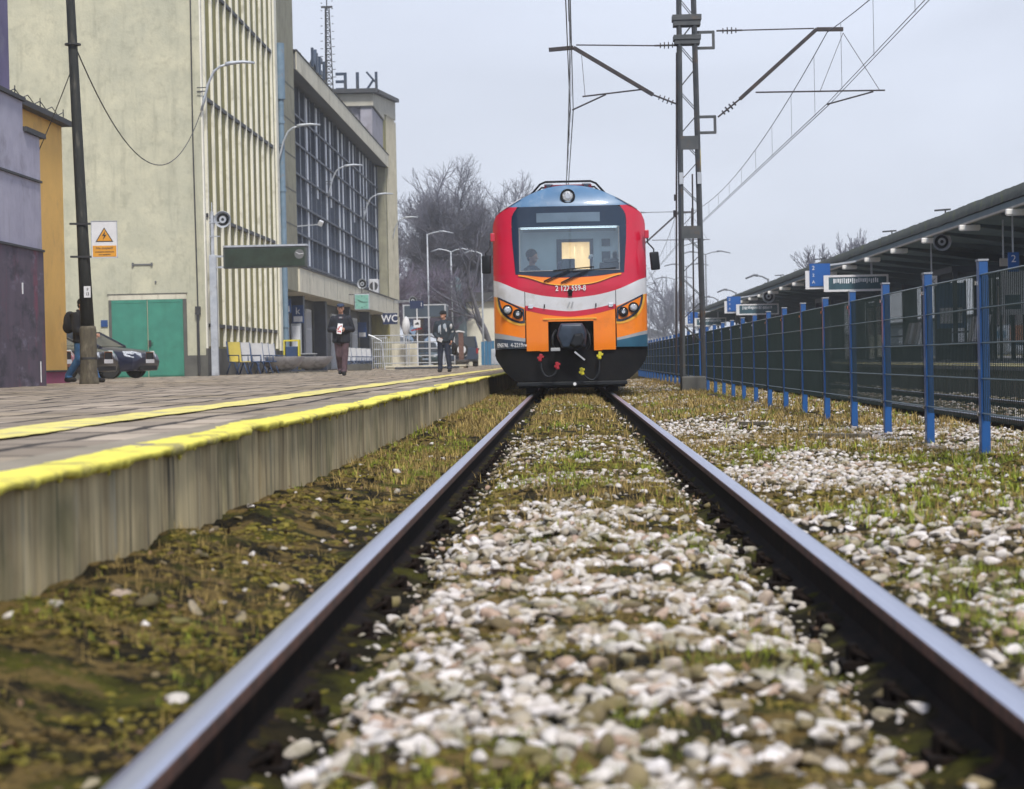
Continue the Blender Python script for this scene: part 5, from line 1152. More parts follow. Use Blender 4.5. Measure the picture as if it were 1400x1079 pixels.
# ================================================================== cars
def paint(name, c): mat(name, c, tuple(x*.85 for x in c), rough=.3, coat=.35, scale=2, spec=.5); return name
glass_dark = mat('car_glass', (.03, .035, .04), (.02, .025, .03), rough=.10, coat=.0, scale=1.5)
mat('tyre', (.018, .018, .018), rough=.85, scale=10); mat('tail_red', (.35, .01, .012), rough=.25, scale=5)
mat('plate_white', (.7, .7, .72), rough=.4, scale=4); mat('amber', (.7, .2, .01), rough=.3, scale=5)
def car(x, y, rz, col, label, L_=4.6, W=1.78, Hh=1.45, kind='sedan', group='parked cars', z=None, front=True):
    """front faces -y locally"""
    o = empty('parked_car', (x, y, PZ if z is None else z), rz, label=label, cat='car', group=group)
    hl = L_/2; hw = W/2
    if kind == 'sedan':
        st_ = [(-hl, .36, .62, .80), (-hl+.10, .22, .74, .92), (-hl+.5, .20, .84, .98), (-hl+1.25, .20, .94, 1), (0, .20, .97, 1), (hl-1.0, .22, 1.0, 1), (hl-.3, .24, 1.0, .95), (hl, .35, .88, .84)]
        gh = [(-hl+1.15, .95, .90), (-hl+1.95, Hh-.06, .74), (-hl+2.6, Hh, .72), (hl-1.5, Hh-.05, .70), (hl-.65, 1.0, .86)]
    else:
        st_ = [(-hl, .45, .85, .90), (-hl+.1, .30, .98, .97), (-hl+1.2, .28, 1.08, 1), (0, .28, 1.10, 1), (hl-.1, .30, 1.10, 1), (hl, .42, 1.05, .96)]
        gh = [(-hl+1.15, 1.06, .94), (-hl+1.8, Hh-.06, .82), (-hl+2.4, Hh, .80), (hl-.25, Hh-.02, .80), (hl-.06, 1.08, .92)]
    b = MB(); rings = []
    for (yy, z0, z1, k) in st_:
        w_ = hw*k; rings.append([(-w_*.93, yy, z0), (-w_, yy, z0+.12), (-w_, yy, z0+(z1-z0)*.6), (-w_*.95, yy, z1-.06), (-w_*.80, yy, z1), (0, yy, z1+.02), (w_*.80, yy, z1), (w_*.95, yy, z1-.06), (w_, yy, z0+(z1-z0)*.6), (w_, yy, z0+.12), (w_*.93, yy, z0)])
    poly_loft(b, rings); bd = b.build('body', col, o, smooth=True, auto=38)
    def ghr(inset, zin, lo=0): return [[(-hw*k+inset, yy, zz-zin-.16*(i not in (0, len(gh)-1))*0) for s in (0,)] for i, (yy, zz, k) in enumerate(gh)]
    # glasshouse: side profile extruded with tumblehome
    prof_ = [(yy, zz) for yy, zz, k in gh]; base = [(gh[-1][0], gh[-1][1]-.04), (gh[0][0], gh[0][1]-.04)]
    n = len(gh); b = MB(); Lp = [(-hw*k*1.0, yy, zz) for yy, zz, k in gh]; Rp = [(hw*k*1.0, yy, zz) for yy, zz, k in gh]
    bl = [(-hw*.93, gh[0][0], gh[0][1]-.05), (-hw*.93, gh[-1][0], gh[-1][1]-.05)]; br = [(-a, b2, c) for a, b2, c in bl]
    b.add(Lp+Rp+bl+br, [(i, i+1, n+i+1, n+i) for i in range(n-1)]+[tuple(list(range(n))+[2*n+1, 2*n]), tuple([n+i for i in range(n)][::-1]+[2*n+2, 2*n+3])]); b.build('windows', 'car_glass', o, smooth=False)
    b = MB(); e = .012
    Lr = [(-hw*k, yy, zz+e) for yy, zz, k in gh[1:-1]]; m_ = len(Lr); b.add(Lr+[(-a, c, d) for a, c, d in Lr]+[(a, c, d-.05) for a, c, d in Lr]+[(-a, c, d-.05) for a, c, d in Lr], [(i, i+1, m_+i+1, m_+i) for i in range(m_-1)]+[(i, 2*m_+i, 2*m_+i+1, i+1) for i in range(m_-1)]+[(m_+i, m_+i+1, 3*m_+i+1, 3*m_+i) for i in range(m_-1)])
    for s in (-1, 1):
        P = [(s*(hw*k+.004), yy, zz) for yy, zz, k in gh]; b.bar(P[0], P[1], .06, .05); b.bar(P[-2], P[-1], .09, .05); mid = P[2]; b.bar((mid[0], mid[1]+.15, mid[2]), (s*hw*.95, mid[1]+.2, gh[0][1]), .07, .04)
    b.build('roof_and_pillars', col, o)
    for sx in (-1, 1):
        for yy in (-hl+.82, hl-.82):
            w_ = empty('wheel', (sx*(hw-.10), yy, .32)); w_.parent = o
            b = MB(); b.lathe([(.24, -.10), (.31, -.10), (.325, -.06), (.325, .06), (.31, .10), (.24, .10)], n=24, axis='x'); b.build('tyre', 'tyre', w_, smooth=True, auto=50)
            b = MB(); b.lathe([(.22, sx*.05), (.24, sx*.085)], n=24, axis='x'); b.build('rim', 'galv', w_)
    if front:
        for s in (-1, 1):
            b = MB(); b.add([(s*hw*.96, -hl+.35, .66), (s*hw*.90, -hl+.08, .60), (s*hw*.50, -hl-.012, .60), (s*hw*.48, -hl+.02, .74), (s*hw*.80, -hl+.16, .80), (s*hw*.93, -hl+.42, .80), (s*hw*.5, -hl+.3, .7)], [(0, 1, 4, 5), (1, 2, 3, 4), (0, 5, 6), (3, 6, 5, 4), (0, 6, 2, 1), (2, 6, 3)]); b.build('headlight', 'lens_clear', o)
            b = MB(); b.box(s*hw*.62, s*hw*.80, -hl+.02, -hl+.1, .40, .44); b.build('indicator', 'amber', o)
        b = MB(); b.box(-.22, .22, -hl-.035, -hl+.05, .46, .74); b.build('grille', 'black_plastic', o, bevel=.02)
        b = MB()
        for q in ((-.245, -.22, .44, .76), (.22, .245, .44, .76), (-.245, .245, .74, .762), (-.245, .245, .435, .458)): b.box(q[0], q[1], -hl-.045, -hl+.02, q[2], q[3])
        b.build('grille_frame', 'chrome', o); b = MB(); b.box(-.26, .26, -hl-.06, -hl-.046, .44, .55); b.build('number_plate', 'plate_white', o)
        b = MB(); b.box(-.55, .55, -hl+.0, -hl+.1, .24, .36); b.build('air_intake', 'black_plastic', o)
    else:
        for s in (-1, 1):
            b = MB(); b.box(s*hw*.86, s*hw*.99, hl-.10, hl+.015, .75, 1.05); b.build('tail_light', 'tail_red', o)
        b = MB(); b.box(-.26, .26, hl+.005, hl+.02, .60, .72); b.build('number_plate', 'plate_white', o)
    for s in (-1, 1):
        b = MB(); b.box(s*hw, s*(hw+.16), gh[0][0]+.35, gh[0][0]+.45, .95, 1.08); b.build('door_mirror', col, o, bevel=.02)
    return o
paint('car_navy', (.012, .016, .040)); paint('car_black', (.010, .010, .013)); paint('car_white', (.62, .63, .65)); paint('car_red', (.30, .015, .03)); paint('car_green', (.035, .06, .065)); paint('car_blue', (.03, .05, .09))
# local front is -y; turning by about +60 degrees makes it face right and towards us
car(-14.62, 60.8, R(75), 'car_navy', 'dark blue saloon car with chrome grille in front of the green gate')
car(-14.85, 56.2, R(77), 'car_black', 'black car with its nose just right of the dark pole')
car(-16.25, 63.9, R(84), 'car_white', 'white car behind the dark blue saloon', Hh=1.66, kind='suv')
car(-15.1, 52.4, R(80), 'car_red', 'dark red car mostly hidden by the yellow wall and the person', Hh=1.35)
car(-8.75, 124, R(8), 'car_green', 'green-grey car behind the ramp railing, left of the standing man', Hh=1.5)
sv = car(-6.25, 119.5, R(185), 'car_blue', 'blue-grey off-road car with a white spare wheel cover on its back', L_=4.2, W=1.85, Hh=1.75, kind='suv', front=False)
b = MB(); b.lathe([(.36, 2.10), (.38, 2.14), (.38, 2.28), (.34, 2.32)], (.05, 0, .98), 28, 'y'); sp = b.build('spare_wheel', 'tyre', sv, smooth=True, auto=40)
b = MB(); b.lathe([(.25, 2.325), (.24, 2.335), (.10, 2.34)], (.05, 0, .98), 28, 'y'); b.build('wheel_cover', 'plate_white', sp)
b = MB(); b.lathe([(.08, 2.342), (.07, 2.35)], (.05, 0, .98), 20, 'y'); b.build('cover_badge', 'dark_iron', sp)

# ================================================================== things between station and train
# ramp with railings
mat('steel_rail', (.55, .57, .60), (.45, .47, .50), rough=.45, metal=.3, scale=4)
rp = empty('ramp_railing', (0, 92, .355), label='grey steel railing around the raised ramp at the end of the station', cat='railing')
b = MB(); b.box(-8.2, -4.7, 0, 3, 0, .10); b.box(-8.3, -4.6, -.05, 3.05, .10, .16); b.build('ramp_slab', 'cream_band', rp); b = MB(); b.box(-7.8, -4.9, -.055, -.05, .03, .10); b.build('ramp_gap', 'dark_frame', rp)
b = MB()
for z in (1.53, 1.22, .92, .60, .28): b.bar((-8.75, 0, z), (-5.1, 0, z), .045, n=6)
for x in (-8.2, -7.15, -6.2, -5.1): b.bar((x, 0, .1), (x, 0, 1.53), .05, n=6)
b.tube([(-8.95, -.2, 1.58), (-8.75, -.2, 1.50), (-8.38, -.2, 1.30), (-8.24, -.2, .0)], .035, 6)
b.build('rails', 'steel_rail', rp)
b = MB()
for k in range(10): b.bar((-8.9+k*.06, 1+k*.3, .1), (-8.9+k*.06, 1+k*.3, 1.45), .03)
b.box(-8.95, -8.2, .99, 1.02, 1.43, 1.47); b.build('bars', 'steel_rail', rp)
cb = empty('low_wall', (-7.9, 99, PZ), label='low pale block wall behind the railing by the WC sign', cat='wall'); b = MB()
for i in range(2):
    for j in range(2): b.box(-.62+i*.64, -.02+i*.64, 0, .3, .02+j*.62, .60+j*.62)
b.build('blocks', 'cream_band', cb, bevel=.02)
wt = empty('stone_flowerbed', (-9.35, 91.3, PZ), label='low rough stone kerb beside the far seats', cat='kerb'); b = MB(); b.box(-.5, .55, -.3, .3, 0, .26); b.box(-.45, .5, -.25, .25, .26, .29); b.build('kerb_block', 'plinth', wt, bevel=.03)
# shelter
sh = empty('bus_shelter', (0, 100, PZ), label='glass shelter with grey flat roof beyond the railing', cat='shelter')
mat('shelter_slate', (.055, .08, .11), (.045, .065, .09), rough=.5, scale=2); glass_mat('shelter_glass', (.9, .95, 1), refl=.05, trans=(.62, .70, .78))
b = MB(); b.box(-8.02, -5.95, .0, 2.2, 2.52, 3.07); b.build('roof_panel', 'shelter_slate', sh); b = MB(); b.box(-8.04, -5.93, -.02, 2.25, 3.07, 3.13)
for x in (-8.0, -6.78, -5.97): b.box(x-.035, x+.035, -.015, .06, .0, 3.07)
b.box(-8.0, -6.7, -.012, .03, 2.46, 2.52); b.build('frame', 'steel_rail', sh); b = MB(); b.box(-7.96, -6.82, .0, .015, .15, 2.46); b.build('glass_wall', 'shelter_glass', sh)
bs = empty('platform_number_sign', (-7.13, 97, PZ), label='dark blue platform sign with a white 1 on a thin post', cat='sign'); b = MB(); b.box(-.33, .33, -.03, .03, 2.85, 3.22); b.build('panel', 'sign_navy', bs)
text_obj('lettering', '1', .26, 'white_letter', bs, (.22, -.04, 3.04)); b = MB(); b.bar((0, 0, 0), (0, 0, 2.85), .06, n=8); b.build('post', 'white_letter', bs)
ns = empty('notice_sign', (-7.13, 96.9, PZ+1.95), label='small white square sign with a black mark and red bar on the platform sign post', cat='sign'); b = MB(); b.box(-.16, .16, -.03, -.01, 0, .36); b.build('plate', 'sign_white', ns); b = MB(); b.box(-.09, .10, -.04, -.031, .14, .20); b.box(-.02, .08, -.04, -.031, .2, .25); b.build('pictogram', 'dark_iron', ns); b = MB(); b.bar((-.28, -.02, -.14), (.22, -.02, -.04), .05); b.build('red_strip', 'tail_red', ns)
mr_ = empty('traffic_mirror', (-7.74, 98, PZ), label='round white convex traffic mirror on a post left of the platform sign', cat='mirror'); b = MB(); b.lathe([(.47, 0), (.40, -.06), (.01, -.09)], (0, 0, 2.05), 28, 'y', sx=.42); b.build('mirror_disc', 'sign_white', mr_, smooth=True); b = MB(); b.bar((0, .06, 0), (0, .06, 2.2), .06, n=8); b.build('post', 'steel_rail', mr_)
bp_ = empty('brick_pillar', (-4.93, 94.5, PZ), label='brown brick pillar with small pitched cap on a round base, right of the standing man', cat='pillar')
mat('brick_brown', (.16, .085, .07), (.11, .06, .05), rough=.9, scale=12, c3=(.20, .16, .14), s3=9); mat('base_dark', (.07, .065, .065), (.05, .045, .045), rough=.9, scale=5)
b = MB(); b.box(-.11, .11, -.11, .11, .36, 1.64); b.build('shaft', 'brick_brown', bp_); b = MB(); b.lathe([(.30, 0), (.32, .22), (.38, .28), (.38, .36), (.30, .38)], n=18); b.build('base', 'base_dark', bp_, smooth=True, auto=40)
b = MB(); b.prism([(-.55, 1.58), (-.53, 1.64), (-.1, 1.74), (.17, 1.68), (.17, 1.62), (-.1, 1.68)], -.15, .15); b.build('cap', 'sign_white', bp_)
# cream house and blue fence behind
ch_ = empty('cream_house', (0, 0, 0), label='pale cream house wall glimpsed left of the train behind bare branches', cat='building'); mat('pale_cream', (.70, .67, .56), (.62, .60, .50), rough=.9, scale=.6)
part('wall', 'pale_cream', (-7.7, 2.6, 156, 165, .2, 5.2), parent=ch_); b = MB(); b.prism([(-7.9, 5.2), (2.8, 5.2), (2.2, 5.9), (-7.3, 5.9)], 155.6, 165.4); b.build('roof', 'roof_dark', ch_)
for x in (-4.4, -1.8): part('window', 'glazing', (x-.5, x+.5, 155.96, 156, 2.4, 3.7), parent=ch_)
bf = empty('blue_gate_fence', (0, 132, PZ), label='bright blue sheet metal fence left of the train', cat='fence'); mat('fence_blue', (.03, .16, .30), (.025, .13, .25), rough=.5, scale=3); b = MB()
for k in range(9): b.box(-5.6+k*.22, -5.41+k*.22, 0, .03, .05, 1.55+(k % 2)*.05)
b.build('sheets', 'fence_blue', bf); cbx = empty('grey_cabinet', (-4.35, 128, PZ), label='grey utility cabinet between the blue fence and the train', cat='cabinet'); b = MB(); b.box(-.45, .35, -.3, .3, .1, 1.05); b.build('cabinet_body', 'galv', cbx, bevel=.02); b = MB(); b.box(-.04, -.02, -.31, -.3, .15, 1.0); b.build('door_seam', 'dark_iron', cbx)
# ================================================================== overhead line
mat('mast_steel', (.060, .068, .075), (.085, .09, .095), rough=.6, metal=.2, scale=5, c3=(.12, .085, .06), s3=4, lo3=.55, hi3=.7)
mat('cantilever_steel', (.022, .020, .026), (.05, .035, .03), rough=.6, scale=6); mat('porcelain', (.045, .032, .028), rough=.2, coat=.6, scale=5); mat('wire', (.028, .028, .032), rough=.5, scale=5)
mat('mast_yellow', (.6, .45, .04), rough=.6, scale=5)
def mast(x, y, label, right=True, left=True, ht=9.0):
    o = empty('overhead_line_mast', (x, y, 0), label=label, cat='mast', group='lattice masts between the tracks')
    w0, w1 = .205, .125
    def hwz(z): return w0+(w1-w0)*min(z, ht)/ht
    fb = MB(); fb.box(-.24, .22, -.3, .3, -.3, .27); fb.build('foundation', 'plinth', o, bevel=.03)
    b = MB()
    for sx in (-1, 1):
        for sy in (-1, 1): b.bar((sx*w0, sy*w0*.8, .25), (sx*w1, sy*w1*.8, ht), .064, .064)
    b.build('chords', 'mast_steel', o)
    b = MB(); z = .9; k = 0
    while z < ht-.3:
        z2 = z+.36; s = 1 if k % 2 else -1
        for sy in (-1, 1): b.bar((-s*hwz(z), sy*hwz(z)*.8, z), (s*hwz(z2), sy*hwz(z2)*.8, z2), .032, .012)
        for sx in (-1, 1): b.bar((sx*hwz(z), -s*hwz(z)*.8, z), (sx*hwz(z2), s*hwz(z2)*.8, z2), .032, .012)
        z = z2+.08; k += 1
    b.build('lacing', 'mast_steel', o)
    for z, h_ in ((2.87, .24), (4.55, .26)):
        a = hwz(z)+.012; b = MB(); b.box(-a, a, -a*.8-.03, -a*.8-.018, z, z+h_); b.build('tie_plate', 'mast_steel', o)
    for z, h_, e in ((6.90, .20, .11), (6.55, .17, .09), (7.75, .3, .04))[:3 if ht > 8 else 2]:
        a = hwz(z)+e; b = MB(); b.box(-a, a, -.16, .16, z, z+h_*.5); b.box(-a-.02, a+.02, -.18, .18, z+h_*.5, z+h_); b.build('cross_bracket', 'mast_steel', o)
    b = MB(); b.box(hwz(4.6)-.02, hwz(4.6)+.045, -.14, -.12, 4.15, 4.55); b.build('marker_strip', 'mast_yellow', o)
    for s in (-1, 1): b = MB(); b.box(s*hwz(4)-.035, s*hwz(4)+.035, -.2, -.17, 3.9, 4.12); b.build('marker_plate', 'galv', o)
    # tension wires down the mast
    b = MB(); b.bar((-.33, -.05, .3), (-.20, -.05, 6.4), .035, n=6); b.bar((.02, -.05, .9), (.05, -.05, 4.1), .03, n=6); b.bar((.03, -.05, 3.05), (.04, -.05, 3.45), .05, n=6); [b.bar((-.30+.02*k, -.05, z), (-.30+.02*k, -.05, z+.12), .06, n=6) for k, z in enumerate((3.3, 3.6))]; b.build('weight_wire', 'cantilever_steel', o)
    def ins(a, c, parent):
        a, c = Vector(a), Vector(c); q = MB(); d = c-a; q.bar(a, c, .035, n=8)
        for t in np.linspace(.25, .75, 4): q.bar(a+d*(t-.02), a+d*(t+.02), .13 if 0.3 < t < .7 else .10, n=12)
        q.build('insulator', 'porcelain', parent)
    for s, on in ((-1, left), (1, right)):
        if not on: continue
        c = empty('cantilever', (0, 0, 0)); c.parent = o
        zt, zb = 6.72, 5.45
        if s < 0:
            top0, bot0 = (-.16, 0, 6.55), (-.18, 0, 5.42); el = (-2.15, 0, 6.55); end = (-2.62, 0, 6.55); reg0 = (-.98, 0, 5.72)
            q = MB(); q.bar((-.66, 0, 5.62), el, .085, .07); q.bar(el, (end[0], 0, end[2]-.03), .085, .07); q.build('strut', 'cantilever_steel', c)
            ins(bot0, (-.66, 0, 5.62), c); ins(top0, (-.62, 0, 6.55), c); q = MB(); q.bar((-.62, 0, 6.55), (-2.1, 0, 6.60), .025, n=6)
            q.bar((-.85, 0, 5.73), (-2.0, 0, 5.62), .03, n=6); q.bar((-2.0, 0, 6.4), (-1.95, 0, 5.63), .010); q.bar((-1.55, 0, 5.65), (-2.20, 0, 5.37), .03, n=6); q.build('stay', 'cantilever_steel', c)
        else:
            for zz in (6.78, 5.18): q = MB(); q.bar((.15, 0, zz), (.52, 0, zz), .05, .05); q.bar((.15, 0, zz-.30), (.52, 0, zz-.30), .05, .05); q.bar((.50, 0, zz-.31), (.50, 0, zz+.01), .051, .051); q.build('outrigger', 'mast_steel', c)
            q = MB(); q.bar((.98, 0, 5.50), (2.45, 0, 6.78), .085, .07); q.bar((2.45, 0, 6.78), (2.95, 0, 6.77), .085, .07); q.build('strut', 'cantilever_steel', c)
            ins((.56, 0, 5.17), (.98, 0, 5.50), c); ins((.56, 0, 6.80), (1.05, 0, 6.80), c); q = MB(); q.bar((1.05, 0, 6.80), (2.40, 0, 6.80), .025, n=6)
            q.bar((1.28, 0, 5.62), (3.72, 0, 5.60), .03, n=6); q.bar((2.62, 0, 5.36), (3.50, 0, 5.58), .03, n=6)
            q.bar((2.95, 0, 6.7), (3.62, 0, 5.6), .010); q.bar((2.95, 0, 6.7), (2.5, 0, 5.62), .010); q.build('stay', 'cantilever_steel', c)
    return o
MX = 2.37
m1 = mast(MX, 39.0, 'tall lattice overhead line mast right of the train, nearest to us')
m2 = mast(MX, 87.0, 'second lattice mast, hidden behind the train but for its arm', left=False, ht=7.1)
m3 = mast(MX, 136.0, 'third lattice mast far behind the train', left=False, ht=7.1)
def catenary(name, xs_, label, dbl=True, ys_=(-10, 39.0, 87.0, 136.0, 185.0), zc=5.37, zm=6.72, half=None):
    o = empty(name, (0, 0, 0), label=label, cat='overhead wire', group='overhead wires of the two tracks')
    cw = MB(); mw_ = MB(); dr = MB()
    for i in range(len(ys_)-1):
        y0, y1 = ys_[i], ys_[i+1]; x0, x1 = xs_[i], xs_[i+1]; T = np.linspace(0, 1, 25)
        P = [Vector((x0+(x1-x0)*t, y0+(y1-y0)*t, zc)) for t in T]; Q = [Vector((x0+(x1-x0)*t, y0+(y1-y0)*t, zm-4*.95*t*(1-t))) for t in T]
        for dx in ((-.03, .03) if dbl else (0,)): cw.tube([p+Vector((dx, 0, 0)) for p in P], .008 if y0 < 30 else .010, 4)
        mw_.tube(Q, .010, 4)
        for k in range(1, 24, 2): dr.bar(P[k], Q[k], .007)
    cw.build('contact_wire', 'wire', o); mw_.build('messenger_wire', 'wire', o); dr.build('droppers', 'wire', o)
catenary('overhead_wire', [-.12, .16, -.10, .2, 0], 'pair of thin overhead wires running up from the train roof above its track')
catenary('overhead_wire', [4.60, 5.02, 4.70, 4.95, 4.8], 'overhead wires with droppers slanting across the sky at the right')

# ================================================================== blue mesh fence
mat('post_blue', (.008, .085, .28), (.007, .065, .22), rough=.42, scale=3, detail=6, coat=.3, c3=(.03, .09, .24), s3=4, lo3=.55, hi3=.7); mat('mesh_green', (.014, .022, .022), (.020, .030, .030), rough=.75, scale=6, spec=.15); mat('cap_grey', (.32, .34, .38), rough=.5, scale=4)
mat('mesh_edge', (.13, .17, .18), (.10, .13, .14), rough=.35, scale=6)
FX = 2.57; FS = 1.935; F0 = 12.75
fe = empty('mesh_fence', (0, 0, 0), label='long blue-posted wire mesh fence between the two tracks', cat='fence')
for i in range(-1, 33):
    y = F0+i*FS
    p = empty('post', (FX, y, 0)); p.parent = fe
    b = MB(); b.box(-.030, .026, -.042, .042, -.25, 1.185); b.build('post_tube', 'post_blue', p, bevel=.004 if i < 8 else 0)
    b = MB(); b.box(-.034, .03, -.046, .046, 1.186, 1.198); b.build('cap', 'cap_grey', p)
    for z in (.24, 1.05): b = MB(); b.box(-.045, -.031, -.02, .02, z-.012, z+.012); b.build('clamp', 'chrome' if i < 8 else 'cap_grey', p)
for i in range(-1, 32):
    y0, y1 = F0+i*FS, F0+(i+1)*FS
    if abs((y0+y1)/2-39.0) < .9: continue
    b = MB(); n = 38; x = FX-.014
    for k in range(n+1):
        yy = y0+(y1-y0)*k/n; r_ = .0028; b.add([(x-r_, yy-r_, .20), (x+r_, yy-r_, .20), (x+r_, yy+r_, .20), (x-r_, yy+r_, .20), (x-r_, yy-r_, 1.10), (x+r_, yy-r_, 1.10), (x+r_, yy+r_, 1.10), (x-r_, yy+r_, 1.10)], [(0, 1, 5, 4), (1, 2, 6, 5), (2, 3, 7, 6), (3, 0, 4, 7)])
    pn = b.build('mesh_panel', 'mesh_green', fe, recalc=False)
    q = MB()
    for z in (.245, .46, .68, .895, 1.10):
        q.add([(x-.004, y0+.05, z-.005), (x-.013, y0+.03, z), (x-.004, y0+.03, z+.005), (x-.004, y1-.03, z-.005), (x-.013, y1-.03, z), (x-.004, y1-.03, z+.005)], [(0, 1, 4, 3), (1, 2, 5, 4)])
    q.build('panel_fold', 'mesh_edge', pn, recalc=False)

# ================================================================== far platform canopy and its fittings
mat('canopy_roof', (.075, .085, .075), (.05, .06, .055), rough=.9, scale=2.5, detail=8, c3=(.09, .11, .04), s3=2, bump=.03, bscale=12); mat('canopy_under', (.13, .19, .21), (.10, .15, .17), rough=.7, scale=1.2); mat('canopy_beam', (.07, .10, .115), (.05, .075, .085), rough=.7, scale=2)
mat('gutter', (.42, .40, .36), (.34, .32, .29), rough=.6, scale=3); mat('slate_grey', (.045, .06, .075), (.035, .045, .06), rough=.7, scale=2)
CXe, CXm = 8.5, 11.6
cn = empty('platform_canopy', (0, 0, 0), label='long dark butterfly roof over the far platform on the right', cat='canopy')
ysn = np.arange(18, 141, .12); zt = 3.745+.03*(fbm(ysn*1.3, ysn*0, 4, 3)-.5)+.045*np.maximum(0, fbm(ysn*6, ysn*0, 14, 3)-.5)
V = np.concatenate([np.stack([np.full_like(ysn, CXe), ysn, zt-.24], -1), np.stack([np.full_like(ysn, CXe+.02), ysn, zt], -1), np.stack([np.full_like(ysn, CXm), ysn, np.full_like(ysn, 3.36)], -1), np.stack([np.full_like(ysn, CXm+3.1), ysn, zt], -1)])
n_ = len(ysn); I = np.arange(4*n_).reshape(4, n_); Fq = np.stack([I[:-1, :-1], I[:-1, 1:], I[1:, 1:], I[1:, :-1]], -1).reshape(-1, 4)
npmesh('roof_skin', V, Fq, 'canopy_roof', cn)
b = MB(); b.prism([(CXe+.03, 3.36), (CXe+.03, 3.50), (CXm, 3.20), (CXm+3.1, 3.50), (CXm+3.1, 3.36), (CXm, 3.05)], 18.02, 140); b.build('roof_underside', 'canopy_under', cn)
b = MB(); b.box(CXe-.05, CXe+.02, 18, 140.5, 3.32, 3.36); b.build('edge_strip', 'gutter', cn)
for i in range(40):
    y = 19.5+i*3.05; b = MB(); b.prism([(CXe+.10, 3.30), (CXe+.10, 3.38), (CXm, 3.08), (CXm+3.0, 3.38), (CXm+3.0, 3.30), (CXm, 2.84)], y-.09, y+.09); b.build('beam', 'canopy_beam', cn)
for i in range(20):
    y = 21+i*6.1; b = MB(); b.box(CXm-.22, CXm+.22, y-.22, y+.22, P2Z, 3.0); b.build('column', 'slate_grey', cn)
mat('lamp_white', (.85, .84, .80), (.75, .75, .72), rough=.5, scale=6)
def canopy_lamp():
    o = empty('canopy_lamp', (0, 0, 0)); b = MB(); b.box(-.30, .14, -.06, .06, -.055, .055); b.build('lamp_body', 'lamp_white', o, bevel=.015); b = MB(); b.box(-.28, .12, -.045, .045, -.07, -.056); b.build('diffuser', 'sign_white', o); return o
c0 = canopy_lamp()
for i in range(16):
    o = c0 if i == 0 else copy_tree(c0); o.location = (8.62, 34.4+i*4.62, 3.25)
    tag(o, '%s white box lamp under the canopy edge, counted from the right end' % ['first', 'second', 'third', 'fourth', 'fifth', 'sixth', 'seventh', 'eighth', 'ninth', 'tenth', 'eleventh', 'twelfth', 'thirteenth', 'fourteenth', 'fifteenth', 'sixteenth'][i], 'lamp', 'white lamps along the canopy edge')
horn(8.62, 47.3, 3.16, R(0), 'round grey loudspeaker under the right end of the canopy edge', 0).scale = (.78, .78, .78); horn(8.62, 88, 3.16, R(0), 'small far loudspeaker under the middle of the canopy edge', 0)
mat('sign_blue', (.012, .10, .36), (.010, .085, .31), rough=.4, scale=3); mat('board_teal', (.06, .12, .15), (.04, .085, .11), rough=.25, coat=.3, scale=4)
words = ['nearest', 'middle', 'farthest']
for i, y in enumerate((60, 91, 121)):
    o = empty('platform_sign', (7.38, y, 2.62), label='blue sign reading 2 2 A hanging at the canopy edge, %s of three' % words[i], cat='sign', group='blue platform number signs')
    b = MB(); b.box(-.30, .30, -.03, .03, 0, .66); b.build('panel', 'sign_blue', o)
    for t, z, s_ in (('2', .53, .17), ('2', .32, .13), ('A', .12, .13)): text_obj('lettering', t, s_, 'white_letter', o, (-.19, -.038, z))
    b = MB(); b.box(-.42, -.30, .0, .05, -.08, .46); b.box(-.30, .15, .0, .05, -.08, -.01); b.build('frame', 'sign_white', o); b = MB(); b.bar((.2, 0, .6), (1.2, 0, .72), .05); b.build('hanger', 'galv', o)
    q = empty('departure_board', (8.39, y-.3, 2.44), label='long framed departure board beside the %s blue sign under the canopy' % words[i], cat='departure board', group='departure boards under the canopy')
    b = MB(); b.box(-.86, .86, -.02, .02, .05, .45); b.build('screen', 'board_teal', q); b = MB(); b.box(-.92, .92, -.035, .03, .42, .48); b.box(-.92, .92, -.035, .03, 0, .06); b.box(-.94, -.80, -.036, .03, .005, .475); b.box(.88, .93, -.036, .03, .005, .475); b.build('frame', 'sign_white', q)
    b = MB(); rr_ = random.Random(i)
    for k in range(22): x = -.66+k*.06; b.box(x, x+.02+rr_.random()*.02, -.026, -.021, .28-rr_.random()*.05, .36+rr_.random()*.03)
    b.build('split_flaps', 'pale_white', q); b = MB(); b.bar((.45, 0, .48), (.45, 0, .86), .05); b.build('hanger', 'galv', q)

# waiting shelters, kiosk and posters on the far platform
mat('far_blue_panel', (.03, .10, .26), (.02, .08, .2), rough=.5, scale=2)
def far_shelter(y, n, label):
    o = empty('waiting_shelter', (10.4, y, P2Z), label=label, cat='shelter', group='waiting shelters on the far platform')
    b = MB(); b.box(-1.1, .9, -n*1.1, n*1.1, 2.15, 2.30); b.build('roof', 'slate_grey', o)
    b = MB()
    for k in range(n+1):
        yy = -n*1.1+k*2.2; b.box(-1.08, -.98, yy-.05, yy+.05, 0, 2.15); b.box(.78, .88, yy-.05, yy+.05, 0, 2.15)
    b.build('posts', 'slate_grey', o); b = MB(); b.box(.82, .84, -n*1.1, n*1.1, .1, 2.1); b.build('back_wall', 'shelter_glass', o)
    for k in range(n):
        yy = -n*1.1+1.1+k*2.2; q = MB(); q.box(.70, .80, yy-.8, yy+.1, .9, 1.9); q.build('poster', 'sign_white', o)
    return o
far_shelter(34, 3, 'dark waiting shelter with white posters, nearest on the far platform'); far_shelter(52, 2, 'dark waiting shelter in the middle of the far platform'); far_shelter(75, 2, 'dark waiting shelter farther along the far platform')
kb = empty('platform_kiosk', (12.2, 41.5, P2Z), label='dark kiosk with bright windows under the far canopy', cat='kiosk')
b = MB(); b.box(-1.2, 1.5, -1.5, 1.5, 0, 2.3); b.build('body', 'slate_grey', kb)
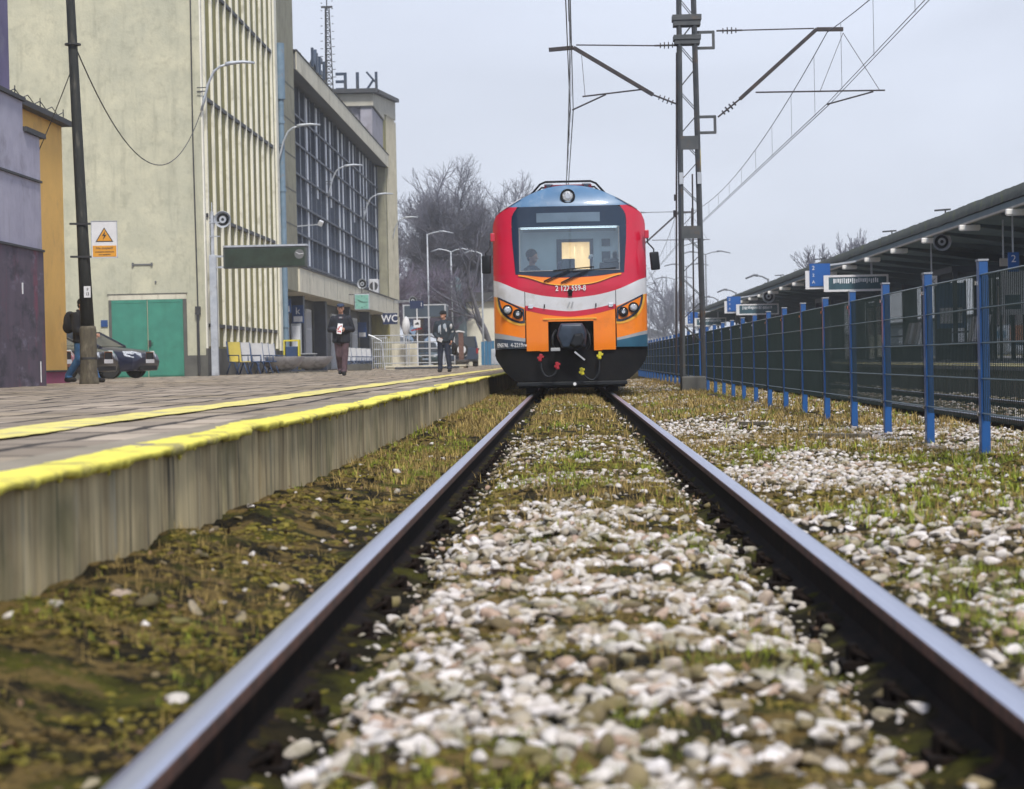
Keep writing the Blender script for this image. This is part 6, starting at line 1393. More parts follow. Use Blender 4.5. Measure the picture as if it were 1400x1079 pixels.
for k in range(2): q = MB(); q.box(-1.23, -1.2, -1.3+k*1.4, -.1+k*1.3, 1.0, 2.1); q.build('window', 'pale_white' if k % 2 else 'board_teal', kb)
for k in range(3): q = MB(); q.box(-.9+k*.8, -.3+k*.8, -1.53, -1.5, .9, 2.1); q.build('window', 'pale_white', kb)
for i, (x, y, h0, w_, hh, m) in enumerate(((9.1, 36.0, .9, .8, 1.25, 'sign_white'), (9.6, 44.5, 1.0, .5, .95, 'sign_white'), (8.6, 30.2, .9, .45, 1.5, 'sign_white'), (9.3, 50.0, .8, .7, 1.1, 'far_blue_panel'))):
    o = empty('poster_stand', (x, y, P2Z), label=['broad white poster stand beside the kiosk', 'narrow white poster stand left of the kiosk', 'tall white poster stand at the right picture edge', 'blue poster stand farther left on the far platform'][i], cat='poster stand', group='poster stands on the far platform')
    b = MB(); b.box(-w_/2, w_/2, -.04, .04, h0, h0+hh); b.build('board', m, o); b = MB(); b.box(-w_/2+.08, w_/2-.08, -.05, -.041, h0+.12, h0+hh*.45); b.build('print', 'board_teal' if m == 'sign_white' else 'sign_white', o); b = MB(); [b.box(s*w_/2-.03, s*w_/2+.03, -.03, .03, 0, h0+hh+.05) for s in (-1, 1)]; b.build('legs', 'slate_grey', o)
def bench(x, y, label):
    o = empty('platform_bench', (x, y, P2Z), R(-90), label=label, cat='bench', group='benches on the far platform')
    for k in range(4):
        b = MB(); b.add([(-1.0+k*.55, .18, .45), (-.55+k*.55, .18, .45), (-.53+k*.55, .32, 1.05), (-.98+k*.55, .32, 1.05), (-1.0+k*.55, .21, .45), (-.55+k*.55, .21, .45), (-.53+k*.55, .35, 1.05), (-.98+k*.55, .35, 1.05)], [(0, 1, 2, 3), (4, 7, 6, 5), (0, 4, 5, 1), (1, 5, 6, 2), (2, 6, 7, 3), (3, 7, 4, 0)]); b.build('backrest', 'sign_white' if k % 2 else 'gutter', o)
    b = MB(); b.box(-1.05, 1.15, -.22, .2, .40, .45); [b.box(xx, xx+.06, -.2, .3, 0, .42) for xx in (-1.0, .0, 1.05)]; b.bar((-1.05, -.2, .68), (1.15, -.2, .68), .04); b.build('frame', 'slate_grey', o)
bench(9.3, 39.2, 'bench with pale backs behind the fence, right of the fourth post'); bench(9.2, 47.5, 'bench with pale backs on the far platform, middle'); bench(9.2, 56.5, 'bench with pale backs on the far platform, farther left'); bench(9.3, 33.0, 'bench with pale backs at the right picture edge')
# small signs under the canopy
for (x, y, z, w_, h_, m, t, lb) in ((8.75, 40.4, 2.17, .21, .38, 'sign_blue', '2', 'small blue sign with a white 2 beside the nearest fence post top'), (8.75, 49.4, 2.21, .25, .25, 'sign_white', '', 'small white pictogram sign under the canopy'), (8.9, 42.0, 2.35, .16, .16, 'gutter', '', 'tiny pale sign above the kiosk')):
    o = empty('small_sign', (x, y, z), label=lb, cat='sign'); b = MB(); b.box(-w_/2, w_/2, -.02, .02, 0, h_); b.build('panel', m, o); b = MB(); b.bar((0, .03, h_), (0, .03, 3.3-z), .03); b.build('hanger', 'galv', o)
    if t: text_obj('lettering', t, .2, 'white_letter', o, (0, -.028, h_-.13))
    elif w_ > .2: q = MB(); q.bar((-.08, -.024, .06), (.08, -.024, .18), .03, .01); q.bar((-.08, -.024, .18), (.08, -.024, .06), .03, .01); q.build('pictogram', 'dark_iron', o)
# buildings behind the far platform
fb_ = empty('far_station_hall', (0, 0, 0), label='low blue-grey building behind the far platform', cat='building'); mat('far_grey', (.34, .39, .45), (.28, .33, .38), rough=.8, scale=.7)
b = MB(); b.box(21, 30, 40, 150, .3, 2.4); b.build('wall', 'far_grey', fb_); b = MB(); b.box(20.8, 30.2, 39.8, 150.2, 2.4, 2.55); b.build('roof', 'roof_dark', fb_)
for k in range(16): b = MB(); b.box(20.96, 21, 43+k*6.5, 46+k*6.5, 1.1, 2.1); b.build('window', 'pale_white' if k % 3 else 'glazing', fb_)
# ---- street lamps with two arms on the far platform, and others left of the train
mat('lamp_pole', (.13, .14, .16), (.17, .18, .20), rough=.6, scale=5)
def street_lamp(x, y, ht, label, arms=(-1, 1), alen=1.5, z=P2Z, m='lamp_pole', flat=0.0, group='street lamps'):
    o = empty('street_lamp', (x, y, z), label=label, cat='street lamp', group=group)
    b = MB(); b.tube([(0, 0, 0), (0, 0, ht*.45), (0, 0, ht)], .085, 8, .05); b.build('pole', m, o, smooth=True)
    for s in arms:
        b = MB(); b.tube([(0, 0, ht-.05), (s*alen*.3, 0, ht+.10+flat), (s*alen*.6, 0, ht+.16+flat)], .04, 6); b.build('arm', m, o)
        b = MB(); b.tube([(s*alen*.55, 0, ht+.16+flat), (s*alen*.75, 0, ht+.18+flat), (s*alen*1.2, 0, ht+.02+flat)], .07, 8, .035); b.build('lamp_head', m, o, smooth=True)
street_lamp(10.1, 149, 7.7, 'two-armed street lamp just right of the lattice mast'); street_lamp(9.8, 168, 7.7, 'two-armed street lamp seen through the lattice mast'); street_lamp(10.2, 195, 7.7, 'two-armed street lamp farther left, between mast and train'); street_lamp(9.4, 235, 7.7, 'farthest two-armed street lamp beside the train')
for y, x in ((98, 9.6), (118, 9.7), (131, 9.6)): street_lamp(x, y, 3.9, {98: 'short lamp arm rising above the canopy roof, nearest', 118: 'short lamp arm above the canopy roof, middle', 131: 'short lamp arm above the canopy roof, farthest'}[y], (-1,), .9, group='lamps above the canopy')
street_lamp(-10.15, 150, 9.7, 'tall pale street lamp in front of the bare trees, taller of two', (1,), 1.6, PZ, 'galv'); street_lamp(-8.55, 152, 8.5, 'tall pale street lamp in front of the bare trees, right of two', (-1, 1), 1.2, PZ, 'galv'); street_lamp(-6.2, 150, 8.2, 'thin grey street lamp pole close to the left side of the train', (-1,), 1.1, PZ, 'galv')
# roof fittings on the canopy
for i, y in enumerate((47.5, 55.3, 70.5, 84)):
    o = empty('roof_bracket', (8.75, y, 3.72), label='small dark bracket on top of the canopy edge, %s' % ['rightmost', 'second from the right', 'third from the right', 'fourth from the right'][i], cat='bracket', group='brackets on the canopy'); b = MB(); b.bar((0, 0, 0), (0, 0, .17), .03); b.bar((-.25, 0, .17), (.12, 0, .19), .04); b.build('bracket_arm', 'dark_iron', o)
# loose planks by the fence
for i, (x, y, a, l) in enumerate(((2.05, 15.6, .5, .55), (2.35, 33, 1.35, 1.2), (1.7, 19.0, .9, .4))):
    b = MB(); b.box(-l/2, l/2, -.035, .035, 0, .03); o = b.build('loose_plank', 'pole_stub', bevel=.004); o.location = (x, y, float(ground_z(x, y))+.012); o.rotation_euler = (.05, .04, a)
    tag(o, ['weathered plank lying near the fence among the stones', 'long plank at the foot of the distant fence', 'short stick of wood right of the rail'][i], 'plank')
# ================================================================== people
mat('skin', (.50, .28, .20), (.44, .23, .16), rough=.55, scale=14)
def prim_capsule(bm, a, b, ra, rb, n=12):
    a, b = Vector(a), Vector(b); d = b-a; L_ = max(d.length, 1e-4); d.normalize()
    q = d.to_track_quat('Z', 'Y'); rings = []
    for k in range(5): t = math.pi/2*(1-k/4); rings.append((ra*math.cos(t), -ra*math.sin(t)))
    for k in range(5): t = math.pi/2*k/4; rings.append((rb*math.cos(t), L_+rb*math.sin(t)))
    vs = []
    for r, z in rings:
        vs.append([bm.verts.new(a+q@Vector((max(r, 1e-4)*math.cos(2*math.pi*i/n), max(r, 1e-4)*math.sin(2*math.pi*i/n), z))) for i in range(n)])
    for r0, r1 in zip(vs, vs[1:]):
        for i in range(n): bm.faces.new((r0[i], r0[(i+1) % n], r1[(i+1) % n], r1[i]))
    bm.faces.new(vs[0][::-1]); bm.faces.new(vs[-1])
def prim_ell(bm, c, r, rot=(0, 0, 0)):
    m = Matrix.Translation(c) @ Matrix.Rotation(rot[2], 4, 'Z') @ Matrix.Rotation(rot[1], 4, 'Y') @ Matrix.Rotation(rot[0], 4, 'X') @ Matrix.Diagonal((*r, 1))
    bmesh.ops.create_uvsphere(bm, u_segments=16, v_segments=12, radius=1, matrix=m)
def prim_loft(bm, rings, n=20):
    """rings: (cx, cy, z, rx, ry)"""
    vs = [[bm.verts.new((cx+rx*math.cos(2*math.pi*i/n), cy+ry*math.sin(2*math.pi*i/n), z)) for i in range(n)] for cx, cy, z, rx, ry in rings]
    for r0, r1 in zip(vs, vs[1:]):
        for i in range(n): bm.faces.new((r0[i], r0[(i+1) % n], r1[(i+1) % n], r1[i]))
    bm.faces.new(vs[0][::-1]); bm.faces.new(vs[-1])
def blob(name, prims, m, parent, voxel=.012, smooth_it=4):
    bm = bmesh.new()
    for p in prims:
        k = p[0]
        if k == 'c': prim_capsule(bm, *p[1:])
        if k == 'e': prim_ell(bm, *p[1:])
        if k == 'l': prim_loft(bm, p[1])
    me = bpy.data.meshes.new('tmp'); bm.to_mesh(me); bm.free(); t = bpy.data.objects.new('tmp', me); link(t)
    rm = t.modifiers.new('r', 'REMESH'); rm.mode = 'VOXEL'; rm.voxel_size = voxel; rm.use_smooth_shade = True
    s = t.modifiers.new('s', 'SMOOTH'); s.iterations = smooth_it; s.factor = .5
    bpy.context.view_layer.update(); me2 = bpy.data.meshes.new_from_object(t.evaluated_get(bpy.context.evaluated_depsgraph_get()))
    bpy.data.objects.remove(t); bpy.data.meshes.remove(me)
    me2.name = name; me2.materials.clear(); me2.materials.append(M[m]); o = bpy.data.objects.new(name, me2); link(o); o.parent = parent
    return o
def hand(wrist, direction, palm_n, side, curl=.9, sc=1.0):
    """palm + four fingers + thumb as capsules; direction = wrist to knuckles, palm_n = way the palm faces"""
    d = Vector(direction).normalized(); n = Vector(palm_n).normalized(); n = (n-d*n.dot(d)).normalized(); s = d.cross(n)*side
    w = Vector(wrist); out = []
    out.append(('c', w, w+d*.045*sc, .026*sc, .030*sc)); out.append(('c', w+d*.03*sc+s*.018*sc, w+d*.085*sc+s*.024*sc, .018*sc, .014*sc)); out.append(('c', w+d*.03*sc-s*.018*sc, w+d*.08*sc-s*.026*sc, .018*sc, .014*sc)); out.append(('c', w+d*.04*sc, w+d*.088*sc, .018*sc, .015*sc))
    for k, (off, ln) in enumerate(((.031, .040), (.011, .045), (-.011, .042), (-.031, .034))):
        p = w+d*.088*sc+s*off*sc; a = curl*(.8+.15*k)*.6
        for seg in range(3):
            dd = (d*math.cos(a)+n*math.sin(a)).normalized(); q = p+dd*ln*sc*(1, .62, .5)[seg]
            out.append(('c', p, q, (.0095-.001*seg)*sc, (.009-.001*seg)*sc)); p = q; a += curl*.75
    p = w+d*.03*sc+s*.034*sc
    q = p+(d*.5+s*.6+n*.5).normalized()*.038*sc; r = q+(d*.75+s*.1+n*.6).normalized()*.032*sc
    out.append(('c', p, q, .014*sc, .011*sc)); out.append(('c', q, r, .011*sc, .009*sc)); return out
def rotz(p, a, c=(0, 0)):
    x, y = p[0]-c[0], p[1]-c[1]; return (c[0]+x*math.cos(a)-y*math.sin(a), c[1]+x*math.sin(a)+y*math.cos(a), p[2])
def person(loc, rz, label, J, cols, head_turn=0.0, hat=None, S=1.0, jacket_len=.78, extras=None):
    """J: joints hipL hipR kneeL kneeR ankL ankR shL shR elL elR wrL wrR handL handR(dir, palm); faces local -y"""
    o = empty('person', loc, rz, label=label, cat='person'); o.scale = (S, S, S)
    hx, hy, hz = J['head']; ht = head_turn
    def hp(x, y, z): p = rotz((x, y, 0), ht); return (hx+p[0], hy+p[1], hz+z)
    nk = J['neck']
    B = [('e', hp(0, .005, .02), (.076, .094, .105), (0, 0, ht)), ('e', hp(0, -.025, -.045), (.058, .066, .062), (0, 0, ht)), ('e', hp(0, -.055, -.078), (.032, .032, .026), (0, 0, ht)),
         ('c', hp(0, -.093, .012), hp(0, -.112, -.022), .009, .014), ('e', hp(.016, -.098, -.024), (.010, .012, .009)), ('e', hp(-.016, -.098, -.024), (.010, .012, .009)),
         ('c', hp(-.032, -.080, .030), hp(.032, -.080, .030), .013, .013), ('c', hp(-.020, -.090, -.052), hp(.020, -.090, -.052), .009, .009), ('c', hp(-.016, -.087, -.064), hp(.016, -.087, -.064), .008, .008),
         ('e', hp(.078, .012, -.002), (.010, .022, .033), (0, 0, ht)), ('e', hp(-.078, .012, -.002), (.010, .022, .033), (0, 0, ht)),
         ('c', (nk[0], nk[1], nk[2]-.06), hp(0, .02, -.05), .060, .056),
         ('l', [(J['hipL'][0]*.5+J['hipR'][0]*.5, 0, .88, .155, .10), (0, 0, 1.0, .15, .095), (0, 0, 1.12, .135, .09), (0, 0, 1.28, .165, .105), (0, 0, 1.40, .17, .10), (nk[0]*.7, nk[1]*.7, 1.47, .12, .075), (nk[0], nk[1], 1.50, .07, .06)])]
    for s in 'LR':
        B += [('c', J['sh'+s], J['el'+s], .052, .042), ('c', J['el'+s], J['wr'+s], .041, .027), ('c', J['hip'+s], J['knee'+s], .082, .056), ('c', J['knee'+s], J['ank'+s], .055, .038),
              ('c', J['ank'+s], (J['ank'+s][0], J['ank'+s][1]-.13, J['ank'+s][2]-.05), .036, .030)]
        hd = J.get('hand'+s)
        if hd: B += hand(J['wr'+s], hd[0], hd[1], hd[2], hd[3])
    blob('body', B, 'skin', o, .0075, 3)
    e = MB()
    for s in (-1, 1):
        p = hp(s*.030, -.0865, .012); e.lathe([(.001, -.008), (.007, -.004), (.008, .0), (.006, .005)], p, 10, 'y')
    e.build('eyes', 'dark_iron', o, smooth=True)
    e = MB(); e.bar(hp(-.045, -.090, .034), hp(-.014, -.096, .036), .009); e.bar(hp(.014, -.096, .036), hp(.045, -.090, .034), .009); e.build('eyebrows', cols['hair'], o)
    # hair round the back and sides
    blob('hair', [('e', hp(0, .03, .035), (.082, .085, .098), (0, 0, ht)), ('e', hp(0, .06, -.01), (.070, .055, .07), (0, 0, ht)), ('c', hp(.072, .0, .02), hp(.074, .01, -.01), .012, .010), ('c', hp(-.072, .0, .02), hp(-.074, .01, -.01), .012, .010)], cols['hair'], o, .009, 2)
    if hat == 'flat':
        blob('flat_cap', [('e', hp(0, .0, .085), (.100, .125, .048), (.12, 0, ht)), ('e', hp(0, -.10, .062), (.072, .065, .014), (.25, 0, ht))], cols['hat'], o, .008, 2)
    elif hat == 'cap':
        blob('cap', [('e', hp(0, .005, .075), (.092, .112, .070), (0, 0, ht)), ('e', hp(0, -.105, .060), (.068, .062, .011), (.2, 0, ht)), ('l', [(hp(0, .01, 0)[0], hp(0, .01, 0)[1], hz+.03, .090, .108), (hp(0, .01, 0)[0], hp(0, .01, 0)[1], hz+.08, .092, .110)])], cols['hat'], o, .008, 2)
    elif hat == 'beanie':
        blob('knit_cap', [('e', hp(0, .01, .055), (.094, .112, .095), (0, 0, ht))], cols['hat'], o, .009, 2)
    # jacket
    K = [('l', [(0, .0, jacket_len, .205, .145), (0, 0, jacket_len+.04, .225, .16), (0, -.005, 1.0, .22, .16), (0, -.01, 1.15, .215, .155), (0, 0, 1.30, .215, .15), (0, 0, 1.40, .21, .13), (nk[0]*.6, nk[1]*.6, 1.475, .14, .095), (nk[0], nk[1], 1.52, .085, .08)])]
    for s in 'LR':
        w = Vector(J['wr'+s]); el = Vector(J['el'+s]); K += [('c', J['sh'+s], J['el'+s], .092, .076), ('c', J['el'+s], tuple(el.lerp(w, .93)), .076, .055), ('e', tuple(el.lerp(Vector(J['sh'+s]), .3)), (.080, .082, .05))]
    jk = blob('jacket', K, cols['jacket'], o, .012, 5)
    blob('collar', [('c', (nk[0]-.055, nk[1]-.035, 1.50), (nk[0]-.045, nk[1]+.05, 1.525), .024, .024), ('c', (nk[0]+.055, nk[1]-.035, 1.50), (nk[0]+.045, nk[1]+.05, 1.525), .024, .024), ('c', (nk[0]-.05, nk[1]+.055, 1.525), (nk[0]+.05, nk[1]+.055, 1.525), .024, .024), ('c', (nk[0]-.055, nk[1]-.035, 1.50), (nk[0]-.04, nk[1]-.13, 1.40), .022, .018), ('c', (nk[0]+.055, nk[1]-.035, 1.50), (nk[0]+.04, nk[1]-.13, 1.40), .022, .018)], cols['collar'], o, .01, 2)
    # trousers
    T = [('l', [(0, 0, .80, .17, .12), (0, 0, .90, .175, .125), (0, 0, 1.0, .16, .11)])]
    for s in 'LR':
        k = Vector(J['knee'+s]); a = Vector(J['ank'+s]); h = Vector(J['hip'+s]); T += [('c', tuple(h), tuple(k), .105, .085), ('c', tuple(k), (a[0], a[1], a[2]+.035), .083, .070), ('e', (a[0], a[1]-.01, a[2]+.0), (.078, .088, .04)), ('e', tuple(k.lerp(a, .3)), (.075, .070, .03))]
    blob('trousers', T, cols['trousers'], o, .011, 4)
    for s in 'LR':
        a = J['ank'+s]; z = a[2]-.055
        blob('shoe', [('c', (a[0], a[1]+.04, z), (a[0]*1.08, a[1]-.165, z-.004), .052, .046), ('e', (a[0]*1.04, a[1]-.07, z-.015), (.058, .15, .032)), ('c', (a[0], a[1]+.005, z+.01), (a[0], a[1], z+.06), .056, .054), ('c', (a[0], a[1], z+.02), (a[0]*1.05, a[1]-.10, z+.01), .052, .047)], cols['shoes'], o, .009, 2)
    if extras: extras(o)
    return o
def fab(n, c, c2=None, sc=9): mat(n, c, c2 or tuple(x*.6 for x in c), rough=.9, scale=sc, bump=.004, bscale=26, detail=6); return n
fab('coat_black', (.018, .022, .034)); fab('collar_plum', (.06, .035, .055)); fab('trousers_plum', (.105, .065, .080)); fab('cap_blue', (.03, .05, .10)); fab('hair_grey', (.20, .19, .18)); fab('hair_dark', (.025, .02, .016)); fab('shoe_black', (.014, .014, .016)); fab('jeans_navy', (.025, .035, .065)); fab('jeans_blue', (.035, .12, .27)); fab('jacket_slate', (.028, .042, .058)); fab('cap_black', (.010, .011, .013)); fab('bag_black', (.010, .011, .014)); fab('patch_white', (.55, .56, .58)); fab('shirt_pale', (.42, .44, .48)); fab('print_red', (.50, .04, .05))
base = dict(head=(0, -.02, 1.655), neck=(0, .0, 1.50), hipL=(.09, 0, .92), hipR=(-.09, 0, .92), shL=(.185, .0, 1.40), shR=(-.185, .0, 1.40))
J1 = dict(base, kneeL=(.085, -.05, .50), kneeR=(-.07, -.01, .49), ankL=(.055, -.13, .10), ankR=(-.045, .16, .13), elL=(.275, .04, 1.14), elR=(-.275, .04, 1.14), wrL=(.10, -.21, 1.14), wrR=(-.11, -.22, 1.12),
          handL=((-.7, -.5, .15), (-.3, .4, -.2), 1, 1.0), handR=((.7, -.45, .15), (.3, .4, .3), -1, 1.0))
def ex1(o):
    b = MB(); b.box(-.062, .062, -.012, .012, -.15, .12); q = b.build('folded_newspaper', 'sign_white'); tag(q, 'folded red and white printed papers held by the walking man in both hands', 'newspaper')
    r = random.Random(4); c = MB()
    for k in range(9): x = r.uniform(-.06, .02); z = r.uniform(-.14, .08); c.box(x, x+r.uniform(.02, .04), -.016, -.0125, z, z+r.uniform(.015, .05))
    pr = c.build('print', 'print_red', q)
    q.parent = None; q.location = (P1[0]+.0, P1[1]-.30, P1[2]+1.19); q.rotation_euler = (-.35, .12, 0)
    b = MB(); b.add([(-.05, -.115, 1.44), (.05, -.115, 1.44), (.035, -.156, 1.25), (-.035, -.156, 1.25), (0, -.12, 1.46)], [(0, 1, 2, 3), (0, 4, 1)]); b.build('shirt_front', 'shirt_pale', o)
    b = MB(); b.bar((.0, -.16, 1.26), (.0, -.158, .82), .012); b.build('jacket_zip', 'dark_iron', o)
P1 = (-5.74, 51.8, PZ)
person(P1, R(4), 'walking man in blue flat cap, black jacket and plum trousers holding papers', J1, dict(hair='hair_grey', hat='cap_blue', jacket='coat_black', collar='collar_plum', trousers='trousers_plum', shoes='shoe_black'), 0.0, 'flat', 1.02, .80, ex1)
J2 = dict(base, head=(0, -.03, 1.65), kneeL=(.12, -.02, .49), kneeR=(-.11, -.03, .49), ankL=(.15, .03, .095), ankR=(-.12, .0, .095), elL=(.28, .05, 1.13), elR=(-.265, .06, 1.12), wrL=(.24, -.10, .92), wrR=(-.13, -.20, .98),
          handL=((.05, -.2, -1), (-1, 0, 0), 1, .9), handR=((.5, -.6, -.3), (.3, .4, .6), -1, .9))
P2 = (-3.62, 59.7, PZ)
def ex2(o):
    b = MB(); b.add([(-.25, -.08, 1.40), (-.20, -.135, 1.42), (-.18, -.150, 1.20), (-.23, -.12, 1.18)], [(0, 1, 2, 3)])
    blob('jacket_patch', [('e', (.225, -.03, 1.33), (.045, .065, .10)), ('e', (.265, .02, 1.17), (.050, .066, .055)), ('c', (-.07, -.140, 1.36), (-.06, -.150, 1.10), .016, .014), ('e', (.09, -.130, 1.22), (.035, .02, .09))], 'patch_white', o, .009, 2)
    blob('jacket_panel', [('e', (.05, -.125, 1.30), (.06, .03, .12)), ('e', (-.10, -.115, 1.22), (.05, .035, .14))], 'far_grey', o, .01, 2)
person(P2, R(-6), 'standing man in black cap, dark jacket with white patches and navy jeans', J2, dict(hair='hair_dark', hat='cap_black', jacket='jacket_slate', collar='coat_black', trousers='jeans_navy', shoes='shoe_black'), R(-28), 'cap', 1.0, .86, ex2)
bg_ = empty('shoulder_bag', (P2[0]+.30, P2[1]-.02, PZ+.50), label='black bag hanging at the left side of the standing man', cat='bag')
blob('bag_body', [('e', (0, 0, .16), (.075, .15, .19)), ('e', (0, 0, .05), (.08, .15, .06)), ('e', (0, 0, .27), (.065, .13, .06))], 'bag_black', bg_, .012, 2); b = MB(); b.tube([(-.01, -.10, .28), (-.04, -.10, .38), (-.05, -.06, .42), (-.04, .05, .40), (-.01, .09, .28)], .010, 6); b.tube([(-.02, .05, .30), (-.10, .06, .6), (-.14, .03, .92)], .012, 5); b.build('strap', 'bag_black', bg_, smooth=True)
pp = MB(); pp.box(-.07, .07, -.005, .005, -.05, .05); o = pp.build('folded_paper', 'sign_white'); o.location = (P2[0]-.09, P2[1]-.31, PZ+.93); o.rotation_euler = (.3, .5, .2); tag(o, 'small folded white paper in the right hand of the standing man', 'paper')
J3 = dict(base, head=(0, -.05, 1.64), kneeL=(.09, -.16, .50), kneeR=(-.09, .02, .50), ankL=(.08, -.30, .10), ankR=(-.08, .30, .12), elL=(.24, -.02, 1.12), elR=(-.25, -.03, 1.12), wrL=(.20, -.22, 1.0), wrR=(-.20, -.20, 1.02),
          handL=((0, -1, -.1), (-1, 0, 0), 1, 1.0), handR=((0, -1, 0), (1, 0, 0), -1, 1.0))
P3 = (-10.58, 44.3, PZ)
def ex3(o): pass
person(P3, R(68), 'person in black jacket and bright blue jeans half hidden behind the dark pole', J3, dict(hair='hair_dark', hat='cap_black', jacket='bag_black', collar='bag_black', trousers='jeans_blue', shoes='shoe_black'), 0.0, 'beanie', 1.03, .84, ex3)
bk = empty('backpack', (P3[0]-.24, P3[1]+.10, PZ+1.22), R(68), label='black backpack on the back of the person behind the pole', cat='backpack')
blob('pack_body', [('e', (0, .04, .10), (.16, .12, .24)), ('e', (0, .08, .0), (.14, .11, .15)), ('e', (0, .02, .28), (.10, .08, .06))], 'bag_black', bk, .014, 3); b = MB(); [b.tube([(s*.10, -.05, .25), (s*.13, -.16, .30), (s*.13, -.30, .16), (s*.12, -.30, .0)], .018, 6) for s in (-1, 1)]; b.build('straps', 'bag_black', bk, smooth=True)
# the driver, seated in the cab
dv = empty('person', (TC-.70, TY+1.38, 1.32), R(58), label='driver in dark clothes sitting behind the left side of the windscreen', cat='person')
fab('driver_dark', (.045, .065, .095))
blob('body', [('e', (0, -.02, 1.255), (.078, .095, .108)), ('e', (0, -.04, 1.19), (.058, .066, .06)), ('c', (0, -.12, 1.235), (0, -.135, 1.21), .009, .013), ('e', (.078, 0, 1.24), (.01, .02, .03)), ('e', (-.078, 0, 1.24), (.01, .02, .03)), ('c', (0, .0, 1.0), (0, 0, 1.18), .058, .055), ('l', [(0, .02, .45, .16, .12), (0, 0, .75, .155, .11), (0, 0, .98, .19, .11), (0, 0, 1.06, .09, .07)]), ('c', (.18, 0, .98), (.27, -.10, .72), .05, .042), ('c', (.27, -.10, .72), (.22, -.42, .84), .04, .028), ('c', (-.18, 0, .98), (-.27, -.10, .72), .05, .042), ('c', (-.27, -.10, .72), (-.20, -.36, .80), .04, .028), ('c', (.10, 0, .46), (.12, -.46, .48), .08, .06), ('c', (-.10, 0, .46), (-.12, -.46, .48), .08, .06), ('c', (.12, -.46, .48), (.12, -.50, .06), .055, .04), ('c', (-.12, -.46, .48), (-.12, -.50, .06), .055, .04)]+hand((.22, -.42, .84), (0, -1, .1), (0, 0, -1), 1, .7)+hand((-.20, -.36, .80), (0, -1, .1), (0, 0, -1), -1, .7), 'skin', dv, .0085, 3)
blob('uniform', [('l', [(0, .02, .45, .19, .145), (0, 0, .75, .185, .135), (0, 0, .98, .215, .13), (0, 0, 1.09, .09, .08)]), ('c', (.18, 0, .98), (.27, -.10, .72), .075, .06), ('c', (.27, -.10, .72), (.225, -.39, .83), .06, .042), ('c', (-.18, 0, .98), (-.27, -.10, .72), .075, .06), ('c', (-.27, -.10, .72), (-.205, -.33, .79), .06, .042)], 'driver_dark', dv, .013, 4)
blob('hair', [('e', (0, .01, 1.30), (.105, .115, .105)), ('e', (0, .04, 1.24), (.078, .06, .08))], 'hair_dark', dv, .01, 2)

# ================================================================== bare trees
mat('bark', (.15, .145, .165), (.10, .10, .12), rough=.95, scale=3, c3=(.06, .075, .05), s3=1.2); mat('twig', (.15, .15, .19), (.11, .11, .14), rough=.9, scale=1); mat('twig_plum', (.20, .155, .225), (.15, .145, .20), rough=.9, scale=.8, c3=(.05, .06, .05), s3=.3)
mat('ivy', (.07, .11, .13), (.10, .14, .16), rough=.9, scale=2)
def bare_tree(x, y, h, label, seed, spread=.9, levels=6, z=.2, kind='bare_tree', tw='twig', trunk_r=None, group='bare trees behind the station', first=.18, narrow=1.0, min_r=.011, dens=1.0, cat='tree'):
    r = random.Random(seed); root = empty(kind, (x, y, z), label=label, cat=cat, group=group)
    segs = {0: [], 1: []}
    def grow(p, d, ln, rad, lv):
        n = 4 if lv < 2 else 3; q = p; dd = d
        for i in range(n):
            nd = (dd+Vector((r.gauss(0, .13), r.gauss(0, .13), r.gauss(0, .07)+.05*(lv > 0)))).normalized(); e = q+nd*ln/n; r1 = rad*(1-.16*(i+1)/n*1.8)
            segs[0 if lv < 2 else 1].append((q, e, max(rad*(1-.29*i/n), min_r), max(r1, min_r*.8))); q = e; dd = nd
            if lv < levels and (lv > 0 or i > 0) and r.random() < .92*dens:
                for _ in range(1 if r.random() < .6 else 2):
                    a = r.uniform(0, 2*math.pi); t = r.uniform(.45, .95)*spread*narrow; u = Vector((math.cos(a), math.sin(a), 0)); u = (u-dd*u.dot(dd)).normalized()
                    nd2 = (dd*math.cos(t)+u*math.sin(t)+Vector((0, 0, .18))).normalized(); grow(q, nd2, ln*r.uniform(.55, .78), rad*.52, lv+1)
        if lv < levels: grow(q, (dd+Vector((r.gauss(0, .2), r.gauss(0, .2), .1))).normalized(), ln*.72, rad*.68, lv+1)
    tr = trunk_r or h*.018
    grow(Vector((0, 0, 0)), Vector((r.gauss(0, .04), r.gauss(0, .04), 1)).normalized(), h*.30, tr, 0)
    for k, nm, m, n in ((0, 'trunk', 'bark', 7), (1, 'crown', tw, 3)):
        S = segs[k]
        A = np.array([s[0][:] for s in S]); Bq = np.array([s[1][:] for s in S]); ra = np.array([s[2] for s in S]); rb = np.array([s[3] for s in S])
        D = Bq-A; D /= np.linalg.norm(D, axis=1, keepdims=True)+1e-9; ref = np.where(abs(D[:, 2:3]) > .9, np.array([[1., 0, 0]]), np.array([[0, 0, 1.]])); U = np.cross(D, ref); U /= np.linalg.norm(U, axis=1, keepdims=True); W = np.cross(D, U)
        th_ = np.arange(n)*2*np.pi/n; ring = U[:, None]*np.cos(th_)[None, :, None]+W[:, None]*np.sin(th_)[None, :, None]
        V = np.concatenate([A[:, None]+ring*ra[:, None, None], Bq[:, None]+ring*rb[:, None, None]], 1).reshape(-1, 3)
        f = np.array([[i, (i+1) % n, n+(i+1) % n, n+i] for i in range(n)]); F = (f[None]+(np.arange(len(S))*2*n)[:, None, None]).reshape(-1, 4)
        top = V[:, 2].max() if k == 1 else None
        o = npmesh(nm, V, F, m, root, smooth=(k == 0))
    # scale to the wanted height
    zt_ = max(v.co.z for v in o.data.vertices); s = h/zt_
    root.scale = (s, s, s); return root
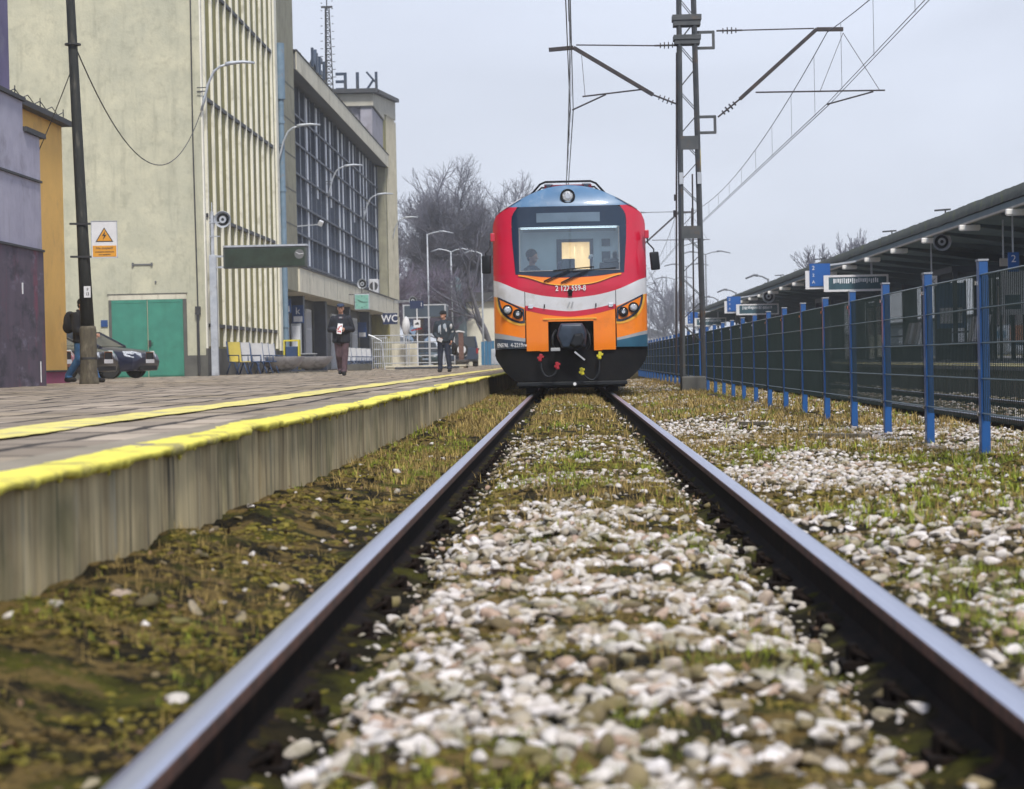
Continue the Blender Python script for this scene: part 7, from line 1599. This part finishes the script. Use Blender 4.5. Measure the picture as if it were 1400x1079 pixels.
bare_tree(-8.45, 166, 17.2, 'tallest bare tree with wide fan of fine branches left of the train', 11, 1.2, 7, trunk_r=.30, min_r=.009, dens=.9)
bare_tree(-12.6, 172, 17.0, 'broad bare tree between the tall tree and the station tower', 23, 1.0, 6, dens=.86)
bare_tree(-14.0, 158, 14.5, 'bare tree half hidden by the end of the station tower', 31, 1.0, 6, dens=.86)
bare_tree(-5.9, 151, 10.4, 'lower bare tree with drooping twigs just left of the train', 43, 1.3, 5, dens=.62)
bare_tree(-10.3, 188, 16.0, 'slender bare tree behind the tallest one', 57, .8, 6, dens=.85)
# bird's nest ball high in the branches
b = MB(); r_ = random.Random(2)
for k in range(90):
    a = Vector((r_.gauss(0, .28), r_.gauss(0, .28), r_.gauss(0, .22))); c = a+Vector((r_.gauss(0, .25), r_.gauss(0, .25), r_.gauss(0, .2))); b.bar(a, c, .03)
o = b.build('bird_nest', 'twig'); o.location = (-11.1, 168, 12.0); tag(o, 'dark twiggy bird nest clump high in the bare branches', 'nest')
for i, (x, y, h, lb) in enumerate(((-13.2, 146, 8.6, 'plum-brown thicket bush directly behind the tower end'), (-11.5, 152, 8.2, 'plum-brown thicket bush above the glass shelter'), (-9.9, 156, 7.6, 'plum-brown thicket bush between the two pale lamp posts'), (-8.9, 158, 7.6, 'plum-brown thicket bush right of the pale lamp posts'))):
    bare_tree(x, y, h, lb, 70+i, 1.15, 5, kind='bush', tw='twig_plum', group='thicket bushes behind the shelter', trunk_r=.12, min_r=.013, dens=1.0, cat='bush')
iv = empty('ivy_trunk', (-8.35, 155, .2), label='thick ivy-grown trunk rising behind the standing man', cat='tree trunk'); blob('trunk', [('c', (0, 0, 0), (.1, 0, 3), .75, .65), ('c', (.1, 0, 3), (-.05, 0, 6.5), .65, .42), ('e', (-.3, 0, 2.4), (.6, .5, .8)), ('e', (.4, 0, 4), (.5, .4, .8))], 'ivy', iv, .12, 1)
bare_tree(15.5, 118, 7.6, 'small bare birch rising behind the canopy roof', 91, .8, 5, group=None or 'bare trees on the far side', min_r=.016)
for i, (x, y, h) in enumerate(((15, 330, 12), (19.5, 345, 15), (24, 350, 12))):
    bare_tree(x, y, h, 'faint distant tree behind the fence, %s' % ['leftmost of three', 'tallest of three', 'rightmost of three'][i], 120+i, 1.0, 4, group='faint distant trees', min_r=.03, dens=1.0)
# ================================================================== the far line of roofs and the air between
b = MB()
for i in range(14): b.box(-90+i*16, -78+i*16, 380+i*3, 392+i*3, -.2, 4+(i*37 % 5))
mat('far_house', (.40, .40, .42), (.32, .32, .34), rough=.9, scale=.2)
for i in range(9):
    x = -70+i*17; o = empty('distant_house', (x, 385+(i*23 % 30), -.2), label='distant low house on the horizon, %s from the left' % ['first', 'second', 'third', 'fourth', 'fifth', 'sixth', 'seventh', 'eighth', 'ninth'][i], cat='house', group='distant houses on the horizon'); h_ = 3.2+(i*37 % 3)
    b = MB(); b.box(-5, 5, -4, 4, 0, h_); b.build('wall', 'far_house', o); b = MB(); b.prism([(-5.4, h_), (5.4, h_), (0, h_+2)], -4.3, 4.3); b.build('roof', 'roof_dark', o)

HZ = MB(); HZ.box(-160, 160, -12, 470, -1.6, 26)
hm = bpy.data.materials.new('haze'); hm.use_nodes = True; n = hm.node_tree.nodes; n.remove(n['Principled BSDF']); pv = n.new('ShaderNodeVolumePrincipled'); pv.inputs['Color'].default_value = (.96, .98, 1, 1); pv.inputs['Density'].default_value = .0009; pv.inputs['Anisotropy'].default_value = .72
hm.node_tree.links.new(pv.outputs[0], n['Material Output'].inputs['Volume']); hm.cycles.homogeneous_volume = True if hasattr(hm.cycles, 'homogeneous_volume') else None
ho = HZ.build('haze', hm); ho['kind'] = 'stuff'
